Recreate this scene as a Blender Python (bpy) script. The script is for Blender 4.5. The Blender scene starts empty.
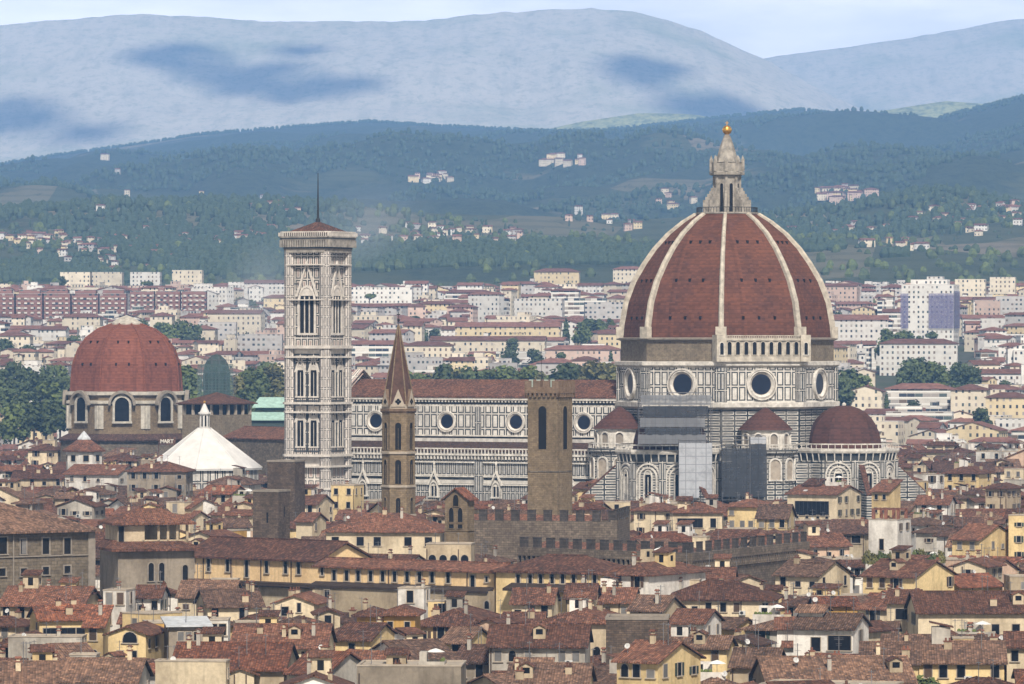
import bpy, math, random
from mathutils import Vector, Matrix
from mathutils.bvhtree import BVHTree
R = math.radians
PI = math.pi
rnd = random.Random(7)

# ------------------------------------------------------------------ camera, sky, sun, exposure
F = 5128.0            # focal length in pixels of the 1024 px wide frame
H = 56.0              # height of the camera above the city floor
scene = bpy.context.scene
C = scene.collection
cam_d = bpy.data.cameras.new('camera')
cam_d.sensor_width = 36.0
cam_d.lens = 36.0 * F / 1024.0
cam_d.clip_start = 1.0
cam_d.clip_end = 60000.0
cam = bpy.data.objects.new('camera', cam_d)
cam.location = (0, 0, H)
cam.rotation_euler = (R(90), 0, 0)
C.objects.link(cam)
scene.camera = cam

SUN_AZ = (0.14, -0.990)     # towards the sun, seen from above (x right, y away from the camera)
SUN_EL = 43.0
world = bpy.data.worlds.new('World')
scene.world = world
world.use_nodes = True
wt = world.node_tree
wt.nodes.clear()
wo = wt.nodes.new('ShaderNodeOutputWorld')
bg = wt.nodes.new('ShaderNodeBackground')
sky = wt.nodes.new('ShaderNodeTexSky')
sky.sky_type = 'NISHITA'
sky.sun_disc = False
sky.sun_elevation = R(SUN_EL)
sky.sun_rotation = math.atan2(SUN_AZ[0], SUN_AZ[1])
sky.air_density = 1.0
sky.dust_density = 1.5
tc = wt.nodes.new('ShaderNodeTexCoord')
mp = wt.nodes.new('ShaderNodeMapping')
mp.inputs['Scale'].default_value = (14, 14, 60)
nz = wt.nodes.new('ShaderNodeTexNoise')
nz.inputs['Scale'].default_value = 1.0
nz.inputs['Detail'].default_value = 6.0
nz.inputs['Roughness'].default_value = 0.55
cr = wt.nodes.new('ShaderNodeValToRGB')
cr.color_ramp.elements[0].position = 0.36
cr.color_ramp.elements[0].color = (0, 0, 0, 1)
cr.color_ramp.elements[1].position = 0.62
cr.color_ramp.elements[1].color = (1.0, 1.0, 1.0, 1)
mx = wt.nodes.new('ShaderNodeMix')
mx.data_type = 'RGBA'
cl = wt.nodes.new('ShaderNodeMix')          # cloud cover, grey to bright
cl.data_type = 'RGBA'
cl.inputs[6].default_value = (7.4, 6.8, 6.2, 1)
cl.inputs[7].default_value = (11.4, 10.2, 8.8, 1)
wt.links.new(tc.outputs['Generated'], mp.inputs['Vector'])
wt.links.new(mp.outputs['Vector'], nz.inputs['Vector'])
wt.links.new(nz.outputs['Fac'], cr.inputs['Fac'])
wt.links.new(cr.outputs['Color'], cl.inputs[0])
wt.links.new(cl.outputs[2], mx.inputs[7])
mx.inputs[0].default_value = 0.95
wt.links.new(sky.outputs['Color'], mx.inputs[6])
# the sky is brightest low down, as it is on a hazy day
sp_z = wt.nodes.new('ShaderNodeSeparateXYZ')
wt.links.new(tc.outputs['Generated'], sp_z.inputs[0])
low = wt.nodes.new('ShaderNodeMapRange')
low.inputs[1].default_value, low.inputs[2].default_value = 0.05, 0.30
low.inputs[3].default_value, low.inputs[4].default_value = 2.9, 0.38
wt.links.new(sp_z.outputs[2], low.inputs[0])
mul = wt.nodes.new('ShaderNodeMix')
mul.data_type = 'RGBA'
mul.blend_type = 'MULTIPLY'
mul.inputs[0].default_value = 1.0
wt.links.new(mx.outputs[2], mul.inputs[6])
wt.links.new(low.outputs[0], mul.inputs[7])
wt.links.new(mul.outputs[2], bg.inputs['Color'])
bg.inputs['Strength'].default_value = 0.066
wt.links.new(bg.outputs['Background'], wo.inputs['Surface'])

sun_d = bpy.data.lights.new('sun', 'SUN')
sun_d.energy = 4.5
sun_d.angle = R(6.0)
sun_d.color = (1.0, 0.92, 0.81)
sun = bpy.data.objects.new('sun', sun_d)
_sv = Vector((SUN_AZ[0] * math.cos(R(SUN_EL)), SUN_AZ[1] * math.cos(R(SUN_EL)), math.sin(R(SUN_EL))))
sun.rotation_euler = (-_sv).to_track_quat('-Z', 'Y').to_euler()
sun.location = (200, -200, 900)
C.objects.link(sun)

scene.view_settings.view_transform = 'Standard'
scene.view_settings.look = 'None'
scene.view_settings.gamma = 1.0
scene.view_settings.use_curve_mapping = False
scene.view_settings.exposure = 0.36
cy = scene.cycles
cy.max_bounces = 4
cy.diffuse_bounces = 2
cy.glossy_bounces = 2
cy.transmission_bounces = 2
cy.transparent_max_bounces = 8
cy.volume_bounces = 0
cy.use_denoising = True


def px2x(px, D):
    return (px - 512.0) / F * D


def py2z(py, D):
    return H - (py - 342.0) / F * D


def proj(p):
    return 512.0 + p[0] / p[1] * F, 342.0 - (p[2] - H) / p[1] * F


def lerp_table(t, x):
    if x <= t[0][0]:
        return t[0][1]
    for (a, b), (c, d) in zip(t, t[1:]):
        if x <= c:
            return b + (d - b) * (x - a) / (c - a)
    return t[-1][1]


# ------------------------------------------------------------------ node helper and materials
class NG:
    def __init__(s, name):
        s.m = bpy.data.materials.new(name)
        s.m.use_nodes = True
        s.t = s.m.node_tree
        s.b = s.t.nodes['Principled BSDF']
        s.b.inputs['Roughness'].default_value = 0.85
        s.b.inputs['Specular IOR Level'].default_value = 0.2

    def set(s, sock, v):
        if isinstance(v, bpy.types.NodeSocket):
            s.t.links.new(v, sock)
        elif v is not None:
            if hasattr(sock, 'default_value') and hasattr(sock.default_value, '__len__') and not hasattr(v, '__len__'):
                v = (v,) * len(sock.default_value)
            if hasattr(v, '__len__') and len(v) == 3 and hasattr(sock.default_value, '__len__') and len(sock.default_value) == 4:
                v = (*v, 1)
            sock.default_value = v

    def math(s, op, a, b=None, c=None, clamp=False):
        n = s.t.nodes.new('ShaderNodeMath')
        n.operation = op
        n.use_clamp = clamp
        for i, v in enumerate((a, b, c)):
            if v is not None:
                s.set(n.inputs[i], v)
        return n.outputs[0]

    def mix(s, f, a, b, mode='MIX'):
        n = s.t.nodes.new('ShaderNodeMix')
        n.data_type = 'RGBA'
        n.blend_type = mode
        s.set(n.inputs[0], f)
        s.set(n.inputs[6], a)
        s.set(n.inputs[7], b)
        return n.outputs[2]

    def coord(s, kind):
        if kind == 'pos':
            return s.t.nodes.new('ShaderNodeNewGeometry').outputs['Position']
        if kind == 'uv':
            n = s.t.nodes.new('ShaderNodeUVMap')
            n.uv_map = 'UVMap'
            return n.outputs['UV']
        return s.t.nodes.new('ShaderNodeTexCoord').outputs['Object']

    def scale(s, v, sc):
        n = s.t.nodes.new('ShaderNodeMapping')
        s.set(n.inputs['Vector'], v)
        n.inputs['Scale'].default_value = sc
        return n.outputs['Vector']

    def noise(s, v, sc=1.0, det=3.0, rough=0.55):
        n = s.t.nodes.new('ShaderNodeTexNoise')
        s.set(n.inputs['Vector'], v)
        n.inputs['Scale'].default_value = sc
        n.inputs['Detail'].default_value = det
        n.inputs['Roughness'].default_value = rough
        return n.outputs['Fac']

    def ramp(s, f, stops, const=False):
        n = s.t.nodes.new('ShaderNodeValToRGB')
        e = n.color_ramp.elements
        while len(e) < len(stops):
            e.new(0.5)
        for el, (p, c) in zip(e, stops):
            el.position = p
            el.color = (*c, 1) if len(c) == 3 else c
        if const:
            n.color_ramp.interpolation = 'CONSTANT'
        s.set(n.inputs['Fac'], f)
        return n.outputs['Color']

    def rng(s, f, a, b, c=0.0, d=1.0):
        n = s.t.nodes.new('ShaderNodeMapRange')
        n.clamp = True
        for i, v in enumerate((f, a, b, c, d)):
            s.set(n.inputs[i], v)
        return n.outputs[0]

    def rand(s):
        return s.t.nodes.new('ShaderNodeObjectInfo').outputs['Random']

    def xyz(s, v):
        n = s.t.nodes.new('ShaderNodeSeparateXYZ')
        s.set(n.inputs[0], v)
        return n.outputs

    def comb(s, x, y, z=0.0):
        n = s.t.nodes.new('ShaderNodeCombineXYZ')
        for i, v in enumerate((x, y, z)):
            s.set(n.inputs[i], v)
        return n.outputs[0]

    def white(s, v):
        n = s.t.nodes.new('ShaderNodeTexWhiteNoise')
        n.noise_dimensions = '2D'
        s.set(n.inputs['Vector'], v)
        return n.outputs['Value']

    def bump(s, h, dist, strength=1.0):
        n = s.t.nodes.new('ShaderNodeBump')
        s.set(n.inputs['Height'], h)
        n.inputs['Distance'].default_value = dist
        n.inputs['Strength'].default_value = strength
        s.t.links.new(n.outputs['Normal'], s.b.inputs['Normal'])

    def out(s, col, rough=None, metal=None):
        s.set(s.b.inputs['Base Color'], col)
        if rough is not None:
            s.b.inputs['Roughness'].default_value = rough
        if metal is not None:
            s.b.inputs['Metallic'].default_value = metal
        return s.m


MT = {}


def vary(g, col, amt):
    """per-object value variation"""
    f = g.math('MULTIPLY_ADD', g.rand(), 2 * amt, 1 - amt)
    return g.mix(1.0, col, g.comb(f, f, f), 'MULTIPLY')


def plaster(name, c, amt=0.13, stain=0.55):
    g = NG(name)
    p = g.coord('pos')
    big = g.noise(g.scale(p, (0.22, 0.22, 0.12)), 1.0, 4, 0.6)
    streak = g.noise(g.scale(p, (1.3, 1.3, 0.13)), 1.0, 3, 0.6)
    fine = g.noise(p, 2.2, 3, 0.65)
    dirt = tuple(x * stain * k for x, k in zip(c, (0.92, 0.88, 0.84)))
    col = g.mix(g.rng(big, 0.46, 0.72), c, dirt)
    col = g.mix(g.rng(streak, 0.54, 0.76, 0, 0.55), col, tuple(x * 0.42 for x in c))
    f = g.rng(fine, 0.3, 0.7, 0.86, 1.1)
    col = g.mix(1.0, col, g.comb(f, f, f), 'MULTIPLY')
    col = vary(g, col, amt)
    g.bump(fine, 0.03, 0.5)
    MT[name] = g.out(col, 0.9)


def rooftile(name, c, c2, amt=0.2):
    """barrel tiles laid in rows: single tiles differ, moss and soot lie in patches, channels run down the slope"""
    g = NG(name)
    uv = g.coord('uv')
    x = g.xyz(uv)
    p = g.coord('pos')
    cell = g.comb(g.math('FLOOR', g.math('DIVIDE', x[0], 0.34)), g.math('FLOOR', g.math('DIVIDE', x[1], 0.40)))
    w = g.white(cell)
    big = g.noise(p, 0.16, 4, 0.6)
    mid = g.noise(p, 0.8, 4, 0.7)
    run = g.noise(g.scale(uv, (1.5, 0.10, 1)), 1.0, 3, 0.6)
    col = g.mix(g.rng(big, 0.36, 0.66), c, c2)
    col = g.mix(g.rng(w, 0.55, 1.0, 0.0, 0.62), col, tuple(k * 2.1 for k in c))
    col = g.mix(g.rng(w, 0.0, 0.32, 0.6, 0.0), col, tuple(k * 0.36 for k in c2))
    col = g.mix(g.rng(mid, 0.50, 0.70, 0, 0.85), col, (0.050, 0.040, 0.034))
    col = g.mix(g.rng(run, 0.56, 0.74, 0, 0.6), col, (0.05, 0.035, 0.03))
    col = g.mix(g.rng(mid, 0.26, 0.42, 0.6, 0.0), col, (0.34, 0.21, 0.15))
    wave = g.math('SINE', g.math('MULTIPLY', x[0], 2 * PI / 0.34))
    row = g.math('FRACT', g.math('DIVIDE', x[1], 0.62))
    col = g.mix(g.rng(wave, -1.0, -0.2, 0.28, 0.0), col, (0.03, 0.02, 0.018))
    col = g.mix(g.rng(g.rand(), 0.45, 1.0, 0.0, 0.6), col, g.mix(1.0, col, (1.6, 1.5, 1.35), 'MULTIPLY'))
    col = vary(g, col, amt)
    g.bump(g.math('ADD', wave, g.math('MULTIPLY', row, 0.8)), 0.07, 0.8)
    MT[name] = g.out(col, 0.9)


def masonry(name, c, c2, bw=0.9, bh=0.4, mortar=(0.2, 0.18, 0.16), amt=0.06, dark=0.5):
    g = NG(name)
    uv = g.coord('uv')
    p = g.coord('pos')
    b = g.t.nodes.new('ShaderNodeTexBrick')
    g.set(b.inputs['Vector'], uv)
    b.inputs['Scale'].default_value = 1.0
    b.inputs['Brick Width'].default_value = bw
    b.inputs['Row Height'].default_value = bh
    b.inputs['Mortar Size'].default_value = 0.022
    b.inputs['Bias'].default_value = 0.1
    b.inputs['Color1'].default_value = (*c, 1)
    b.inputs['Color2'].default_value = (*c2, 1)
    b.inputs['Mortar'].default_value = (*mortar, 1)
    big = g.noise(g.scale(p, (0.3, 0.3, 0.16)), 1.0, 5, 0.65)
    fine = g.noise(p, 1.4, 4, 0.7)
    col = g.mix(g.rng(big, 0.45, 0.7, 0, 0.75), b.outputs['Color'], tuple(k * dark for k in c))
    f = g.rng(fine, 0.25, 0.75, 0.62, 1.38)
    col = g.mix(1.0, col, g.comb(f, f, f), 'MULTIPLY')
    col = vary(g, col, amt)
    g.bump(g.math('ADD', b.outputs['Fac'], g.math('MULTIPLY', fine, 0.9)), 0.06, 0.7)
    MT[name] = g.out(col, 0.92)


def marble(name, cw, ch, stops, stain=(0.20, 0.19, 0.175), u0=0.0, v0=0.0, amt=0.5):
    """marble facing laid in framed panels: stops = [(distance from the joint in m, colour)]"""
    g = NG(name)
    uv = g.xyz(g.coord('uv'))
    p = g.coord('pos')

    def edge(a, c, o):
        fr = g.math('FRACT', g.math('DIVIDE', g.math('ADD', a, o + 200 * c), c))
        fr = g.math('MULTIPLY', fr, c)
        return g.math('MINIMUM', fr, g.math('SUBTRACT', c, fr))
    d = edge(uv[0], cw, u0) if cw else None
    if ch:
        dv = edge(uv[1], ch, v0)
        d = g.math('MINIMUM', d, dv) if d is not None else dv
    top = max(s[0] for s in stops) * 1.15 + 0.01
    col = g.ramp(g.math('DIVIDE', d, top), [(s[0] / top, s[1]) for s in stops], True)
    big = g.noise(g.scale(p, (0.28, 0.28, 0.10)), 1.0, 5, 0.65)
    fine = g.noise(p, 0.9, 4, 0.7)
    col = g.mix(g.rng(big, 0.44, 0.72, 0, amt), col, stain)
    f = g.rng(fine, 0.25, 0.75, 0.72, 1.2)
    col = g.mix(1.0, col, g.comb(f, f, f), 'MULTIPLY')
    MT[name] = g.out(col, 0.7)


def plain(name, c, rough=0.8, metal=0.0, vary_amt=0.0, nsc=0.7, namt=0.3, spec=None):
    g = NG(name)
    f = g.rng(g.noise(g.coord('pos'), nsc, 4, 0.65), 0.25, 0.75, 1 - namt, 1 + namt)
    col = g.mix(1.0, c, g.comb(f, f, f), 'MULTIPLY')
    if vary_amt:
        col = vary(g, col, vary_amt)
    if spec is not None:
        g.b.inputs['Specular IOR Level'].default_value = spec
    MT[name] = g.out(col, rough, metal)


PLASTERS = {
    'cream': (0.64, 0.54, 0.38), 'pale yellow': (0.66, 0.51, 0.27), 'white': (0.70, 0.67, 0.62), 'ochre': (0.54, 0.33, 0.10),
    'pale grey': (0.42, 0.39, 0.34), 'beige': (0.44, 0.36, 0.25), 'pinkish': (0.58, 0.42, 0.31), 'grey brown': (0.27, 0.23, 0.18)}
for k, c in PLASTERS.items():
    plaster(k, c)
plaster('palazzo yellow', (0.74, 0.54, 0.30), 0.02, 0.85)
rooftile('red brown tile', (0.138, 0.065, 0.043), (0.084, 0.043, 0.033))
rooftile('dark brown tile', (0.100, 0.056, 0.043), (0.064, 0.040, 0.033))
rooftile('bright red tile', (0.185, 0.073, 0.042), (0.115, 0.050, 0.034))
rooftile('dull brown tile', (0.158, 0.096, 0.068), (0.092, 0.059, 0.046))
masonry('rough stone', (0.20, 0.165, 0.12), (0.14, 0.115, 0.085), 1.1, 0.5, (0.09, 0.075, 0.06))
masonry('tower stone', (0.245, 0.185, 0.115), (0.185, 0.138, 0.085), 0.8, 0.36, (0.13, 0.10, 0.07))
masonry('dark stone', (0.20, 0.165, 0.125), (0.12, 0.10, 0.078), 0.9, 0.42, (0.06, 0.05, 0.04), dark=0.4)
masonry('fort stone', (0.215, 0.170, 0.128), (0.125, 0.100, 0.078), 0.9, 0.42, (0.06, 0.05, 0.04), dark=0.42)
masonry('sooty stone', (0.085, 0.072, 0.062), (0.055, 0.047, 0.042), 0.8, 0.4, (0.03, 0.027, 0.025), dark=0.5)
masonry('dark brick', (0.155, 0.112, 0.082), (0.085, 0.065, 0.05), 0.7, 0.3, (0.05, 0.042, 0.036), dark=0.38)
masonry('brown brick', (0.235, 0.155, 0.10), (0.18, 0.122, 0.08), 0.5, 0.22, (0.15, 0.12, 0.09))
masonry('drum stone', (0.23, 0.19, 0.135), (0.18, 0.145, 0.105), 1.2, 0.5, (0.10, 0.085, 0.065))
plain('trim stone', (0.36, 0.31, 0.25), 0.85)
plain('grey stone trim', (0.24, 0.21, 0.175), 0.85)
plain('white trim', (0.60, 0.57, 0.51), 0.8)
plain('old white stone', (0.42, 0.39, 0.335), 0.85, namt=0.4)
plain('dark glass', (0.010, 0.010, 0.012), 0.5, spec=0.05, namt=0.6)
plain('dark opening', (0.010, 0.009, 0.009), 0.9)
plain('blue glass', (0.008, 0.012, 0.026), 0.3, spec=0.2)
plain('brown shutter', (0.075, 0.05, 0.035), 0.7, vary_amt=0.3)
plain('green shutter', (0.05, 0.065, 0.05), 0.7, vary_amt=0.3)
plain('grey shutter', (0.16, 0.155, 0.15), 0.7, vary_amt=0.3)
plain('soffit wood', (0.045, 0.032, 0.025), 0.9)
plain('metal', (0.20, 0.20, 0.21), 0.5, 0.6)
plain('pale metal', (0.50, 0.52, 0.54), 0.5, 0.1)
plain('dish white', (0.48, 0.48, 0.47), 0.5)
plain('dark iron', (0.03, 0.03, 0.032), 0.6, 0.3)
plain('gold', (0.75, 0.42, 0.09), 0.32, 0.9, namt=0.1)
plain('green copper', (0.32, 0.47, 0.41), 0.7)
plain('pale copper', (0.36, 0.42, 0.38), 0.7)
plain('verdigris', (0.045, 0.065, 0.06), 0.8)
plain('terracotta pot', (0.17, 0.075, 0.05), 0.8, vary_amt=0.3)
plain('spire brick', (0.088, 0.050, 0.037), 0.9, nsc=1.2, namt=0.4)
plain('canvas', (0.68, 0.68, 0.66), 0.9)
plain('green canvas', (0.20, 0.34, 0.28), 0.9)
WH = (0.58, 0.555, 0.51)
DK = (0.022, 0.027, 0.030)
PK = (0.40, 0.27, 0.23)
marble('marble panels', 2.0, 3.75, [(0, WH), (0.16, DK), (0.46, (0.62, 0.595, 0.55))], u0=0.0)
marble('marble tall panels', 1.25, 4.4, [(0, WH), (0.10, DK), (0.36, (0.40, 0.39, 0.37))])
marble('marble stripes', None, 1.5, [(0, DK), (0.30, WH)], amt=0.75)
marble('marble fine', 0.9, 2.6, [(0, WH), (0.10, DK), (0.30, WH)], amt=0.75)
marble('marble banded', 3.4, 1.3, [(0, DK), (0.20, WH), (0.42, (0.15, 0.15, 0.145))], amt=0.8)
marble('campanile marble', 1.8, 3.0, [(0, (0.62, 0.58, 0.53)), (0.15, (0.030, 0.032, 0.032)), (0.45, (0.62, 0.58, 0.53)), (0.66, (0.36, 0.27, 0.24))], amt=0.5)
marble('campanile corner', 1.1, 2.6, [(0, (0.64, 0.60, 0.55)), (0.10, (0.10, 0.09, 0.09)), (0.30, (0.60, 0.55, 0.50))], amt=0.5)
marble('campanile panel', 2.1, 4.2, [(0, (0.68, 0.63, 0.57)), (0.26, (0.05, 0.05, 0.05)), (0.50, (0.68, 0.62, 0.56)), (0.72, (0.44, 0.33, 0.29))], amt=0.3)
plain('marble white', (0.56, 0.53, 0.48), 0.7, namt=0.45)
plain('campanile white', (0.56, 0.52, 0.47), 0.7, namt=0.3)
plain('rib marble', (0.43, 0.39, 0.325), 0.75, namt=0.45)
plain('lantern stone', (0.29, 0.265, 0.23), 0.8, namt=0.55)
plain('marble dark', (0.05, 0.055, 0.058), 0.7)
plain('pyramid marble', (0.62, 0.61, 0.59), 0.7, nsc=0.35, namt=0.14)


def dome_tile(name, c, c2):
    g = NG(name)
    uv = g.coord('uv')
    x = g.xyz(uv)
    p = g.coord('pos')
    cell = g.comb(g.math('FLOOR', g.math('DIVIDE', x[0], 0.8)), g.math('FLOOR', g.math('DIVIDE', x[1], 0.55)))
    w = g.math('MULTIPLY_ADD', g.white(cell), 0.55, 0.22)
    big = g.noise(p, 0.13, 5, 0.65)
    run = g.noise(g.scale(uv, (0.55, 0.035, 1)), 1.0, 4, 0.6)
    rowf = g.math('FRACT', g.math('DIVIDE', x[1], 1.1))
    col = g.mix(g.rng(big, 0.38, 0.64), c, c2)
    col = g.mix(g.rng(w, 0.45, 1.0, 0, 0.6), col, tuple(k * 1.55 for k in c))
    col = g.mix(g.rng(w, 0.0, 0.4, 0.55, 0), col, tuple(k * 0.5 for k in c2))
    col = g.mix(g.rng(run, 0.55, 0.75, 0, 0.65), col, tuple(k * 0.45 for k in c2))
    col = g.mix(g.rng(rowf, 0.0, 0.25, 0.45, 0.0), col, tuple(k * 0.4 for k in c2))
    g.bump(w, 0.05, 0.6)
    MT[name] = g.out(col, 0.9)


dome_tile('dome tile', (0.138, 0.055, 0.032), (0.086, 0.038, 0.026))
dome_tile('old dome tile', (0.088, 0.040, 0.030), (0.060, 0.030, 0.025))  # darker tile colours for the half domes and small chapel roofs
dome_tile('chapel dome tile', (0.195, 0.070, 0.043), (0.150, 0.056, 0.037))


def netting(name, c, alpha):
    g = NG(name)
    x = g.xyz(g.coord('uv'))
    fx = g.math('FRACT', g.math('DIVIDE', x[0], 2.5))
    fy = g.math('FRACT', g.math('DIVIDE', x[1], 2.0))
    line = g.math('MAXIMUM', g.math('LESS_THAN', fx, 0.07), g.math('LESS_THAN', fy, 0.08))
    n = g.noise(g.coord('pos'), 0.6, 4, 0.7)
    col = g.mix(g.rng(n, 0.3, 0.7), c, tuple(k * 0.6 for k in c))
    col = g.mix(line, col, tuple(k * 0.5 for k in c))
    a = g.math('MAXIMUM', g.rng(n, 0.3, 0.7, alpha - 0.12, alpha + 0.12), line)
    g.set(g.b.inputs['Alpha'], a)
    MT[name] = g.out(col, 0.9)


netting('grey netting', (0.25, 0.26, 0.28), 0.72)
netting('dark netting', (0.065, 0.07, 0.08), 0.86)
netting('white sheeting', (0.46, 0.48, 0.52), 1.0)
netting('purple netting', (0.22, 0.20, 0.36), 0.62)
netting('green netting', (0.10, 0.16, 0.15), 0.45)


def facade(name, c, pw, ph, ww, wh, balcony=False, amt=0.15):
    """far blocks: storeys of small windows set as a pattern in the wall"""
    g = NG(name)
    x = g.xyz(g.coord('uv'))
    p = g.coord('pos')
    pw, ph, ww, wh = pw * 0.9, ph * 0.95, ww * 0.85, wh * 0.85
    rr = g.math('MULTIPLY', g.rand(), 7.0)
    iu = g.math('DIVIDE', g.math('ADD', x[0], rr), pw)
    iv = g.math('DIVIDE', x[1], ph)
    fu, fv = g.math('FRACT', iu), g.math('FRACT', iv)
    w = g.white(g.comb(g.math('FLOOR', iu), g.math('ADD', g.math('FLOOR', iv), rr)))
    inu = g.math('LESS_THAN', g.math('ABSOLUTE', g.math('SUBTRACT', fu, 0.5)), ww / pw / 2)
    inv = g.math('LESS_THAN', g.math('ABSOLUTE', g.math('SUBTRACT', fv, 0.5)), wh / ph / 2)
    win = g.math('MULTIPLY', g.math('MULTIPLY', inu, inv), g.math('GREATER_THAN', w, 0.22))
    n = g.noise(p, 0.25, 4, 0.65)
    col = g.mix(g.rng(n, 0.45, 0.75, 0, 0.6), c, tuple(k * 0.62 for k in c))
    col = vary(g, col, amt)
    wc = g.ramp(w, [(0.0, (0.04, 0.045, 0.055)), (0.50, (0.16, 0.12, 0.09)), (0.68, (0.09, 0.11, 0.10)), (0.82, (0.34, 0.31, 0.28))], True)
    if balcony:
        slab = g.math('LESS_THAN', fv, 0.16)
        col = g.mix(slab, col, tuple(min(0.75, k * 1.35) for k in c))
    col = g.mix(win, col, wc)
    MT[name] = g.out(col, 0.85)


facade('facade white', (0.66, 0.64, 0.60), 3.2, 3.2, 1.3, 1.7)
facade('facade cream', (0.64, 0.57, 0.45), 3.4, 3.3, 1.2, 1.8)
facade('facade yellow', (0.64, 0.53, 0.34), 3.3, 3.3, 1.2, 1.8)
facade('facade grey', (0.45, 0.43, 0.41), 3.2, 3.1, 1.6, 1.5)
facade('facade pink', (0.56, 0.42, 0.35), 3.3, 3.2, 1.2, 1.7)
facade('facade balcony', (0.60, 0.57, 0.52), 4.2, 3.1, 4.3, 1.9, True)
facade('facade brick', (0.215, 0.115, 0.095), 4.0, 3.1, 2.2, 1.7, True, 0.05)
plain('far tile', (0.17, 0.085, 0.066), 0.9, vary_amt=0.3, nsc=0.35, namt=0.45)
plain('far flat roof', (0.46, 0.44, 0.42), 0.9, vary_amt=0.25)


def foliage(name, c, c2):
    g = NG(name)
    p = g.coord('pos')
    n = g.noise(p, 0.5, 3, 0.6)
    col = g.mix(g.rng(n, 0.35, 0.65), c, c2)
    col = vary(g, col, 0.25)
    g.b.inputs['Subsurface Weight'].default_value = 0.0
    MT[name] = g.out(col, 0.8)


foliage('leaf green', (0.125, 0.155, 0.048), (0.075, 0.10, 0.034))
foliage('leaf dark', (0.090, 0.115, 0.046), (0.050, 0.070, 0.032))
foliage('wood green', (0.050, 0.070, 0.040), (0.030, 0.048, 0.028))
foliage('leaf olive', (0.17, 0.16, 0.06), (0.10, 0.10, 0.04))
plain('bark', (0.07, 0.05, 0.035), 0.9)

# ------------------------------------------------------------------ mesh builder
TRI_V, TRI_F, TRI_O = [], [], []      # everything that can hide something, for the visibility test


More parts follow.
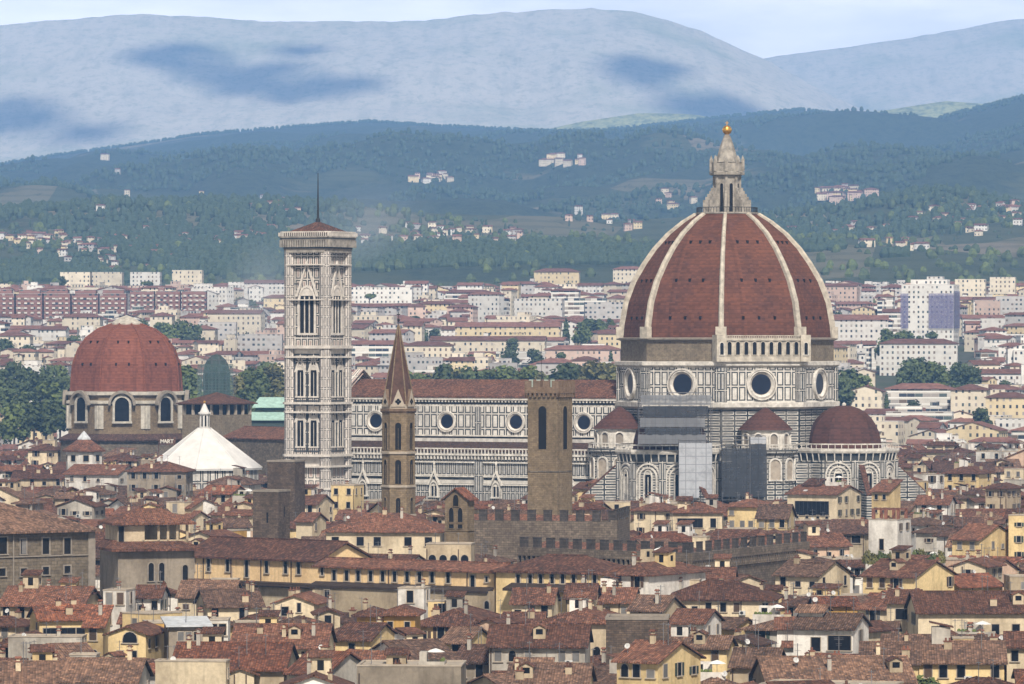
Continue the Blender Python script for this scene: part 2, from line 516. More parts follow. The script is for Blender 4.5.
class MB:
    def __init__(s):
        s.v, s.f, s.m = [], [], []

    def face(s, pts, mi=0):
        k = len(s.v)
        s.v.extend(tuple(p) for p in pts)
        s.f.append(tuple(range(k, k + len(pts))))
        s.m.append(mi)

    def box(s, x0, x1, y0, y1, z0, z1, mi=0, top=None):
        a, b, c, d = (x0, y0, z0), (x1, y0, z0), (x1, y1, z0), (x0, y1, z0)
        e, f, g, h = (x0, y0, z1), (x1, y0, z1), (x1, y1, z1), (x0, y1, z1)
        for q in ((a, b, f, e), (b, c, g, f), (c, d, h, g), (d, a, e, h), (d, c, b, a)):
            s.face(q, mi)
        s.face((e, f, g, h), mi if top is None else top)

    def prism(s, poly, z0, z1, mi=0, top=None):
        n = len(poly)
        for i in range(n):
            (ax, ay), (bx, by) = poly[i], poly[(i + 1) % n]
            s.face(((ax, ay, z0), (bx, by, z0), (bx, by, z1), (ax, ay, z1)), mi)
        s.face([(x, y, z1) for x, y in poly], mi if top is None else top)
        s.face([(x, y, z0) for x, y in reversed(poly)], mi)

    def lathe(s, prof, n, rot=0.0, cx=0.0, cy=0.0, mi=0, a0=0, a1=None, cap=True):
        """prof: [(radius at the corner, z)] upwards; n sides; corners at rot + k*360/n"""
        a1 = n if a1 is None else a1
        ang = [rot + 2 * PI * k / n for k in range(n + 1)]
        for (r0, z0), (r1, z1) in zip(prof, prof[1:]):
            for k in range(a0, a1):
                a, b = ang[k], ang[k + 1]
                p = [(cx + r0 * math.cos(a), cy + r0 * math.sin(a), z0), (cx + r0 * math.cos(b), cy + r0 * math.sin(b), z0)]
                if r1 > 1e-4:
                    p += [(cx + r1 * math.cos(b), cy + r1 * math.sin(b), z1), (cx + r1 * math.cos(a), cy + r1 * math.sin(a), z1)]
                else:
                    p += [(cx, cy, z1)]
                if r0 < 1e-4:
                    p = [p[0], p[2], p[3]]
                s.face(p, mi)
        if cap and prof[-1][0] > 1e-4:
            r, z = prof[-1]
            s.face([(cx + r * math.cos(a), cy + r * math.sin(a), z) for a in ang[:-1]], mi)

    def shell(s, polys, t, mi=0, under=1):
        """roof planes: top faces, the same faces t lower, and closed outer edges"""
        cnt = {}
        key = lambda p: tuple(round(c, 3) for c in p)
        for P in polys:
            s.face(P, mi)
            s.face([(x, y, z - t) for x, y, z in reversed(P)], under)
            for i in range(len(P)):
                a, b = P[i], P[(i + 1) % len(P)]
                cnt.setdefault(frozenset((key(a), key(b))), []).append((a, b))
        for e in cnt.values():
            if len(e) == 1:
                a, b = e[0]
                s.face(((a[0], a[1], a[2] - t), (b[0], b[1], b[2] - t), b, a), mi)

    def tube(s, a, b, r0, r1=None, n=6, mi=0):
        r1 = r0 if r1 is None else r1
        a, b = Vector(a), Vector(b)
        d = (b - a).normalized()
        u = d.cross(Vector((0, 0, 1)) if abs(d.z) < 0.9 else Vector((1, 0, 0))).normalized()
        w = d.cross(u)
        P = [[p + (u * math.cos(2 * PI * k / n) + w * math.sin(2 * PI * k / n)) * r for k in range(n)] for p, r in ((a, r0), (b, r1))]
        for k in range(n):
            j = (k + 1) % n
            s.face((P[0][j], P[0][k], P[1][k], P[1][j]), mi)
        s.face(P[1][::-1], mi)
        s.face(P[0], mi)

    def ball(s, c, r, n=10, mi=0, sz=1.0):
        m = max(4, n // 2)
        prof = [(r * math.sin(PI * k / m), c[2] - r * sz * math.cos(PI * k / m)) for k in range(m + 1)]
        prof[0] = (0.0, c[2] - r * sz)
        prof[-1] = (0.0, c[2] + r * sz)
        s.lathe(prof, n, 0, c[0], c[1], mi)

    def panel(s, pts, y0, y1, mi=0, smi=None):
        """outline [(x, z)] counter-clockwise as seen from -y, made y0 (front) to y1 (back) deep"""
        smi = mi if smi is None else smi
        s.face([(x, y0, z) for x, z in pts], mi)
        n = len(pts)
        for i in range(n):
            (ax, az), (bx, bz) = pts[i], pts[(i + 1) % n]
            s.face(((ax, y0, az), (ax, y1, az), (bx, y1, bz), (bx, y0, bz)), smi)

    def ring(s, outer, inner, y0, y1, mi=0):
        """band between two open outlines with the same number of points"""
        for i in range(len(outer) - 1):
            (a, b), (c, d) = outer[i], outer[i + 1]
            (e, f), (g, h) = inner[i], inner[i + 1]
            s.face(((a, y0, b), (e, y0, f), (g, y0, h), (c, y0, d)), mi)
            s.face(((a, y0, b), (c, y0, d), (c, y1, d), (a, y1, b)), mi)
            s.face(((e, y0, f), (e, y1, f), (g, y1, h), (g, y0, h)), mi)

    def data(s, name, mats):
        me = bpy.data.meshes.new(name)
        me.from_pydata(s.v, [], s.f)
        for m in mats:
            me.materials.append(MT[m])
        me.polygons.foreach_set('material_index', s.m)
        uvl = me.uv_layers.new(name='UVMap')
        uv = []
        for f in s.f:
            P = [Vector(s.v[i]) for i in f]
            n = Vector((0, 0, 0))
            for i in range(len(P)):
                n += P[i].cross(P[(i + 1) % len(P)])
            n = n.normalized() if n.length > 1e-9 else Vector((0, 0, 1))
            if abs(n.z) > 0.995:
                u, v = Vector((1, 0, 0)), Vector((0, 1, 0))
            else:
                u = Vector((0, 0, 1)).cross(n).normalized()
                v = n.cross(u)
            o = Vector((0, 0, 0))
            for p in P:
                q = p - o
                uv.extend((q.dot(u), q.dot(v)))
        uvl.data.foreach_set('uv', uv)
        me.validate()
        me.update()
        return me

    def build(s, name, mats, parent=None, loc=(0, 0, 0), rz=0.0, hide=True):
        if isinstance(mats, str):
            mats = [mats]
        return link(name, s.data(name, mats), parent, loc, rz)


def link(name, data, parent=None, loc=(0, 0, 0), rz=0.0):
    o = bpy.data.objects.new(name, data)
    C.objects.link(o)
    o.parent = parent
    o.location = loc
    o.rotation_euler = (0, 0, rz)
    return o


def thing(name, label, cat, loc=(0, 0, 0), rz=0.0, group=None):
    o = bpy.data.objects.new(name, None)
    C.objects.link(o)
    o.location = loc
    o.rotation_euler = (0, 0, rz)
    o['label'] = label
    o['category'] = cat
    if group:
        o['group'] = group
    return o


def structure(o):
    o['kind'] = 'structure'
    return o


def tag(o, label, cat, group=None, kind=None):
    o['label'] = label
    o['category'] = cat
    if group:
        o['group'] = group
    if kind:
        o['kind'] = kind
    return o


def world_m(o):
    m = Matrix.Translation(o.location) @ o.rotation_euler.to_matrix().to_4x4()
    return world_m(o.parent) @ m if o.parent else m


def occlude(o, owner):
    """remember the faces of a mesh object for the visibility test"""
    if o.type != 'MESH':
        return
    m = world_m(o)
    k = len(TRI_V)
    TRI_V.extend((m @ v.co)[:] for v in o.data.vertices)
    for p in o.data.polygons:
        TRI_F.append([k + i for i in p.vertices])
        TRI_O.append(owner)


def occlude_tree(root, owner=None):
    owner = owner or root.name
    occlude(root, owner)
    for ch in root.children_recursive:
        occlude(ch, owner)


def arch(w, h, kind='round', n=8, x0=0.0, z0=0.0):
    """open outline of an opening from its lower left corner over the head to its lower right corner"""
    hw = w / 2
    if kind == 'rect':
        return [(x0 - hw, z0), (x0 - hw, z0 + h), (x0 + hw, z0 + h), (x0 + hw, z0)]
    if kind == 'round':
        s = h - hw
        return [(x0 - hw, z0)] + [(x0 - hw * math.cos(PI * k / n), z0 + s + hw * math.sin(PI * k / n)) for k in range(n + 1)] + [(x0 + hw, z0)]
    rise = hw * 1.75
    s = h - rise
    pts = [(x0 - hw, z0)]
    for k in range(n + 1):
        t = k / n
        if t <= 0.5:
            a = t * 2
            pts.append((x0 - hw * (1 - a ** 1.6), z0 + s + rise * math.sin(a * PI / 2) ** 0.9))
        else:
            a = (1 - t) * 2
            pts.append((x0 + hw * (1 - a ** 1.6), z0 + s + rise * math.sin(a * PI / 2) ** 0.9))
    return pts + [(x0 + hw, z0)]


def ccw(pts):
    a = sum(p[0] * q[1] - q[0] * p[1] for p, q in zip(pts, pts[1:] + pts[:1]))
    return pts if a > 0 else pts[::-1]

# ------------------------------------------------------------------ ground, hills, mountain
from mathutils import noise as mnoise


def fbm(x, y, sc, octv=5, seed=0.0):
    return mnoise.fractal(Vector((x / sc + seed, y / sc - seed, seed * 0.37)), 1.0, 2.0, octv, noise_basis='PERLIN_ORIGINAL')


GROUND = [(0, 0), (1900, 0), (2100, 2), (2500, 19), (3000, 45), (3500, 72), (3900, 92), (4300, 104), (4800, 108)]


def ground_z(D):
    return lerp_table(GROUND, D)


def grid_mesh(name, xs, ys, fz, mat):
    nx = len(xs)
    v = [(x, y, fz(x, y)) for y in ys for x in xs]
    f = [(j * nx + i, j * nx + i + 1, (j + 1) * nx + i + 1, (j + 1) * nx + i) for j in range(len(ys) - 1) for i in range(nx - 1)]
    me = bpy.data.meshes.new(name)
    me.from_pydata(v, [], f)
    me.materials.append(MT[mat])
    me.polygons.foreach_set('use_smooth', [True] * len(f))
    me.update()
    return link(name, me)


def frange(a, b, n):
    return [a + (b - a) * k / (n - 1) for k in range(n)]


g = NG('city ground')
p_ = g.coord('pos')
n1 = g.noise(p_, 0.02, 5, 0.6)
n2 = g.noise(p_, 0.15, 4, 0.6)
c_ = g.mix(g.rng(n1, 0.4, 0.6), (0.10, 0.095, 0.085), (0.055, 0.075, 0.035))
c_ = g.mix(g.rng(n2, 0.4, 0.7, 0, 0.6), c_, (0.04, 0.04, 0.035))
MT['city ground'] = g.out(c_, 0.95)

g = NG('wooded slope')
p_ = g.coord('pos')
fld = g.t.nodes.new('ShaderNodeTexVoronoi')
g.set(fld.inputs['Vector'], g.scale(p_, (0.007, 0.003, 0.006)))
fld.inputs['Scale'].default_value = 1.0
big = g.noise(p_, 0.0028, 5, 0.55)
mid = g.noise(p_, 0.02, 4, 0.6)
tre = g.noise(g.scale(p_, (1, 0.4, 1)), 0.07, 6, 0.8)
fx = g.xyz(fld.outputs['Color'])
fieldc = g.ramp(fx[0], [(0.0, (0.075, 0.09, 0.05)), (0.3, (0.14, 0.135, 0.085)), (0.55, (0.065, 0.08, 0.042)), (0.8, (0.19, 0.165, 0.115))], True)
rows = g.math('SINE', g.math('MULTIPLY', g.math('ADD', g.xyz(p_)[2], g.math('MULTIPLY', mid, 12.0)), 0.75))
fieldc = g.mix(g.rng(rows, 0.2, 0.8, 0, 0.35), fieldc, (0.035, 0.05, 0.025))
forest = g.mix(g.rng(tre, 0.36, 0.62), (0.024, 0.038, 0.022), (0.060, 0.080, 0.045))
zf = g.rng(g.xyz(p_)[2], 150.0, 330.0, -0.05, 0.14)
msk = g.rng(g.math('ADD', big, zf), 0.495, 0.53)
c_ = g.mix(msk, fieldc, forest)
c_ = g.mix(g.rng(tre, 0.58, 0.66, 0, 0.7), c_, (0.024, 0.036, 0.02))
g.bump(tre, 5.0, 1.0)
MT['wooded slope'] = g.out(c_, 0.95)

g = NG('meadow slope')
p_ = g.coord('pos')
tre = g.noise(p_, 0.05, 5, 0.7)
c_ = g.mix(g.rng(tre, 0.42, 0.62), (0.34, 0.35, 0.14), (0.12, 0.14, 0.06))
g.bump(tre, 6.0, 1.0)
MT['meadow slope'] = g.out(c_, 0.95)

g = NG('bare mountain')
p_ = g.coord('pos')
big = g.noise(p_, 0.0016, 5, 0.55)
gul = g.noise(g.scale(p_, (0.016, 0.0022, 0.0045)), 1.0, 6, 0.68)
fin = g.noise(g.scale(p_, (1, 0.6, 1.3)), 0.03, 8, 0.82)
wood = g.noise(g.scale(p_, (0.006, 0.003, 0.008)), 1.0, 5, 0.62)
zz = g.rng(g.xyz(p_)[2], 300.0, 780.0, -0.14, 0.10)
c_ = g.mix(g.rng(g.math('ADD', big, zz), 0.40, 0.58), (0.32, 0.33, 0.21), (0.52, 0.47, 0.38))
c_ = g.mix(g.rng(gul, 0.50, 0.64, 0, 0.38), c_, (0.25, 0.25, 0.18))
c_ = g.mix(g.rng(g.math('SUBTRACT', wood, zz), 0.50, 0.62, 0, 0.32), c_, (0.20, 0.21, 0.14))
c_ = g.mix(g.rng(fin, 0.50, 0.60, 0, 0.45), c_, (0.14, 0.16, 0.09))
c_ = g.mix(g.rng(fin, 0.30, 0.43, 0.42, 0), c_, (0.66, 0.61, 0.53))
g.bump(g.math('ADD', gul, g.math('MULTIPLY', fin, 0.5)), 1.5, 1.0)
MT['bare mountain'] = g.out(c_, 0.95)

_ys = [0, 300, 600, 1000, 1400, 1900] + frange(2000, 4800, 40)
structure(grid_mesh('ground', frange(-2600, 2600, 27), _ys, lambda x, y: ground_z(y) - (0 if y < 4300 else (y - 4300) * 0.02), 'city ground'))


def ridge(name, table, Df, Dr, Db, mat, base, nx, ny, xmin, xmax, folds, power=1.0, seed=0.0, amp=40.0, fsc=700.0, jag=0.0, tail=None):
    """a mass of hills: rises from Df to the crest at Dr (table: pixel column -> pixel row of the crest) and falls away to Db"""
    xs = frange(xmin, xmax, nx)
    nyf = int(ny * 0.78)
    ys = frange(Df, Dr, nyf) + frange(Dr, Db, ny - nyf + 1)[1:]
    crest = {}

    def fz(x, y):
        px = 512 + x / Dr * F
        c = crest.get(x)
        if c is None:
            c = crest[x] = py2z(lerp_table(table, px), Dr) + (fbm(x, 0, 60.0, 4, seed) * jag if jag else 0.0)
        b = base(x, y) if callable(base) else base
        if y <= Dr:
            t = (y - Df) / (Dr - Df)
            z = b + (c - b) * t ** power
            w = math.sin(PI * min(1, t * 1.02)) ** 0.8 if 0 < t < 0.98 else 0.0
            z += w * (amp * fbm(x, y, fsc, 6, seed) + folds * (abs(mnoise.noise(Vector((x / (fsc * 0.55) + seed, y / (fsc * 2.4), seed)))) - 0.25) + folds * 0.4 * (abs(mnoise.noise(Vector((x / (fsc * 0.16) + seed, y / (fsc * 1.1), seed * 2)))) - 0.25))
            z = min(z, H + (c - H) * (y / Dr) - (1 - t) * 6)
            return max(z, b - 4) if t > 0 else b - 6
        t = (y - Dr) / (Db - Dr)
        return c - (c - b) * t * t * (3 - 2 * t)
    return structure(grid_mesh(name, xs, ys, fz, mat)), fz


TH1 = [(-900, 210), (-300, 190), (0, 165), (50, 157), (100, 150), (150, 143), (200, 135), (260, 130), (300, 127), (370, 122), (450, 127), (512, 130), (560, 132),
       (600, 131), (650, 126), (720, 118), (800, 110), (850, 116), (900, 125), (1000, 150), (1300, 190), (1900, 220)]
TH2 = [(-900, 300), (560, 285), (640, 250), (700, 215), (760, 188), (840, 152), (900, 130), (960, 113), (1024, 97), (1150, 75), (1400, 60), (1900, 80)]
TH3 = [(-900, 230), (430, 190), (500, 150), (530, 133), (580, 122), (640, 113), (690, 114), (740, 122), (800, 125), (850, 116), (900, 108), (945, 101), (985, 104), (1040, 112), (1300, 150), (1900, 180)]
TM1 = [(-900, 70), (-300, 40), (0, 25), (60, 20), (130, 14), (200, 16), (270, 22), (330, 20), (390, 22), (430, 20), (480, 14), (540, 10), (590, 8), (640, 13), (700, 30),
       (740, 48), (770, 62), (830, 95), (900, 125), (1100, 170), (1900, 200)]
TM2 = [(-900, 200), (600, 110), (700, 72), (770, 57), (850, 47), (900, 39), (930, 35), (1000, 21), (1030, 18), (1150, 12), (1400, 20), (1900, 60)]
hills, hill_z = ridge('hills', TH1, 3900, 12200, 13400, 'wooded slope', lambda x, y: 92.0, 240, 150, -2500, 2500, 100.0, 0.96, 3.1, 90.0, 1050.0)
hills2, hill2_z = ridge('wooded_hill', TH2, 4000, 10500, 11800, 'wooded slope', lambda x, y: 88.0, 190, 120, -800, 2600, 78.0, 0.98, 8.3, 70.0, 900.0)
ridge('green_hill', TH3, 12800, 13800, 14800, 'meadow slope', 190.0, 150, 40, -1700, 2900, 40.0, 0.9, 5.7, 40.0, 500.0)
ridge('mountain', TM1, 14800, 18600, 20500, 'bare mountain', 220.0, 320, 150, -4000, 4000, 80.0, 0.95, 1.7, 55.0, 1600.0, 5.0)
ridge('far_mountain', TM2, 17200, 21500, 23500, 'bare mountain', 300.0, 160, 80, -1500, 5000, 90.0, 0.95, 6.1, 70.0, 1500.0, 5.0)


def slope_z(x, y):
    z = ground_z(y) if y < 4300 else 0
    if y > 3900:
        z = max(z, hill_z(x, y))
    if y > 4000 and -800 < x < 2600:
        z = max(z, hill2_z(x, y))
    return z


# air between here and the mountain
mb = MB()
mb.box(-6000, 6000, -150, 24500, -12, 1560)
hz_m = bpy.data.materials.new('haze')
hz_m.use_nodes = True
hn = hz_m.node_tree
hn.nodes.clear()
ho = hn.nodes.new('ShaderNodeOutputMaterial')
hv = hn.nodes.new('ShaderNodeVolumePrincipled')
hv.inputs['Color'].default_value = (0.24, 0.50, 1.0, 1)
hv.inputs['Density'].default_value = 6.0e-5
hv.inputs['Anisotropy'].default_value = -0.3
hn.links.new(hv.outputs['Volume'], ho.inputs['Volume'])
MT['haze'] = hz_m
hz = mb.build('haze', 'haze')
hz['kind'] = 'stuff'
hz['label'] = 'pale blue haze over the city and the hills'
hz['category'] = 'haze'

# clouds above the hills, higher than the picture; their shadows lie on the slopes
g = NG('cloud white')
MT['cloud white'] = g.out((0.85, 0.86, 0.88), 1.0)


def cloud(sx, sy, sz, cx, cy_, n, seed):
    r = random.Random(seed)
    mb = MB()
    for k in range(n):
        a, q = r.random() * 2 * PI, r.random() ** 0.5
        rr = (0.13 + 0.17 * r.random()) * (1.25 - 0.5 * q)
        bm_ = MB()
        bm_.ball((0, 0, 0), 1.0, 14)
        o = Vector((cx + sx * q * math.cos(a) * 0.75, cy_ + sy * q * math.sin(a) * 0.75, 0))
        kk = len(mb.v)
        for v in bm_.v:
            d = 1 + 0.18 * mnoise.noise(Vector(v) * 2.0 + o * 0.01)
            mb.v.append((o.x + v[0] * sx * rr * d, o.y + v[1] * sy * rr * d, 2050 + max(-0.25, v[2] * d) * sz * (1.2 - q)))
        mb.f += [tuple(kk + i for i in f) for f in bm_.f]
        mb.m += bm_.m
    o = mb.build('cloud', 'cloud white')
    o['kind'] = 'stuff'
    o['label'] = 'flat-bottomed white cloud above the hills'
    o['category'] = 'cloud'
    return o


def cloud_over(px, py, D, wpx, hm, seed):
    """a cloud whose shadow falls on the slope that stands at this pixel and distance"""
    x, z = px2x(px, D), py2z(py, D)
    k = (2050 - z) / _sv.z
    cloud(wpx / F * D / 2, hm / 2, 160, x + _sv.x * k, D + _sv.y * k, 26, seed)


for px, py, D_, w_px, dm, sd in ((178, 52, 17900, 130, 620, 3), (250, 64, 17600, 170, 900, 9), (318, 84, 17300, 150, 720, 12), (300, 44, 18000, 70, 300, 15), (8, 100, 17000, 150, 900, 5), (84, 120, 16700, 100, 480, 21), (648, 66, 17500, 120, 800, 6), (724, 96, 17000, 170, 1100, 8)):
    cloud_over(px, py, D_, w_px, dm, sd)

# thin smoke drifting over the plain beside the bell tower
sm = bpy.data.materials.new('smoke')
sm.use_nodes = True
sn = sm.node_tree
sn.nodes.clear()
so = sn.nodes.new('ShaderNodeOutputMaterial')
sv = sn.nodes.new('ShaderNodeVolumePrincipled')
sv.inputs['Color'].default_value = (0.72, 0.84, 1.0, 1)
sv.inputs['Density'].default_value = 0.00055
sn.links.new(sv.outputs['Volume'], so.inputs['Volume'])
MT['smoke'] = sm
for px, py, D_, rx, rz_, dn in ((258, 292, 3000, 44, 54, 1), (258, 290, 3000, 32, 40, 2), (259, 288, 3000, 19, 25, 3), (362, 226, 3700, 74, 44, 4), (362, 228, 3700, 52, 32, 5), (366, 230, 3700, 30, 20, 6)):
    mb = MB()
    bm_ = MB()
    bm_.ball((0, 0, 0), 1.0, 22)
    mb.f, mb.m = bm_.f, bm_.m
    X, Z_ = px2x(px, D_), py2z(py, D_)
    for v in bm_.v:
        q = 1 + 0.30 * mnoise.noise(Vector(v) * 1.3 + Vector((dn * 3.7, 0, 0)))
        mb.v.append((X + v[0] * rx / F * D_ * q, D_ + v[1] * 90 * q, Z_ + v[2] * rz_ / F * D_ * q + v[0] * 6))
    o = mb.build('smoke', 'smoke')
    o['kind'] = 'stuff'
    o['label'] = 'thin bluish smoke drifting over the plain beside the marble bell tower'
    o['category'] = 'smoke'
    o['group'] = 'smoke over the plain'

# ------------------------------------------------------------------ landmark helpers
LAND = {}      # name used in other labels -> (px, py) of its middle


def add_window(parent, x, y, z, w, h, kind='round', fw=0.18, deep=0.25, mull=0, name='window', mats=('white trim', 'dark glass'), rz=0.0, gable=0.0, sill=True, tymp=0.2):
    """an opening in a wall that faces local -y: frame, dark pane, mullions (pane is a sub-part)"""
    key = ('W', round(w, 2), round(h, 2), kind, fw, deep, mull, mats, gable, sill, tymp)
    d = LIB.get(key)
    if d is None:
        mb = MB()
        inn = arch(w, h, kind)
        outl = arch(w + 2 * fw, h + fw, kind)
        if len(inn) != len(outl):
            outl = inn
        mb.ring(outl, inn, -deep, 0.03, 0)
        if sill:
            mb.box(-w / 2 - fw * 1.3, w / 2 + fw * 1.3, -deep - 0.08, 0.0, -fw * 0.9, 0.0)
        for k in range(mull):
            x_ = -w / 2 + w * (k + 1) / (mull + 1)
            mb.box(x_ - w * 0.028, x_ + w * 0.028, -deep * 0.8, -0.03, 0, h * 0.8)
        if mull and kind != 'rect':
            zc_ = h - (w / 2 if kind == 'round' else w * 0.875) * (1 - tymp)
            top_ = [(a, b) for a, b in inn[1:-1] if b >= zc_]
            if tymp and len(top_) > 2:
                mb.panel(ccw(top_), -deep * 0.55, -0.03, 0)
        if gable:
            g0, g1 = w / 2 + fw * 1.2, h + gable
            hb = h * 0.80
            t = fw * 0.9
            mb.ring([(-g0 - t, hb), (0, g1 + t * 1.6), (g0 + t, hb)], [(-g0 + t * 0.2, hb), (0, g1 - t * 0.5), (g0 - t * 0.2, hb)], -deep - 0.06, 0.03)
        pm = MB()
        pm.face([(a, -0.02, b) for a, b in ccw(inn)], 0)
        d = LIB[key] = (mb.data(name, [mats[0]]), pm.data('pane', [mats[1]]))
    o = link(name, d[0], parent, (x, y, z), rz)
    link('pane', d[1], o)
    return o


LIB = {}


def oculus(parent, x, y, z, ro, ri, deep, mats=('marble white', 'blue glass'), rz=0.0):
    key = ('O', ro, ri, deep, mats)
    d = LIB.get(key)
    if d is None:
        mb = MB()
        n = 28
        c = lambda r, k: (r * math.cos(2 * PI * k / n), r * math.sin(2 * PI * k / n))
        for (r0, y0), (r1, y1), mi in (((ro, 0.02), (ro, -deep), 0), ((ro, -deep), (ro * 0.9, -deep), 0), ((ro * 0.9, -deep), (ro * 0.87, -deep * 0.7), 1), ((ro * 0.87, -deep * 0.7), (ro * 0.80, -deep * 0.85), 0),
                                        ((ro * 0.80, -deep * 0.85), (ri * 1.05, -0.05), 0), ((ri * 1.05, -0.05), (ri, -0.03), 1)):
            for k in range(n):
                (a, b), (e, f) = c(r0, k), c(r0, k + 1)
                (g_, h_), (i_, j_) = c(r1, k), c(r1, k + 1)
                mb.face(((a, y0, b), (e, y0, f), (i_, y1, j_), (g_, y1, h_)), mi)
        pm = MB()
        pm.face([(c(ri, k)[0], -0.025, c(ri, k)[1]) for k in range(n)])
        d = LIB[key] = (mb.data('oculus', [mats[0], 'grey stone trim']), pm.data('pane', [mats[1]]))
    o = link('oculus', d[0], parent, (x, y, z), rz)
    link('pane', d[1], o)
    return o


def local_face(rot, dist, u, origin=(0, 0)):
    """a point u to the right along a wall whose outward normal is at angle rot (0 = towards -y), dist from the origin"""
    nx_, ny_ = math.sin(rot), -math.cos(rot)
    tx, ty = math.cos(rot), math.sin(rot)
    return origin[0] + nx_ * dist + tx * u, origin[1] + ny_ * dist + ty * u


# ------------------------------------------------------------------ cathedral
TH = R(-28)                                 # the south front looks a little to the left of the camera
DC = 1300.0
S = DC / F
cath = thing('cathedral', 'huge marble cathedral with long nave and ribbed red tiled dome above the roofs', 'cathedral', (px2x(727, DC), DC, 0), TH)
Z = lambda py: py2z(py, DC)
# local axes: -y = south front, +x = east, -x = along the nave
OCT = R(22.5)
RD = 27.7
AP = RD * math.cos(PI / 8)


def wall_bands(mb, bands, width, x0=0.0, y=0.0):
    for z0, z1, mi in bands:
        mb.face(((x0, y, z0), (x0 + width, y, z0), (x0 + width, y, z1), (x0, y, z1)), mi)


# drum: banded lower body, panelled zone with oculi, brick zone below the tiles
mb = MB()
mb.lathe([(RD - 0.6, 0), (RD - 0.6, Z(408))], 8, OCT, mi=1, cap=False)
mb.lathe([(RD - 0.6, Z(408)), (RD + 0.8, Z(406)), (RD + 0.9, Z(401.5)), (RD, Z(400.5))], 8, OCT, mi=3, cap=False)
mb.lathe([(RD, Z(400.5)), (RD, Z(367))], 8, OCT, mi=0, cap=False)
mb.lathe([(RD, Z(367)), (RD + 0.9, Z(365)), (RD + 0.9, Z(361.5)), (RD - 0.5, Z(361))], 8, OCT, mi=3, cap=False)
mb.lathe([(RD - 0.7, Z(361)), (RD - 0.7, Z(341))], 8, OCT, mi=2, cap=False)
mb.lathe([(RD - 0.7, Z(341)), (RD + 0.3, Z(339.5)), (RD + 0.3, Z(338)), (RD - 1, Z(337.5))], 8, OCT, mi=4)
drum = mb.build('drum', ['marble panels', 'marble banded', 'drum stone', 'marble white', 'grey stone trim'], cath)
for k in range(8):
    a = OCT + k * PI / 4
    mb = MB()
    c_, s_ = math.cos(a), math.sin(a)
    w = 1.5
    poly = [(RD * 0.985 * math.cos(a + dx) + d * c_, RD * 0.985 * math.sin(a + dx) + d * s_) for dx, d in ((-0.055, -0.2), (-0.055, 0.75), (0, 0.9), (0.055, 0.75), (0.055, -0.2))]
    mb.prism(poly, Z(400.5), Z(367.2), 0)
    mb.build('pilaster', ['marble tall panels'], drum)
for k in range(8):
    rot = k * PI / 4
    x, y = local_face(rot, AP, 0)
    oculus(drum, x, y, Z(383.5), 4.0, 2.55, 0.75, rz=rot)
# the finished gallery stands on the south-east side only
rot = PI / 4
gal = MB()
hw = RD * math.sin(PI / 8) + 0.5
x0, y0 = local_face(rot, AP, 0)
gal.box(-hw, hw, -1.5, 0.35, Z(361.3), Z(356), 0)
gal.box(-hw, hw, -1.1, 0.3, Z(356), Z(355.2) + 4.2, 0)
gal.box(-hw - 0.2, hw + 0.2, -1.55, 0.3, Z(340.6), Z(338.4), 0)
for k in range(46):
    u = -hw + (k + 0.5) * 2 * hw / 46
    gal.box(u - 0.09, u + 0.09, -1.45, -1.25, Z(338.4), Z(336.2))
gal.box(-hw, hw, -1.5, -1.2, Z(336.2), Z(335.4), 0)
for s_ in (-1, 1):
    gal.box(s_ * hw - 1.3, s_ * hw + 1.3, -2.0, 1.4, Z(361.3), Z(335.0), 0)
gallery = gal.build('gallery', ['rib marble'], drum, (x0, y0, 0), rot)
for k in range(9):
    u = -hw + 2.3 + k * (2 * hw - 4.6) / 8
    add_window(gallery, u, -1.1, Z(354.5), 1.05, 3.2, 'round', 0.2, 0.3, 0, 'arch', ('rib marble', 'dark opening'))
for s_ in (-1, 1):
    add_window(gallery, s_ * hw, -2.0, Z(354.5), 0.95, 3.0, 'round', 0.2, 0.2, 0, 'arch', ('marble white', 'dark opening'))
# dome
DP = [(26.9, 338), (26.6, 325), (25.6, 303), (23.6, 282), (20.9, 264), (18.2, 249), (14.7, 234), (10.9, 222), (7.6, 214)]
mb = MB()
fine = []
for (r0, y0), (r1, y1) in zip(DP, DP[1:]):
    for t in (0, 0.5):
        fine.append((r0 + (r1 - r0) * t, Z(y0 + (y1 - y0) * t)))
fine.append((DP[-1][0], Z(DP[-1][1])))
mb.lathe([(r * 0.985, z) for r, z in fine], 8, OCT)
dome = mb.build('dome', ['dome tile'], cath)
for k in range(8):
    a = OCT + k * PI / 4
    mb = MB()
    c_, s_ = math.cos(a), math.sin(a)
    for i, ((r0, z0), (r1, z1)) in enumerate(zip(fine, fine[1:])):
        w0, w1 = 0.68 - 0.26 * i / len(fine), 0.68 - 0.26 * (i + 1) / len(fine)
        q = []
        for r, z, w in ((r0, z0, w0), (r1, z1, w1)):
            q.append([((r + d) * c_ - e * s_, (r + d) * s_ + e * c_, z + max(0, d) * 0.35) for d, e in ((-0.6, -w), (0.35, -w), (0.75, -w * 0.45), (0.75, w * 0.45), (0.35, w), (-0.6, w))])
        for j in range(5):
            mb.face((q[0][j], q[0][j + 1], q[1][j + 1], q[1][j]))
    mb.prism([((27.0 + d) * c_ - e * s_, (27.0 + d) * s_ + e * c_) for d, e in ((-0.5, -1.35), (1.1, -1.35), (1.1, 1.35), (-0.5, 1.35))], Z(338.5), Z(327))
    mb.build('rib', ['rib marble'], dome)
vm = MB()
vm.box(-0.26, 0.26, -0.3, 0.3, -0.45, 0.35, 0)
vm.box(-0.36, 0.36, -0.35, 0.25, 0.35, 0.48, 1)
vent = vm.data('vent', ['dark opening', 'dome tile'])
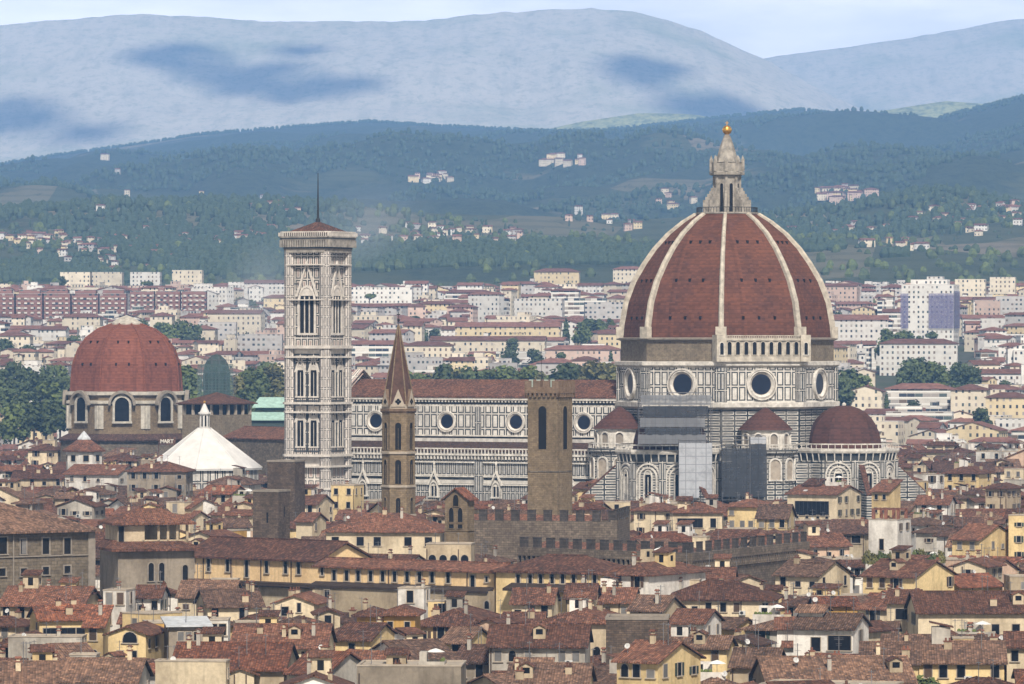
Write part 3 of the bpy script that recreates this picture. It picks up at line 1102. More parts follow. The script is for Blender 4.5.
for k in range(8):
    rot = k * PI / 4
    for py in (318, 281, 243):
        for u in (-0.42, 0.0, 0.42):
            r = lerp_table([(z, r) for r, z in fine], Z(py)) * 0.985
            x, y = local_face(rot, r * math.cos(PI / 8) + 0.05, u * r * 0.383)
            link('vent', vent, dome, (x, y, Z(py)), rot)
# lantern
Zl = Z
mb = MB()
mb.lathe([(7.2, Zl(215)), (8.0, Zl(214)), (8.0, Zl(212.5)), (3.2, Zl(212.4))], 8, OCT, mi=0, cap=False)
mb.lathe([(3.3, Zl(213)), (3.3, Zl(176)), (4.4, Zl(175)), (4.5, Zl(172.5)), (3.9, Zl(171.5)), (3.9, Zl(163)), (4.1, Zl(162.5)), (2.9, Zl(162)), (2.2, Zl(152)), (1.5, Zl(143)), (0.95, Zl(137.5))], 8, OCT, mi=0)
mb.lathe([(1.0, Zl(137.5)), (0.5, Zl(134.2))], 8, OCT, mi=1)
lant = mb.build('lantern', ['lantern stone', 'grey stone trim'], cath)
for k in range(8):
    rot = k * PI / 4
    x, y = local_face(rot, 3.3 * math.cos(PI / 8), 0)
    add_window(lant, x, y, Zl(212), 0.9, 7.2, 'round', 0.16, 0.18, 0, 'window', ('lantern stone', 'dark opening'), rz=rot)
    a = OCT + k * PI / 4
    c_, s_ = math.cos(a), math.sin(a)
    mb = MB()
    for (r0, r1, z0, z1) in ((2.6, 6.1, 212.4, 200), (2.6, 5.5, 200, 197), (2.6, 5.0, 197, 194), (2.6, 4.5, 194, 191), (2.6, 4.1, 191, 188), (2.6, 3.6, 188, 176)):
        mb.prism([(r0 * c_ + 0.34 * s_, r0 * s_ - 0.34 * c_), (r1 * c_ + 0.34 * s_, r1 * s_ - 0.34 * c_), (r1 * c_ - 0.34 * s_, r1 * s_ + 0.34 * c_), (r0 * c_ - 0.34 * s_, r0 * s_ + 0.34 * c_)], Zl(z0), Zl(z1))
    mb.lathe([(0.5, Zl(171.5)), (0.5, Zl(160)), (0, Zl(155))], 6, 0, 4.0 * c_, 4.0 * s_)
    mb.build('buttress', ['lantern stone'], lant)
mb = MB()
mb.lathe([(7.75, Zl(208.0)), (7.75, Zl(207.4))], 16, 0, cap=False)
for k in range(60):
    a = 2 * PI * k / 60
    mb.tube((7.7 * math.cos(a), 7.7 * math.sin(a), Zl(212.4)), (7.7 * math.cos(a), 7.7 * math.sin(a), Zl(207.8)), 0.07, n=4)
mb.build('railing', ['dark iron'], lant)
mb = MB()
mb.ball((0, 0, Zl(130)), 1.2, 20)
gb = mb.build('golden_ball', ['gold'], lant)
mb = MB()
mb.box(-0.07, 0.07, -0.07, 0.07, Zl(125.4), Zl(121))
mb.box(-0.45, 0.45, -0.06, 0.06, Zl(123.2), Zl(122.6))
mb.build('cross', ['gold'], gb)


# tribunes (three great apses) and the small round chapels between them
def tribune(rot, dist, top=447):
    cx, cy_ = local_face(rot, dist, 0)
    n = 10
    off = rot - PI / 2 + PI / n
    zt = Z(top)
    r = 12.8
    mb = MB()
    mb.lathe([(r, 0), (r, zt - 2.8)], n, off, mi=0, cap=False)
    mb.lathe([(r, zt - 2.8), (r + 0.3, zt - 1.0)], n, off, mi=2, cap=False)  # dark ring painted as the shade in the gaps between the brackets
    mb.lathe([(r + 0.9, zt - 1.0), (r + 1.1, zt - 0.5), (r + 1.1, zt + 0.05), (r - 0.2, zt + 0.1)], n, off, mi=1)
    body = mb.build('tribune', ['marble banded', 'marble white', 'marble dark'], cath, (cx, cy_, 0))
    mb = MB()
    for k in range(n * 5):
        a = off + 2 * PI * k / (n * 5)
        rr = (r + 0.85) * math.cos(PI / n) / math.cos(((a - off) % (2 * PI / n)) - PI / n)
        mb.tube((rr * math.cos(a), rr * math.sin(a), zt), (rr * math.cos(a), rr * math.sin(a), zt + 1.1), 0.11, n=4)
    mb.lathe([(r + 1.0, zt + 1.1), (r + 1.0, zt + 1.4), (r + 0.6, zt + 1.4)], n, off, cap=False)
    for k in range(n * 4):
        a = off + 2 * PI * (k + 0.5) / (n * 4)
        rr = (r + 0.3) * math.cos(PI / n) / math.cos(((a - off) % (2 * PI / n)) - PI / n)
        mb.tube((rr * math.cos(a), rr * math.sin(a), zt - 3.0), (rr * 1.03 * math.cos(a), rr * 1.03 * math.sin(a), zt - 0.9), 0.14, 0.24, n=4)
    mb.build('balustrade', ['marble white'], body)
    mb = MB()
    rd_ = 9.4
    hh = Z(405) - zt
    prof = [(rd_ * math.cos(t * PI / 2) ** 0.92, zt + 0.1 + hh * math.sin(t * PI / 2)) for t in frange(0, 1, 9)]
    prof[-1] = (0, prof[-1][1])
    mb.lathe(prof, n, off, mi=0)
    mb.lathe([(0.5, Z(408)), (0.55, Z(403)), (0, Z(401.5))], 8, mi=1)
    mb.build('half_dome', ['old dome tile', 'marble white'], body)
    for k in range(-2, 3):
        fr = k * 2 * PI / n
        x, y = local_face(rot + fr, r * math.cos(PI / n), 0)
        add_window(body, x, y, Z(497), 1.8, 7.6, 'gothic', 0.35, 0.4, 1, 'window', ('marble white', 'dark glass'), rz=rot + fr)
        mb = MB()
        for w, h in ((6.2, 9.3), (4.6, 8.3)):
            mb.ring(arch(w + 0.5, h + 0.25, 'round', 12), arch(w - 0.3, h - 0.15, 'round', 12), -0.35, 0.02)
        mb.build('blind_arch', ['marble white'], body, (x, y, Z(497)), rot + fr)
        u = r * math.sin(PI / n)
        x, y = local_face(rot + fr, r * math.cos(PI / n), u)
        mb = MB()
        mb.box(-0.8, 0.8, -0.75, 0.3, 0, zt - 2.7)
        mb.build('pilaster', ['marble tall panels'], body, (x, y, 0), rot + fr + PI / n)
    # sloping buttresses with tiled backs
    for s_ in (-1, 1):
        mb = MB()
        a, b = (s_ * 10.5, -9.5), (s_ * 17.0, -14.5)
        za, zb = Z(462), Z(490)
        dx, dy = b[0] - a[0], b[1] - a[1]
        L = math.hypot(dx, dy)
        nx_, ny_ = -dy / L * 0.7, dx / L * 0.7
        A = [(a[0] + nx_, a[1] + ny_), (a[0] - nx_, a[1] - ny_), (b[0] - nx_, b[1] - ny_), (b[0] + nx_, b[1] + ny_)]
        tp = [(A[0][0], A[0][1], za), (A[1][0], A[1][1], za), (A[2][0], A[2][1], zb), (A[3][0], A[3][1], zb)]
        mb.shell([tp], 0.35, 0, 0)
        for i in range(4):
            j = (i + 1) % 4
            mb.face(((tp[i][0], tp[i][1], 0), (tp[j][0], tp[j][1], 0), (tp[j][0], tp[j][1], tp[j][2] - 0.36), (tp[i][0], tp[i][1], tp[i][2] - 0.36)), 1)
        mb.build('flying_buttress', ['red brown tile', 'marble banded'], body, (0, 0, 0), rot)
    return body


for rot in (0.0, PI / 2, PI):
    tribune(rot, 32.5)


def exedra(rot, dist, top=447):
    cx, cy_ = local_face(rot, dist, 0)
    mb = MB()
    n = 20
    zt = Z(top)
    mb.lathe([(7.2, 0), (7.2, zt - 1.5), (8.1, zt - 0.8), (8.2, zt), (6.0, zt + 0.02)], n, 0, mi=0, cap=False)
    mb.lathe([(6.0, zt), (6.0, Z(429.5)), (6.6, Z(429)), (6.6, Z(427.5))], n, 0, mi=1, cap=False)
    ex = mb.build('exedra', ['marble banded', 'marble white'], cath, (cx, cy_, 0))
    mb = MB()
    mb.lathe([(6.9, Z(428)), (5.2, Z(421)), (3.0, Z(413.5)), (0.7, Z(407)), (0, Z(406))], n, 0)
    mb.build('roof', ['old dome tile'], ex)
    mb = MB()
    for k in range(48):
        a = 2 * PI * k / 48
        mb.tube((7.9 * math.cos(a), 7.9 * math.sin(a), zt), (7.9 * math.cos(a), 7.9 * math.sin(a), zt + 1.1), 0.12, n=4)
    mb.lathe([(8.1, zt + 1.1), (8.1, zt + 1.35), (7.7, zt + 1.35)], n, 0, cap=False)
    mb.build('balustrade', ['marble white'], ex)
    for k in range(-2, 3):
        fr = rot + k * 0.62
        x, y = local_face(fr, 5.95, 0)
        add_window(ex, x, y, zt + 0.6, 1.9, 3.3, 'round', 0.35, 0.45, 0, 'niche', ('marble white', 'grey stone trim'), rz=fr)
        x, y = local_face(fr, 7.15, 0)
        add_window(ex, x, y, zt - 7.4, 2.6, 5.0, 'round', 0.4, 0.3, 0, 'niche', ('marble white', 'trim stone'), rz=fr)
    # the square block behind the little chapel
    mb = MB()
    w = 11.0
    mb.box(-w, w, -3.2, 6.0, 0, zt - 3.5, 0)
    mb.build('wall', ['marble banded'], ex, (0, 0, 0), rot)


for rot in (-PI / 4 * 1.0, PI / 4):
    exedra(rot - (0.0 if rot > 0 else 0.0), 28.6)
# nave
ZN = Z
x_l, x_r = -106.0, -22.0
cw_, aw = 10.6, 20.4
mb = MB()
mb.box(x_l, x_r, -cw_, cw_, 20, ZN(406.5), 2)
wall_bands(mb, [(ZN(445), ZN(437), 1), (ZN(437), ZN(407.5), 0), (ZN(407.5), ZN(405.5), 3), (ZN(405.5), ZN(400), 4)], x_r - x_l, x_l, -cw_ - 0.02)  # topmost dark band is painted shade below the cornice
nave = mb.build('nave_wall', ['marble panels', 'marble stripes', 'marble banded', 'marble white', 'marble dark'], cath)
mb = MB()
mb.box(x_l, x_r, -cw_ - 0.9, -cw_ - 0.03, ZN(401), ZN(397.3), 0)
mb.box(x_l, x_r, -cw_ - 0.45, -cw_ - 0.03, ZN(438), ZN(436.5), 0)
for k in range(86):
    u = x_l + 0.5 + k * (x_r - x_l - 1) / 85
    mb.box(u - 0.2, u + 0.2, -cw_ - 0.7, -cw_ - 0.03, ZN(403.2), ZN(401))
mb.build('cornice', ['marble white'], nave)
mb = MB()
e = cw_ + 1.1
zr, ze = ZN(379.5) - 0.2, ZN(397)
mb.shell([((x_l - 0.5, -e, ze), (x_r + 1, -e, ze), (x_r + 1, 0, zr), (x_l - 0.5, 0, zr)), ((x_r + 1, e, ze), (x_l - 0.5, e, ze), (x_l - 0.5, 0, zr), (x_r + 1, 0, zr))], 0.4, 0, 1)
mb.build('nave_roof', ['red brown tile', 'trim stone'], cath)
# west front rises above the roof at its far end
mb = MB()
mb.panel([(-cw_ - 1.0, 0), (cw_ + 1.0, 0), (cw_ + 1.0, ZN(398)), (0, ZN(374)), (-cw_ - 1.0, ZN(398))], -0.8, 0.8, 0)
mb.ring([(-cw_ - 1.6, ZN(398.5)), (0, ZN(370.5)), (cw_ + 1.6, ZN(398.5))], [(-cw_ - 1.6, ZN(402)), (0, ZN(374.5)), (cw_ + 1.6, ZN(402))], -1.3, 1.3, 0)
mb.build('west_front', ['campanile panel'], cath, (x_l - 1.2, 0, 0), R(-90))
for px in (376, 447, 516, 584):
    # where the sight line of this column meets the wall
    dx, dy = (px - 512) / F, 1.0
    ox, oy = cath.location.x, cath.location.y
    nx_, ny_ = math.sin(TH), -math.cos(TH)
    t = (cw_ + ox * nx_ + oy * ny_) / (dx * nx_ + dy * ny_)
    lx = (t * dx - ox) * math.cos(TH) + (t - oy) * math.sin(TH)
    oculus(nave, lx, -cw_ - 0.02, ZN(423), 2.75, 1.75, 0.55)
    mb = MB()
    for s_ in (-1,):
        mb.box(lx + 8.5, lx + 10.1, -cw_ - 0.5, -cw_ - 0.03, ZN(436.4), ZN(408))
    mb.build('pilaster', ['marble tall panels'], nave)
# aisle with its arcaded gallery
mb = MB()
mb.box(x_l, x_r + 3, -aw, -cw_ - 0.04, 0, ZN(452), 4)
ya = -aw - 0.02
wall_bands(mb, [(ZN(463), ZN(456), 0), (ZN(477.5), ZN(463), 1), (ZN(486), ZN(477.5), 2), (ZN(520), ZN(486), 3)], x_r + 3 - x_l, x_l, ya)
aisle = mb.build('aisle_wall', ['marble fine', 'marble tall panels', 'marble stripes', 'marble tall panels', 'marble banded'], cath)
mb = MB()
mb.shell([((x_l, -aw - 0.2, ZN(452) + 0.1), (x_r + 3, -aw - 0.2, ZN(452) + 0.1), (x_r + 3, -cw_ - 0.05, ZN(443.5)), (x_l, -cw_ - 0.05, ZN(443.5)))], 0.3, 0, 0)
mb.build('aisle_roof', ['dark brown tile'], cath)
mb = MB()
mb.box(x_l, x_r + 3, -aw - 1.3, -aw - 0.03, ZN(456.5), ZN(454.6), 0)
mb.box(x_l, x_r + 3, -aw - 1.3, -aw - 1.0, ZN(450.2), ZN(449), 0)
mb.box(x_l, x_r + 3, -aw - 0.6, -aw - 0.03, ZN(464), ZN(462.6), 0)
mb.box(x_l, x_r + 3, -aw - 0.5, -aw - 0.03, ZN(478.2), ZN(477), 0)
mb.box(x_l, x_r + 3, -aw - 0.5, -aw - 0.03, ZN(486.4), ZN(485.2), 0)
n = 88
for k in range(n):
    u = x_l + 0.6 + k * (x_r + 3 - x_l - 1.2) / (n - 1)
    mb.box(u - 0.13, u + 0.13, -aw - 1.25, -aw - 1.05, ZN(454.6), ZN(450.2), 0)
    mb.box(u - 0.22, u + 0.22, -aw - 1.1, -aw - 0.03, ZN(460.3), ZN(456.5), 0)
mb.build('arcaded_gallery', ['marble white'], aisle)
for px in (412, 480, 548, 615):
    dx = (px - 512) / F
    nx_, ny_ = math.sin(TH), -math.cos(TH)
    t = (aw + ox * nx_ + oy * ny_) / (dx * nx_ + ny_)
    lx = (t * dx - ox) * math.cos(TH) + (t - oy) * math.sin(TH)
    mb = MB()
    mb.box(lx - 1.1, lx + 1.1, -aw - 1.0, -aw - 0.03, 0, ZN(462.6), 0)
    mb.build('buttress', ['marble tall panels'], aisle)
for px in (364, 435, 497, 570):
    dx = (px - 512) / F
    t = (aw + ox * nx_ + oy * ny_) / (dx * nx_ + ny_)
    lx = (t * dx - ox) * math.cos(TH) + (t - oy) * math.sin(TH)
    w_ = add_window(aisle, lx, -aw - 0.04, ZN(498), 1.9, 3.6, 'gothic', 0.4, 0.8, 1, 'window', ('marble white', 'dark glass'), gable=2.6)
    mb = MB()
    mb.lathe([(0.32, 6.0), (0.2, 8.0), (0.32, 8.3), (0, 9.6)], 6, 0, 0, -0.5)
    mb.build('finial', ['marble white'], w_)
LAND['great dome'] = (727, 290)
LAND['nave of the cathedral'] = (480, 430)
occlude_tree(cath, 'cathedral')

# ------------------------------------------------------------------ scaffolding on the south apse
scx, scy = local_face(TH, 32.5, 0, (cath.location.x, cath.location.y))


def scaffold(px0, px1, D, depth, levels, sheets, label, mat_pole='metal'):
    """poles and decks between pixel columns px0-px1; sheets: (px0, px1, py top, py bottom, material)"""
    s = D / F
    xa, xb = px2x(px0, D), px2x(px1, D)
    root = thing('scaffolding', label, 'scaffolding', ((xa + xb) / 2, D, 0))
    hw = (xb - xa) / 2
    zt, zb = py2z(levels[0], D), py2z(levels[-1], D)
    mb = MB()
    n = max(2, int(hw * 2 / 2.4))
    for k in range(n + 1):
        x = -hw + 2 * hw * k / n
        for y in (0, depth):
            mb.tube((x, y, zb), (x, y, zt + 0.8), 0.075, n=4)
    for lv in levels:
        z = py2z(lv, D)
        for y in (0, depth):
            for dz in (0.0, 1.0):
                mb.tube((-hw, y, z + dz), (hw, y, z + dz), 0.06, n=4)
    for k in range(n):
        x0, x1 = -hw + 2 * hw * k / n, -hw + 2 * hw * (k + 1) / n
        for i in range(len(levels) - 1):
            if (k + i) % 3 == 0:
                mb.tube((x0, 0, py2z(levels[i + 1], D)), (x1, 0, py2z(levels[i], D)), 0.05, n=4)
    mb.build('pole_frame', [mat_pole], root)
    for lv in levels:
        z = py2z(lv, D)
        mb = MB()
        mb.box(-hw, hw, 0.1, depth - 0.1, z - 0.12, z)
        mb.build('deck', ['grey stone trim'], root)
    for a, b, t, bt, m in sheets:
        mb = MB()
        x0, x1 = px2x(a, D) - root.location.x, px2x(b, D) - root.location.x
        n = max(1, int((x1 - x0) / 2.5))
        for k in range(n):
            u0, u1 = x0 + (x1 - x0) * k / n, x0 + (x1 - x0) * (k + 1) / n
            mid = (u0 + u1) / 2
            for (p, q, y0, y1) in ((u0, mid, -0.12, -0.26), (mid, u1, -0.26, -0.12)):
                mb.face(((p, y0, py2z(bt, D)), (q, y1, py2z(bt, D)), (q, y1, py2z(t, D)), (p, y0, py2z(t, D))))
        mb.build('netting', [m], root)
    return root


scaffold(639, 712, scy - 15, 9.0, [397, 408, 418, 428, 437, 446],
         [(641, 711, 395, 405, 'grey netting'), (643, 708, 406, 417, 'dark netting'), (640, 705, 418, 427, 'grey netting'), (645, 700, 428, 435, 'dark netting'), (638, 706, 434.5, 444, 'grey netting')],
         'tiered grey scaffolding wrapped round the apse below the oculi of the dome')
scaffold(679, 712, scy - 18.5, 3.0, [444, 454, 464, 474, 484, 494, 504], [(679, 712, 443, 498, 'white sheeting')],
         'pale sheeted scaffolding tower standing in front of the cathedral apse')
o_ = scaffold(722, 750, 1258, 4.0, [440, 450, 460, 470, 480, 490, 500], [(722, 750, 448, 497, 'dark netting')],
              'dark netted scaffolding tower right of the pale sheeted one')
scaffold(750.5, 766, 1260, 4.0, [440, 450, 460, 470, 480, 490, 500], [(750.5, 766, 437, 443.5, 'white sheeting'), (750.5, 766, 444, 497, 'dark netting')],
         'narrow dark scaffolding tower with a white sheet near its top')
LAND['scaffolding tower'] = (700, 470)

# ------------------------------------------------------------------ campanile
DCP = 1312.0
Z2 = lambda py: py2z(py, DCP)
camp = thing('bell_tower', 'tall slender striped marble bell tower with flat red cap and mast', 'bell tower', (px2x(318, DCP), DCP, 0), R(-28))
hw = 5.4
shaft = MB()
for z0, z1, mi in ((0, Z2(488), 0), (Z2(488), Z2(466), 2), (Z2(466), Z2(455), 1), (Z2(455), Z2(412), 0), (Z2(412), Z2(403), 1), (Z2(403), Z2(357), 0), (Z2(357), Z2(347), 1), (Z2(347), Z2(252), 0)):
    shaft.box(-hw, hw, -hw, hw, z0, z1, mi)
sh = shaft.build('shaft', ['campanile marble', 'campanile white', 'campanile panel'], camp)
for sx in (-1, 1):
    for sy in (-1, 1):
        mb = MB()
        mb.lathe([(1.5, 0), (1.5, Z2(252))], 8, OCT, sx * (hw - 0.2), sy * (hw - 0.2))
        mb.build('corner_buttress', ['campanile corner'], camp)
for py, d, t in ((347, 0.45, 3), (357, 0.3, 1.6), (403, 0.45, 2.2), (412, 0.3, 1.6), (455, 0.45, 2.4), (466, 0.35, 1.8), (488, 0.4, 2.0), (300, 0.16, 1.0), (265, 0.2, 1.2)):
    mb = MB()
    q = hw + 1.15 + d
    c_ = 1.15
    poly = [(-q + c_, -q), (q - c_, -q), (q, -q + c_), (q, q - c_), (q - c_, q), (-q + c_, q), (-q, q - c_), (-q, -q + c_)]
    mb.prism(poly, Z2(py) - t * 0.13, Z2(py) + t * 0.13)
    mb.build('string_course', ['campanile white'], camp)
mb = MB()


def sq(mb, q0, z0, q1, z1, mi=0, c0=1.2):
    def P(q):
        return [(-q + c0, -q), (q - c0, -q), (q, -q + c0), (q, q - c0), (q - c0, q), (-q + c0, q), (-q, q - c0), (-q, -q + c0)]
    a, b = P(q0), P(q1)
    for i in range(8):
        j = (i + 1) % 8
        mb.face(((*a[i], z0), (*a[j], z0), (*b[j], z1), (*b[i], z1)), mi)


sq(mb, 6.75, Z2(253), 6.75, Z2(250.5))
sq(mb, 6.75, Z2(250.5), 6.9, Z2(249), 1)
sq(mb, 6.9, Z2(249), 7.05, Z2(240.5), 2)
sq(mb, 7.45, Z2(240.5), 7.5, Z2(239.6), 3)
sq(mb, 7.5, Z2(239.6), 7.5, Z2(238.2), 2)
sq(mb, 7.5, Z2(238.2), 7.65, Z2(238))
sq(mb, 7.65, Z2(238), 7.65, Z2(236.6))
mb.face([(-7.6, -6.5, Z2(236.7)), (7.6, -6.5, Z2(236.7)), (7.6, 6.5, Z2(236.7)), (-7.6, 6.5, Z2(236.7))])
for k in range(4):
    m = Matrix.Rotation(k * PI / 2, 4, 'Z')
    for i in range(20):
        u = -6.6 + i * 13.2 / 19
        bb = MB()
        bb.box(u - 0.19, u + 0.19, -7.45, -6.8, Z2(247.5), Z2(240.5), 0)
        kk = len(mb.v)
        mb.v += [tuple(m @ Vector(v)) for v in bb.v]
        mb.f += [tuple(kk + q for q in f) for f in bb.f]
        mb.m += bb.m
mb.build('cornice', ['lantern stone', 'grey stone trim', 'marble dark', 'grey stone trim'], camp)
mb = MB()
for k in range(4):
    m = Matrix.Rotation(k * PI / 2, 4, 'Z')
    for i in range(24):
        u = -7.2 + i * 14.4 / 23
        bb = MB()
        bb.box(u - 0.1, u + 0.1, -7.5, -7.32, Z2(236.6), Z2(233), 0)
        kk = len(mb.v)
        mb.v += [tuple(m @ Vector(v)) for v in bb.v]
        mb.f += [tuple(kk + q for q in f) for f in bb.f]
        mb.m += bb.m
sq(mb, 7.52, Z2(233), 7.52, Z2(231.8))
sq(mb, 7.52, Z2(231.8), 7.28, Z2(231.79))
sq(mb, 7.28, Z2(231.8), 7.28, Z2(233))
mb.build('balustrade', ['campanile white'], camp)
mb = MB()
sq(mb, 6.6, Z2(233.6), 0.6, Z2(222), 0, 0.4)
sq(mb, 6.6, Z2(236.6), 6.6, Z2(233.6), 1, 0.4)
mb.lathe([(0.7, Z2(222.5)), (0.55, Z2(219)), (0.2, Z2(217.5))], 8, mi=2)
cap = mb.build('roof', ['red brown tile', 'dark stone', 'dark iron'], camp)
mb = MB()
mb.tube((0, 0, Z2(219)), (0, 0, Z2(173)), 0.30, 0.09, 8)
mb.build('mast', ['dark iron'], camp)
for k in range(4):
    rz = k * PI / 2
    face_root = lambda u: (u * math.cos(rz) + (hw + 0.02) * math.sin(rz), u * math.sin(rz) - (hw + 0.02) * math.cos(rz))
    x, y = face_root(0)
    add_window(camp, x, y, Z2(333), 4.2, 11.6, 'gothic', 0.6, 0.36, 2, 'window', ('campanile white', 'dark opening'), rz=rz, gable=6.0, tymp=0.25)
    for zz in (396, 446):
        for u in (-1.95, 1.95):
            x, y = face_root(u)
            add_window(camp, x, y, Z2(zz), 1.9, 7.6, 'gothic', 0.42, 0.22, 1, 'window', ('campanile white', 'dark opening'), rz=rz, gable=2.6, tymp=0.12)
        x, y = face_root(0)
        mb = MB()
        for a, b, c_, d in ((-3.9, 3.9, -1.4, -1.0), (-3.9, 3.9, 10.4, 10.8), (-3.9, -3.5, -1.4, 10.8), (3.5, 3.9, -1.4, 10.8), (-0.17, 0.17, -1.4, 10.8)):
            mb.box(a, b, -0.12, 0.0, c_, d)
        mb.build('dark_frame', ['marble dark'], camp, (x, y, Z2(zz)), rz)
    for u in (-3.4, 3.4):
        x, y = face_root(u)
        mb = MB()
        for a, b, c_, d in ((-0.9, 0.9, 0, 0.25), (-0.9, 0.9, 13.2, 13.45), (-0.9, -0.65, 0, 13.4), (0.65, 0.9, 0, 13.4)):
            mb.box(a, b, -0.1, 0.0, c_, d)
        mb.build('dark_frame', ['marble dark'], camp, (x, y, Z2(336)), rz)
LAND['marble bell tower'] = (318, 350)
occlude_tree(camp, 'campanile')

# ------------------------------------------------------------------ baptistery roof
DB = 1372.0
Z3 = lambda py: py2z(py, DB)
bap = thing('baptistery', 'octagonal baptistery under a white marble pyramid roof with small lantern', 'baptistery', (px2x(204.5, DB), DB, 0), R(-28))
mb = MB()
mb.lathe([(14.6, 0), (14.6, Z3(468.6))], 8, OCT)
mb.build('wall', ['marble panels'], bap)
mb = MB()
mb.lathe([(15.5, Z3(469.5)), (15.6, Z3(467.5)), (1.6, Z3(428))], 8, OCT, mi=0)
rf = mb.build('roof', ['pyramid marble'], bap)
for k in range(8):
    a = OCT + k * PI / 4
    mb = MB()
    mb.tube((15.6 * math.cos(a), 15.6 * math.sin(a), Z3(467.5)), (1.6 * math.cos(a), 1.6 * math.sin(a), Z3(428)), 0.22, n=5)
    mb.build('rib', ['pyramid marble'], rf)
mb = MB()
mb.lathe([(1.9, Z3(431)), (1.9, Z3(427.5)), (1.25, Z3(427.4)), (1.25, Z3(414))], 8, OCT, mi=0, cap=False)
mb.lathe([(1.7, Z3(414.2)), (1.75, Z3(412.5)), (1.3, Z3(412)), (0.25, Z3(403.5))], 8, OCT, mi=0)
ln = mb.build('lantern', ['pyramid marble'], bap)
for k in range(8):
    rot = k * PI / 4
    x, y = local_face(rot, 1.25 * math.cos(PI / 8), 0)
    add_window(ln, x, y, Z3(426.5), 0.5, 3.0, 'round', 0.1, 0.1, 0, 'window', ('pyramid marble', 'dark opening'), rz=rot)
mb = MB()
mb.ball((0, 0, Z3(402)), 0.36, 12)
mb.build('golden_ball', ['gold'], ln)
LAND['white pyramid roof'] = (205, 445)
occlude_tree(bap, 'baptistery')

# ------------------------------------------------------------------ chapel dome on the left
DS = 1600.0
Z4 = lambda py: py2z(py, DS)
chap = thing('domed_chapel', 'brown stone chapel with a smooth red tiled dome and white framed windows', 'chapel', (px2x(126.5, DS), DS, 0), 0)
r8 = 19.0
mb = MB()
mb.lathe([(r8, 0), (r8, Z4(404))], 8, OCT, mi=0, cap=False)
mb.lathe([(r8, Z4(404)), (r8 + 0.7, Z4(403)), (r8 + 0.7, Z4(400.5)), (r8, Z4(400))], 8, OCT, mi=1, cap=False)
mb.lathe([(r8, Z4(400)), (r8, Z4(395.5))], 8, OCT, mi=0, cap=False)
mb.lathe([(r8, Z4(395.5)), (r8 + 1.0, Z4(394.5)), (r8 + 1.0, Z4(391.5)), (r8 - 1.5, Z4(391))], 8, OCT, mi=1)
cw2 = mb.build('wall', ['tower stone', 'old white stone'], chap)
AP4 = r8 * math.cos(PI / 8)
for k in range(8):
    rot = k * PI / 4
    x, y = local_face(rot, AP4 + 0.78, 0)
    add_window(cw2, x, y, Z4(420.5), 4.4, 7.4, 'round', 0.7, 0.35, 0, 'window', ('old white stone', 'dark glass'), rz=rot)
    mb = MB()
    mb.ring(arch(8.4, 4.6, 'round', 14), arch(6.9, 3.7, 'round', 14), -1.3, 0.0, 0)
    mb.build('pediment', ['grey stone trim'], cw2, (x, y, Z4(404.6)), rot)
    for u in (-0.93, 0.93):
        x, y = local_face(rot, AP4, u * r8 * 0.383)
        mb = MB()
        mb.box(-1.0, 1.0, -0.35, 0.05, Z4(428), Z4(405))
        mb.build('pilaster', ['old white stone'], cw2, (x, y, 0), rot)
mb = MB()
CP = [(17.6, 391), (17.4, 380), (16.9, 364), (15.2, 349), (12.8, 338), (9.2, 329.5), (5.0, 324.5), (4.2, 323.5)]
pr = []
for (r0, y0), (r1, y1) in zip(CP, CP[1:]):
    for t in (0, 0.5):
        pr.append((r0 + (r1 - r0) * t, Z4(y0 + (y1 - y0) * t)))
pr.append((CP[-1][0], Z4(CP[-1][1])))
mb.lathe([(r * 1.03, z) for r, z in pr], 8, OCT, mi=0)
mb.lathe([(4.9, Z4(325.2)), (4.9, Z4(323)), (2.2, Z4(317.5)), (0, Z4(315))], 16, mi=1)
cd = mb.build('dome', ['chapel dome tile', 'old white stone'], chap)
for k in range(8):
    a = OCT + k * PI / 4
    mb = MB()
    for (r0, z0), (r1, z1) in zip(pr, pr[1:]):
        mb.tube((r0 * 1.035 * math.cos(a), r0 * 1.035 * math.sin(a), z0), (r1 * 1.035 * math.cos(a), r1 * 1.035 * math.sin(a), z1), 0.36, n=5)
    mb.build('rib', ['chapel dome tile'], cd)
for k in range(8):
    rot = k * PI / 4
    for py, us in ((364, (-0.3, 0.3)), (342, (-0.3, 0.3))):
        for u in us:
            r = lerp_table([(z, r) for r, z in pr], Z4(py)) * 1.03
            x, y = local_face(rot, r * math.cos(PI / 8) + 0.05, u * r * 0.383)
            link('vent', vent, cd, (x, y, Z4(py)), rot)
mb = MB()
mb.lathe([(21.5, 0), (21.5, Z4(439))], 8, OCT, mi=0)
mb.lathe([(22.6, Z4(440)), (22.7, Z4(438.6)), (18.0, Z4(431.5))], 8, OCT, mi=1)
mb.build('lower_storey', ['dark stone', 'dark brown tile'], chap)
LAND['red chapel dome'] = (127, 360)
occlude_tree(chap, 'chapel')

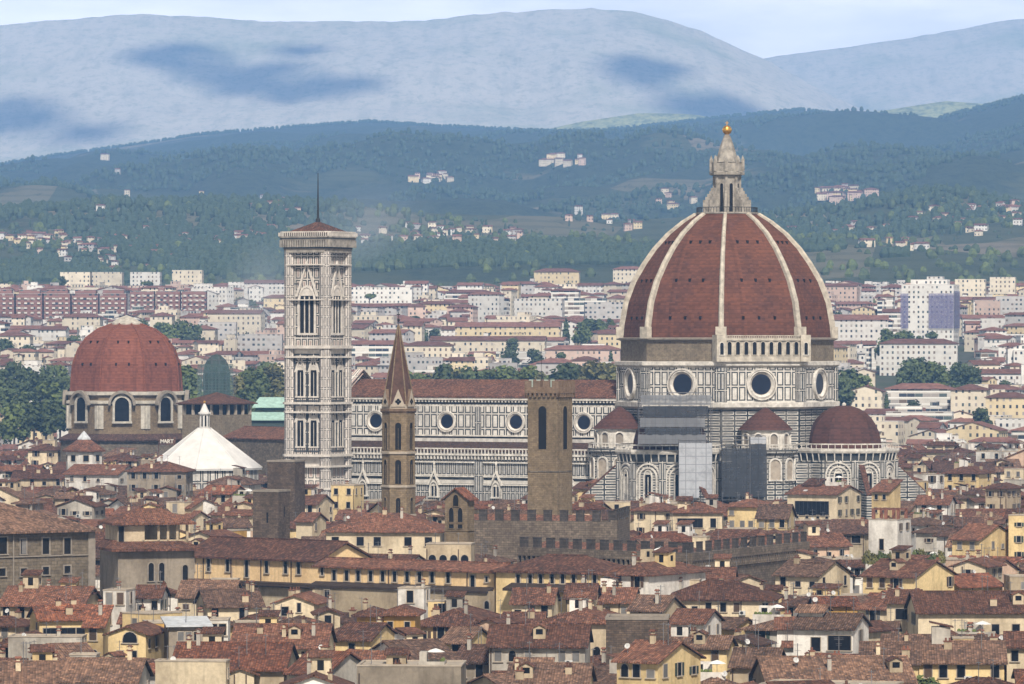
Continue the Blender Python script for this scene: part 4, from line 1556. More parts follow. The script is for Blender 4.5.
# ------------------------------------------------------------------ square battlemented tower
DT = 1000.0
Z5 = lambda py: py2z(py, DT)
tow = thing('battlemented_tower', 'square brown stone tower with battlements and tall arched openings before the nave', 'tower', (px2x(550, DT), DT, 0), R(-27))
hw = 3.25
mb = MB()
mb.box(-hw, hw, -hw, hw, 0, Z5(393))
mb.box(-hw - 0.06, hw + 0.06, -hw - 0.06, hw + 0.06, Z5(472), Z5(470.5), 1)
sh = mb.build('shaft', ['tower stone', 'dark stone'], tow)
mb = MB()
mb.box(-hw - 0.45, hw + 0.45, -hw - 0.45, hw + 0.45, Z5(393), Z5(387), 0)
for k in range(4):
    m = Matrix.Rotation(k * PI / 2, 4, 'Z')
    bb = MB()
    for i in range(8):
        u = -hw - 0.2 + i * (2 * hw + 0.4) / 7
        bb.box(u - 0.22, u + 0.22, -hw - 0.42, -hw + 0.1, Z5(397), Z5(393.02), 0)
    for i in range(4):
        u = -hw - 0.45 + 0.75 + i * (2 * hw + 0.9 - 1.5) / 3
        bb.box(u - 0.72, u + 0.72, -hw - 0.43, -hw + 0.1, Z5(387), Z5(380.5), 1)
    kk = len(mb.v)
    mb.v += [tuple(m @ Vector(v)) for v in bb.v]
    mb.f += [tuple(kk + q for q in f) for f in bb.f]
    mb.m += bb.m
mb.build('battlements', ['brown brick', 'brown brick'], tow)
for k in range(4):
    rz = k * PI / 2
    add_window(tow, math.sin(rz) * (hw + 0.02), -math.cos(rz) * (hw + 0.02), Z5(449), 1.75, 8.4, 'round', 0.22, 0.05, 0, 'window', ('tower stone', 'dark opening'), rz=rz, sill=False)
mb = MB()
mb.tube((-1.4, -1, Z5(387)), (-1.4, -1, Z5(345)), 0.045, n=5)
mb.build('mast', ['dark iron'], tow)
mb = MB()
for x in (-2.4, -0.8, 0.9, 2.3):
    mb.box(x - 0.42, x + 0.42, -hw - 0.3, -hw - 0.1, Z5(387), Z5(379.5))
mb.build('copper_cover', ['pale copper'], tow)
LAND['battlemented tower'] = (550, 440)
occlude_tree(tow, 'tower')

# ------------------------------------------------------------------ hexagonal spire
DP_ = 985.0
Z6 = lambda py: py2z(py, DP_)
sp = thing('spired_bell_tower', 'six-sided brown stone bell tower with tall red pointed spire and dark windows', 'bell tower', (px2x(398.5, DP_), DP_, 0), 0)
r6 = 3.15
O6 = 0.0
mb = MB()
for z0, z1, r in ((0, Z6(515), r6 + 0.12), (Z6(515), Z6(486), r6 + 0.1), (Z6(486), Z6(452), r6 + 0.03), (Z6(452), Z6(413), r6)):
    mb.lathe([(r, z0), (r, z1)], 6, O6, mi=0)
for py in (515, 486, 452.5):
    mb.lathe([(r6 + 0.3, Z6(py) - 0.22), (r6 + 0.3, Z6(py) + 0.2)], 6, O6, mi=1)
    mb.lathe([(r6 + 0.3, Z6(py) + 0.2), (r6, Z6(py) + 0.24)], 6, O6, mi=1)
mb.lathe([(r6 + 0.02, Z6(413)), (r6 + 0.35, Z6(411)), (r6 + 0.35, Z6(408.5)), (r6 - 0.05, Z6(408.4))], 6, O6, mi=2, cap=False)
mb.lathe([(r6 - 0.05, Z6(408.5)), (r6 - 0.05, Z6(404))], 6, O6, mi=1)
sh = mb.build('shaft', ['tower stone', 'trim stone', 'brown brick'], sp)
ap6 = r6 * math.cos(PI / 6)
for k in range(6):
    rot = O6 + k * PI / 3
    for py, w, h, m_ in ((449.5, 1.15, 5.2, 1), (483.5, 1.15, 4.6, 1), (513, 0.85, 3.0, 1)):
        x, y = local_face(rot, ap6 + (0.11 if py > 490 else 0.09 if py > 460 else 0.02), 0)
        add_window(sp, x, y, Z6(py), w, h, 'round', 0.2, 0.14, m_, 'window', ('tower stone', 'dark opening'), rz=rot, sill=False, tymp=0)
    # little gable with a dark quatrefoil at the foot of the spire
    x, y = local_face(rot, ap6 + 0.03, 0)
    mb = MB()
    mb.panel([(-1.35, Z6(406.5)), (1.35, Z6(406.5)), (0, Z6(389))], -0.15, 0.9, 0, 1)
    gz = mb.build('gable', ['trim stone', 'brown brick'], sp, (x, y, 0), rot)
    mb = MB()
    for dx, dz in ((0, 0.32), (0, -0.32), (0.32, 0), (-0.32, 0)):
        n = 10
        mb.face([(dx + 0.28 * math.cos(2 * PI * q / n), -0.17, Z6(401.5) + dz + 0.28 * math.sin(2 * PI * q / n)) for q in range(n)])
    mb.build('quatrefoil', ['dark opening'], gz)
mb = MB()
mb.lathe([(r6 * 0.98, Z6(405)), (0.12, Z6(325))], 6, O6, mi=0)
spi = mb.build('spire', ['spire brick'], sp)
for k in range(6):
    a = O6 + k * PI / 3
    mb = MB()
    mb.tube((r6 * math.cos(a), r6 * math.sin(a), Z6(405)), (0.12 * math.cos(a), 0.12 * math.sin(a), Z6(325)), 0.14, 0.1, n=5)
    mb.build('rib', ['tower stone'], spi)
mb = MB()
mb.tube((0, 0, Z6(326)), (0, 0, Z6(312)), 0.07, n=6)
mb.ball((0, 0, Z6(320)), 0.28, 10)
mb.box(-0.35, 0.35, -0.04, 0.04, Z6(315), Z6(314))
mb.build('finial', ['dark iron'], spi)
LAND['pointed spire'] = (398, 420)
occlude_tree(sp, 'spire')

# ------------------------------------------------------------------ battlemented palace walls


def battlement_wall(name, label, p0, p1, D0, D1, py_top, py_bot_h, mh, mw, mat, mmat, thick=1.2, arches=False, top2=None):
    """a wall between two plan points, merlons on top"""
    a, b = Vector((px2x(p0, D0), D0)), Vector((px2x(p1, D1), D1))
    d = b - a
    L = d.length
    rz = math.atan2(d.y, d.x)
    root = thing(name, label, 'wall', (a.x, a.y, 0), rz)
    z = py2z(py_top, D0)
    mb = MB()
    mb.box(0, L, 0, thick, 0, z)
    w = mb.build('wall', [mat], root)
    n = max(3, int(L / (mw * (2.6 if p0 == 690 else 1.9))))
    mm = MB()
    mm.box(-mw / 2, mw / 2, -0.12, 0.55, 0, mh)
    mm.box(-mw / 2 - 0.05, mw / 2 + 0.05, -0.17, 0.6, mh, mh + 0.12)
    me = mm.data('merlon', [mmat])
    for k in range(n):
        link('merlon', me, root, (mw * 0.6 + (L - mw * 1.2) * k / (n - 1), 0.1, z - 0.02))
    if arches:
        mb = MB()
        k = int(L / 1.1)
        mb.box(0, L, -0.55, -0.02, z - 1.5, z - 0.0)
        for i in range(k + 1):
            u = L * i / k
            mb.box(max(0, u - 0.18), min(L, u + 0.18), -0.5, -0.02, z - 3.0, z - 1.52)
        mb.build('corbel_table', [mat], root)
        mb = MB()
        mb.face(((0, -0.025, z - 2.7), (L, -0.025, z - 2.7), (L, -0.025, z - 1.52), (0, -0.025, z - 1.52)))  # flat dark strip painted for the shade between the corbels
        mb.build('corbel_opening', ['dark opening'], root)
    if p0 < 600:
        mb = MB()
        mb.shell([((0, thick + 0.05, z - 0.9), (L - 6, thick + 0.05, z - 0.9), (L - 6, thick + 6, z + 0.9), (0, thick + 6, z + 0.9))], 0.3, 0, 0)
        mb.build('roof', ['red brown tile'], root)
    occlude_tree(root, root.name)
    return root, L


battlement_wall('battlemented_wall', 'rough grey stone wall with battlements at the foot of the square tower', 462, 617, 958, 950, 520, 0, 1.9, 1.5, 'fort stone', 'sooty stone')
battlement_wall('battlemented_wall', 'short end wall with battlements facing right behind a cream house', 617, 630, 950, 972, 520.5, 0, 1.9, 1.5, 'fort stone', 'sooty stone')
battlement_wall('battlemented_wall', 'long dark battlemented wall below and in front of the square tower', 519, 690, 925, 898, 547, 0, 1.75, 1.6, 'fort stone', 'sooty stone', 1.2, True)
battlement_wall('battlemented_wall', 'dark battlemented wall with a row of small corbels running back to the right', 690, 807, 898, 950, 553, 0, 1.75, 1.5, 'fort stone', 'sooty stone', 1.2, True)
LAND['long battlemented wall'] = (660, 545)


def roof_sheet(name, label, pts, mats=('red brown tile', 'soffit wood'), parent=None):
    mb = MB()
    mb.shell([pts], 0.3)
    return mb.build(name, list(mats), parent)


def big_house(name, label, cat, px0, px1, D0, D1, depth, zeave, pitch, wmat, rmat, windows, kind='gx', ov=0.8, extra=None, base=0.0, group=None, rw=('trim stone', 'dark glass'), ends=True, colz=None):
    """a long building whose front runs between two plan points; windows: (pixel column, pixel row of sill, w, h, style)"""
    a, b = Vector((px2x(px0, D0), D0)), Vector((px2x(px1, D1), D1))
    d = b - a
    L = d.length
    rz = math.atan2(d.y, d.x)
    root = thing(name, label, cat, (a.x, a.y, 0), rz, group)
    mb = MB()
    rise = depth / 2 * pitch
    mb.box(0, L, 0, depth, base, zeave)
    if kind == 'gx':
        for x in (0, L):
            mb.face([(x, 0, zeave), (x, depth, zeave), (x, depth / 2, zeave + rise)])
    w = mb.build('wall', [wmat], root)
    mb = MB()
    t = 0.3
    ze = zeave + t - ov * pitch
    zr = zeave + t + rise
    if kind == 'gx':
        mb.shell([((-ov, -ov, ze), (L + ov, -ov, ze), (L + ov, depth / 2, zr), (-ov, depth / 2, zr)), ((L + ov, depth + ov, ze), (-ov, depth + ov, ze), (-ov, depth / 2, zr), (L + ov, depth / 2, zr))], t)
        mb.box(-ov, L + ov, depth / 2 - 0.18, depth / 2 + 0.18, zr - 0.06, zr + 0.16)
    else:
        r = depth / 2
        mb.shell([((-ov, -ov, ze), (L + ov, -ov, ze), (L - r, r, zr), (r, r, zr)), ((L + ov, depth + ov, ze), (-ov, depth + ov, ze), (r, r, zr), (L - r, r, zr)),
                  ((L + ov, -ov, ze), (L + ov, depth + ov, ze), (L - r, r, zr)), ((-ov, depth + ov, ze), (-ov, -ov, ze), (r, r, zr))], t)
        mb.tube((r, r, zr), (L - r, r, zr), 0.2, n=5)
    rf = mb.build('roof', [rmat, 'soffit wood'], root)
    for px, py, ww, hh, st in windows:
        dx = (px - 512) / F
        # intersection of the sight line with the front
        den = dx * d.y - d.x
        t_ = (dx * a.y - a.x) / -den if abs(den) > 1e-9 else 0.5
        u = t_ * L
        Dp = a.y + d.y * t_
        add_window(root, u, -0.02, py2z(py, Dp), ww, hh, st, 0.2, 0.16, 0, 'window', rw)
    for px in colz or ():
        u = L * (px - px0) / (px1 - px0)
        mb = MB()
        mb.tube((u, -0.1, base), (u, -0.1, zeave - 0.1), 0.10, n=6)
        mb.build('drainpipe', ['brown shutter'], root)
    occlude_tree(root, root.name)
    return root, w, rf, L


# ------------------------------------------------------------------ long yellow palace
D0 = 905.0
ye, w_, r_, L_ = big_house('palazzo', 'long warm yellow palace with wide red roof, tallest left part of the range', 'palace', 187, 318, 893, 872, 13, py2z(556, 890), 0.42, 'palazzo yellow', 'red brown tile',
                           [(193, 571, 0.85, 2.1, 'rect'), (209, 571, 0.85, 2.1, 'rect'), (228, 571.5, 0.85, 2.1, 'rect'), (247, 577, 0.85, 2.9, 'rect'), (267, 573, 0.85, 2.1, 'rect'), (286, 573.5, 0.85, 2.1, 'rect'), (299, 574, 0.85, 2.1, 'rect')],
                           colz=(204, 232, 262, 292))
mb = MB()
mb.box(-0.5, L_ + 0.5, -2.6, -0.05, py2z(584.5, 885), py2z(580.5, 885), 0)
mb.shell([((-0.5, -2.9, py2z(582.5, 885)), (L_ + 0.5, -2.9, py2z(582.5, 885)), (L_ + 0.5, -0.05, py2z(580, 885)), (-0.5, -0.05, py2z(580, 885)))], 0.2)
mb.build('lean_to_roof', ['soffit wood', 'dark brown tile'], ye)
mb = MB()
mb.box(-0.3, L_ + 0.3, -1.6, -0.05, 0, py2z(584.6, 885))
mb.build('lower_wall', ['cream'], ye)
ye2, w_, r_, L2 = big_house('palazzo', 'long low yellow wing with one row of small dark windows and red roof', 'palace', 318, 494, 860, 838, 6.5, py2z(568.5, 850), 0.30, 'palazzo yellow', 'red brown tile',
                            [(322.5, 575, 0.55, 1.3, 'rect')] + [(px, 580.5 + (px - 334) * 0.022, 0.8, 1.75, 'rect') for px in (334.5, 347, 358.5, 371, 383, 395, 407.5, 420, 432.5, 448.5)] + [(473, 588, 0.9, 2.1, 'rect'), (487, 582, 0.55, 0.9, 'rect')],
                            colz=(390, 468))
mb = MB()
mb.shell([((-0.5, -1.95, py2z(588.5, 846)), (L2, -1.95, py2z(588.5, 846)), (L2, -0.05, py2z(585, 846)), (-0.5, -0.05, py2z(585, 846)))], 0.35)
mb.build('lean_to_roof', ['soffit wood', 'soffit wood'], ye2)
mb = MB()
mb.box(0.6, L2 + 0.3, -1.6, -0.05, 0, py2z(588.6, 846))
mb.build('lower_wall', ['beige'], ye2)
for px in (334, 470, 497):
    add_window(ye2, L2 * (px - 318) / 180, -1.62, py2z(609 if px < 400 else 606, 846), 1.0, 2.6 if px < 400 else 1.3, 'rect' if px < 400 else 'round', 0.2, 0.14, 0, 'window', ('grey stone trim', 'dark glass'))
LAND['long yellow palace'] = (330, 570)
LAND['yellow wing'] = (420, 575)
ye3, w_, r_, L3 = big_house('palazzo', 'yellow range with eight upright windows and broad hipped red roof, right of the low wing', 'palace', 496, 601, 836, 826, 12, py2z(572, 830), 0.36, 'pale yellow', 'red brown tile',
                            [(px, 583.5, 0.7, 1.5, 'rect') for px in (518.5, 530.5, 541, 552.5, 563, 574, 584.5, 595)], kind='hip')
mb = MB()
mb.shell([((3, -3.0, py2z(590, 826)), (L3 + 0.5, -3.0, py2z(590, 826)), (L3 + 0.5, -0.05, py2z(585, 826)), (3, -0.05, py2z(585, 826)))], 0.4)
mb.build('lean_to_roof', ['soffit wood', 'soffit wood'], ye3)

# ------------------------------------------------------------------ stone palace at the left edge
sp_, w_, r_, L_ = big_house('stone_palace', 'massive dark stone palace with big upper windows and broad roof, at the left edge', 'palace', -60, 93, 795, 812, 22, py2z(530.5, 803), 0.36, 'rough stone', 'dull brown tile',
                            [(-42, 554, 1.7, 2.6, 'rect'), (-20, 554, 1.7, 2.6, 'rect'), (2, 554, 1.7, 2.6, 'rect'), (23, 554, 1.0, 2.3, 'rect'), (45.5, 554, 1.25, 2.5, 'rect'), (67, 554, 1.25, 2.5, 'rect'),
                             (-20, 576, 1.15, 1.2, 'rect'), (2, 576, 1.15, 1.2, 'rect'), (23.5, 576, 1.15, 1.2, 'rect'), (45.5, 574.5, 1.15, 1.2, 'rect'), (67, 573.5, 1.15, 1.2, 'rect')],
                            kind='hip', ov=1.3, rw=('grey stone trim', 'dark opening'))
mb = MB()
mb.box(0, L_ + 0.2, -0.22, -0.03, py2z(557.5, 803), py2z(556.3, 803))
mb.box(L_ - 1.0, L_ + 0.3, -0.25, -0.03, 0, py2z(533, 803))
mb.tube((L_ * 72 / 153, -0.2, 0), (L_ * 72 / 153, -0.2, py2z(533, 803)), 0.12)
mb.build('quoins', ['grey stone trim'], w_)
mb = MB()
mb.box(0.0, 0.95, -0.1, -0.04, 0, 2.2)
mb.build('shutter', ['grey shutter'], sp_, (L_ * 82.5 / 153 - 0.3, 0, py2z(554, 803)))
LAND['dark stone palace'] = (45, 555)

# palace with an open roof loggia
lg = thing('loggia_palace', 'grey plastered palace with an open loggia raised above its low roof', 'palace', (px2x(118, 850), 850, 0), R(17))
k = 850 / F
fw = 13.0
mb = MB()
mb.box(0, fw, 0, 14, 0, py2z(551, 848))
w_ = mb.build('wall', ['grey brown'], lg)
mb = MB()
z = py2z(551, 848)
mb.shell([((-1.4, -1.4, z + 0.3), (fw + 1.4, -1.4, z + 0.3), (fw - 2, 4, z + 1.6), (0, 4, z + 1.6)), ((fw + 1.4, -1.4, z + 0.3), (fw + 1.4, 15.4, z + 0.3), (fw - 2, 10, z + 1.6), (fw - 2, 4, z + 1.6)),
          ((-1.4, 15.4, z + 0.3), (-1.4, -1.4, z + 0.3), (0, 4, z + 1.6), (0, 10, z + 1.6))], 0.45)
mb.build('roof', ['red brown tile', 'soffit wood'], lg)
mb = MB()
z0, z1 = z + 0.6, py2z(523, 853)
mb.box(0.6, 4.8, 3, 11.5, z0, z1)
mb.box(0.5, fw - 0.5, 8.5, 12, z0, z1)
for x in (5.0, 7.6, 9.2, 10.8, fw - 0.5):
    mb.box(x - 0.2, x + 0.2, 3.0, 3.4, z0, z1)
mb.box(4.8, fw - 0.3, 3.0, 3.3, z0, z0 + 1.0)
lo = mb.build('loggia', ['beige'], lg)
add_window(lo, 1.2, 2.98, z0 + 0.3, 0.9, 3.0, 'rect', 0.1, 0.1, 0, 'window', ('grey stone trim', 'dark opening'))
mb = MB()
z = z1
mb.shell([((-0.6, 1.8, z), (fw + 0.8, 1.8, z), (fw - 4.2, 7, z + 2.3), (4.5, 7, z + 2.3)), ((fw + 0.8, 13, z), (-0.6, 13, z), (4.5, 7, z + 2.3), (fw - 4.2, 7, z + 2.3)),
          ((fw + 0.8, 1.8, z), (fw + 0.8, 13, z), (fw - 4.2, 7, z + 2.3)), ((-0.6, 13, z), (-0.6, 1.8, z), (4.5, 7, z + 2.3))], 0.35)
mb.build('roof', ['red brown tile', 'soffit wood'], lg)
for u, h in ((5.6, 3.0), (7.4, 3.0), (11.4, 2.6)):
    add_window(w_, u, -0.02, py2z(582, 848), 0.9, h, 'round', 0.2, 0.15, 0, 'window', ('grey stone trim', 'dark opening'))
LAND['loggia palace'] = (140, 545)
occlude_tree(lg, 'loggia_palace')

# ------------------------------------------------------------------ plain brick tower stumps


def stump(px0, pc, px1, D, py_top, mat, label, rot, slit=True, coping='grey stone trim'):
    hw = (px1 - px0) / F * D / 2 / (abs(math.cos(rot)) + abs(math.sin(rot)))
    t = thing('brick_tower', label, 'tower', (px2x((px0 + px1) / 2, D), D + hw, 0), rot)
    mb = MB()
    z = py2z(py_top, D)
    mb.box(-hw, hw, -hw, hw, 0, z)
    mb.build('wall', [mat], t)
    mb = MB()
    for a, b, c, d in ((-hw - 0.1, hw + 0.1, -hw - 0.1, -hw + 0.35), (-hw - 0.1, hw + 0.1, hw - 0.35, hw + 0.1), (-hw - 0.1, -hw + 0.35, -hw + 0.36, hw - 0.36), (hw - 0.35, hw + 0.1, -hw + 0.36, hw - 0.36)):
        mb.box(a, b, c, d, z + 0.01, z + 0.4)
    mb.build('parapet', [coping], t)
    if slit:
        add_window(t, hw * 0.15, -hw - 0.02, z - hw * 2.2, 0.4, 2.0, 'rect', 0.1, 0.05, 0, 'window', (mat, 'dark opening'), sill=False)
        add_window(t, hw + 0.02, 0, z - hw * 1.8, 0.5, 2.0, 'rect', 0.1, 0.05, 0, 'window', (mat, 'dark opening'), rz=PI / 2, sill=False)
    occlude_tree(t, t.name)
    return t


stump(252.5, 278, 289, 985, 492, 'dark brick', 'square dark brick tower stump below the marble bell tower', R(-22))
stump(606, 669, 671, 700, 620, 'dark brick', 'broad dark brick tower stump with flat top in the lower middle of the roofs', R(-3), False)
stump(267, 296, 304, 1130, 462, 'dark brick', 'low dark brick block against the lower left corner of the marble bell tower', R(-18), False)
LAND['dark brick tower stump'] = (271, 513)
LAND['broad brick stump'] = (638, 642)

# ------------------------------------------------------------------ small bell gable on a tower
DG = 900.0
Z7 = lambda py: py2z(py, DG)
bgt = thing('bell_gable', 'narrow stone bell gable with pointed openings and little tiled roof', 'bell gable', (px2x(456, DG), DG, 0), R(-24))
mb = MB()
w = 2.15
mb.box(-w, w, 0, 3.0, 0, Z7(498))
mb.panel([(-w, Z7(498)), (w, Z7(498)), (0, Z7(489.5))], 0, 3.0)
mb.box(-w - 0.15, w + 0.15, -0.12, 3.1, Z7(531), Z7(529.5))
bw_ = mb.build('wall', ['tower stone'], bgt)
mb = MB()
mb.shell([((-w - 0.6, -0.5, Z7(499.5)), (0, -0.5, Z7(487.5)), (0, 3.6, Z7(487.5)), (-w - 0.6, 3.6, Z7(499.5))), ((0, -0.5, Z7(487.5)), (w + 0.6, -0.5, Z7(499.5)), (w + 0.6, 3.6, Z7(499.5)), (0, 3.6, Z7(487.5)))], 0.25)
mb.build('roof', ['bright red tile', 'trim stone'], bgt)
for u, py, ww, hh in ((0, 506, 1.1, 2.0), (-0.85, 522, 0.95, 2.5), (0.85, 522, 0.95, 2.5), (-0.85, 528.5, 0.95, 0.75), (0.85, 528.5, 0.95, 0.75)):
    add_window(bgt, u, -0.02, Z7(py), ww, hh, 'gothic' if hh > 1 else 'rect', 0.13, 0.16, 0, 'opening', ('tower stone', 'dark opening'))
LAND['bell gable'] = (456, 520)
occlude_tree(bgt, 'bell_gable')

# ------------------------------------------------------------------ low square loggia tower, market roof, cupola under repair
DQ = 1500.0
Z8 = lambda py: py2z(py, DQ)
lt = thing('loggia_tower', 'squat square stone tower with open loggia and hipped red roof behind the white pyramid', 'tower', (px2x(217, DQ), DQ, 0), R(-35))
hw = 7.2
mb = MB()
mb.box(-hw, hw, -hw, hw, 0, Z8(414.5))
mb.box(-hw + 0.8, hw - 0.8, -hw + 0.8, hw - 0.8, Z8(414.5), Z8(403), 1)
mb.box(-hw, hw, -hw, hw, Z8(404.4), Z8(402.6), 2)
for k in range(5):
    u = -hw + 0.35 + (2 * hw - 0.7) * k / 4
    for x, y in ((u, -hw + 0.35), (hw - 0.35, u), (-hw + 0.35, u)):
        mb.box(x - 0.34, x + 0.34, y - 0.34, y + 0.34, Z8(414.48), Z8(404.42), 2)
mb.build('wall', ['drum stone', 'dark opening', 'trim stone'], lt)
mb = MB()
e, z = hw + 1.3, Z8(403)
mb.shell([((-e, -e, z), (e, -e, z), (0, 0, z + 3.2)), ((e, -e, z), (e, e, z), (0, 0, z + 3.2)), ((e, e, z), (-e, e, z), (0, 0, z + 3.2)), ((-e, e, z), (-e, -e, z), (0, 0, z + 3.2))], 0.3)
mb.build('roof', ['red brown tile', 'soffit wood'], lt)
LAND['squat loggia tower'] = (217, 410)
occlude_tree(lt, 'loggia_tower')
big_house('church_nave', 'long red tiled roof over a bare stone wall right of the white pyramid', 'church', 222, 300, 1460, 1430, 16, py2z(438.5, 1450), 0.36, 'dark stone', 'red brown tile', [], ov=0.5)

mk = thing('market_hall', 'iron market hall with pale green stepped roof, left of the marble bell tower', 'market hall', (px2x(282, 1700), 1700, 0), 0)
s = 1700 / F
mb = MB()
mb.box(-11, 12, 0, 20, 0, py2z(418.5, 1700), 0)
mb.box(-9, 12, 4, 16, py2z(411, 1700), py2z(407, 1700), 0)
mb.build('wall', ['verdigris'], mk)
mb = MB()
mb.shell([((-12, -1, py2z(419.5, 1700)), (13, -1, py2z(419.5, 1700)), (13, 5, py2z(411.5, 1700)), (-10, 5, py2z(411.5, 1700)))], 0.3, 0, 0)
mb.shell([((-10, 3, py2z(407, 1700)), (13, 3, py2z(407, 1700)), (13, 10, py2z(397.5, 1700)), (-8, 10, py2z(397.5, 1700)))], 0.3, 0, 0)
mb.build('roof', ['green copper'], mk)
occlude_tree(mk, 'market')
LAND['green market roof'] = (268, 408)
DU = 1800.0
cu = thing('cupola', 'dark round topped cupola wrapped in green scaffolding beside the red chapel dome', 'cupola', (px2x(216.5, DU), DU, 0), 0)
Z9 = lambda py: py2z(py, DU)
mb = MB()
mb.lathe([(4.6, Z9(402)), (4.6, Z9(372)), (4.3, Z9(366)), (3.4, Z9(360)), (1.6, Z9(355.5)), (0, Z9(354))], 12)
mb.lathe([(4.7, 0), (4.7, Z9(402))], 12)
mb.build('dome', ['verdigris'], cu)
for k in range(8):
    x, y = local_face(k * PI / 4, 4.5, 0)
    add_window(cu, x, y, Z9(390), 1.6, 5.4, 'round', 0.2, 0.2, 0, 'window', ('verdigris', 'dark opening'), rz=k * PI / 4)
mb = MB()
q = 6.2
for x in frange(-q, q, 6):
    for y in (-q, q):
        mb.tube((x, y, Z9(400)), (x, y, Z9(356) if abs(x) < 5 else Z9(366)), 0.09, n=4)
for py in range(360, 400, 6):
    for y in (-q, q):
        mb.tube((-q, y, Z9(py)), (q, y, Z9(py)), 0.08, n=4)
mb.build('scaffold_poles', ['metal'], cu)
mb = MB()
mb.face(((-q, -q - 0.1, Z9(398)), (q, -q - 0.1, Z9(398)), (q, -q - 0.1, Z9(364)), (-q, -q - 0.1, Z9(364))))
mb.build('netting', ['green netting'], cu)
LAND['green scaffolded cupola'] = (216, 375)

# eight-sided pavilion with a pale glass cone
DV = 1440.0
pv = thing('pavilion', 'white pavilion with eight-sided red roof and pale pointed skylight before the red chapel dome', 'pavilion', (px2x(84, DV), DV, 0), 0.2)
Zv = lambda py: py2z(py, DV)
mb = MB()
mb.lathe([(5.2, 0), (5.2, Zv(450.5))], 8, OCT)
w_ = mb.build('wall', ['white'], pv)
mb = MB()
mb.lathe([(6.2, Zv(451.6)), (6.3, Zv(450)), (1.9, Zv(439.5))], 8, OCT, mi=0)
mb.lathe([(1.95, Zv(440)), (1.95, Zv(438.5)), (0.15, Zv(431))], 8, OCT, mi=1)
mb.tube((0, 0, Zv(431.2)), (0, 0, Zv(427)), 0.06, mi=2)
mb.build('roof', ['red brown tile', 'pale metal', 'dark iron'], pv)
for k in range(8):
    x, y = local_face(k * PI / 4, 5.2 * math.cos(PI / 8), 0)
    add_window(w_, x, y, Zv(461), 1.5, 1.7, 'rect', 0.15, 0.1, 0, 'window', ('trim stone', 'dark glass'), rz=k * PI / 4)
LAND['eight-sided pavilion'] = (84, 448)
occlude_tree(pv, 'pavilion')

# white letters on a dark roof sign by the chapel
sg = thing('sign', 'small sign with white capital letters on a dark board beside the white pyramid roof', 'sign', (px2x(167, 1440), 1440, 0))
zs = py2z(443.5, 1440)
mb = MB()
mb.box(-2.4, 2.4, 0.0, 0.2, zs - 0.4, zs + 1.7)
mb.tube((-2.4, 0.3, 0), (-2.4, 0.3, zs), 0.15)
mb.tube((2.4, 0.3, 0), (2.4, 0.3, zs), 0.15)
mb.build('board', ['dark brown tile'], sg)
for i, ch in enumerate('MART'):
    fc = bpy.data.curves.new('letter', 'FONT')
    fc.body = ch
    fc.size = 1.5
    fc.extrude = 0.05
    fc.offset = 0.04
    fc.align_x = 'CENTER'
    fc.materials.append(MT['white trim'])
    tmp = bpy.data.objects.new('letter', fc)
    C.objects.link(tmp)
    bpy.context.view_layer.update()
    me = bpy.data.meshes.new_from_object(tmp.evaluated_get(bpy.context.evaluated_depsgraph_get()))
    bpy.data.objects.remove(tmp)
    o = link('letter', me, sg, (-1.35 + i * 0.92, -0.08, zs + 0.12))
    o.rotation_euler = (R(90), 0, 0)

# ------------------------------------------------------------------ houses
# every house: one or more blocks (x, y, w, d, h, roof kind, pitch) in its own coordinates, front towards -y
HOUSES = []
OCC = set()
CELL = 2.0


def rect_cells(cx, cy_, w, d, rz, grow=0.0):
    c, s = math.cos(rz), math.sin(rz)
    w, d = w + grow, d + grow
    out = set()
    nx, ny = max(1, int(w / 1.5)), max(1, int(d / 1.5))
    for i in range(nx + 1):
        for j in range(ny + 1):
            u, v = -w / 2 + w * i / nx, -d / 2 + d * j / ny
            out.add((int((cx + u * c - v * s) // CELL), int((cy_ + u * s + v * c) // CELL)))
    return out


KEEP = []     # (px0, px1, py, D): nothing nearer than D may rise above row py between these columns


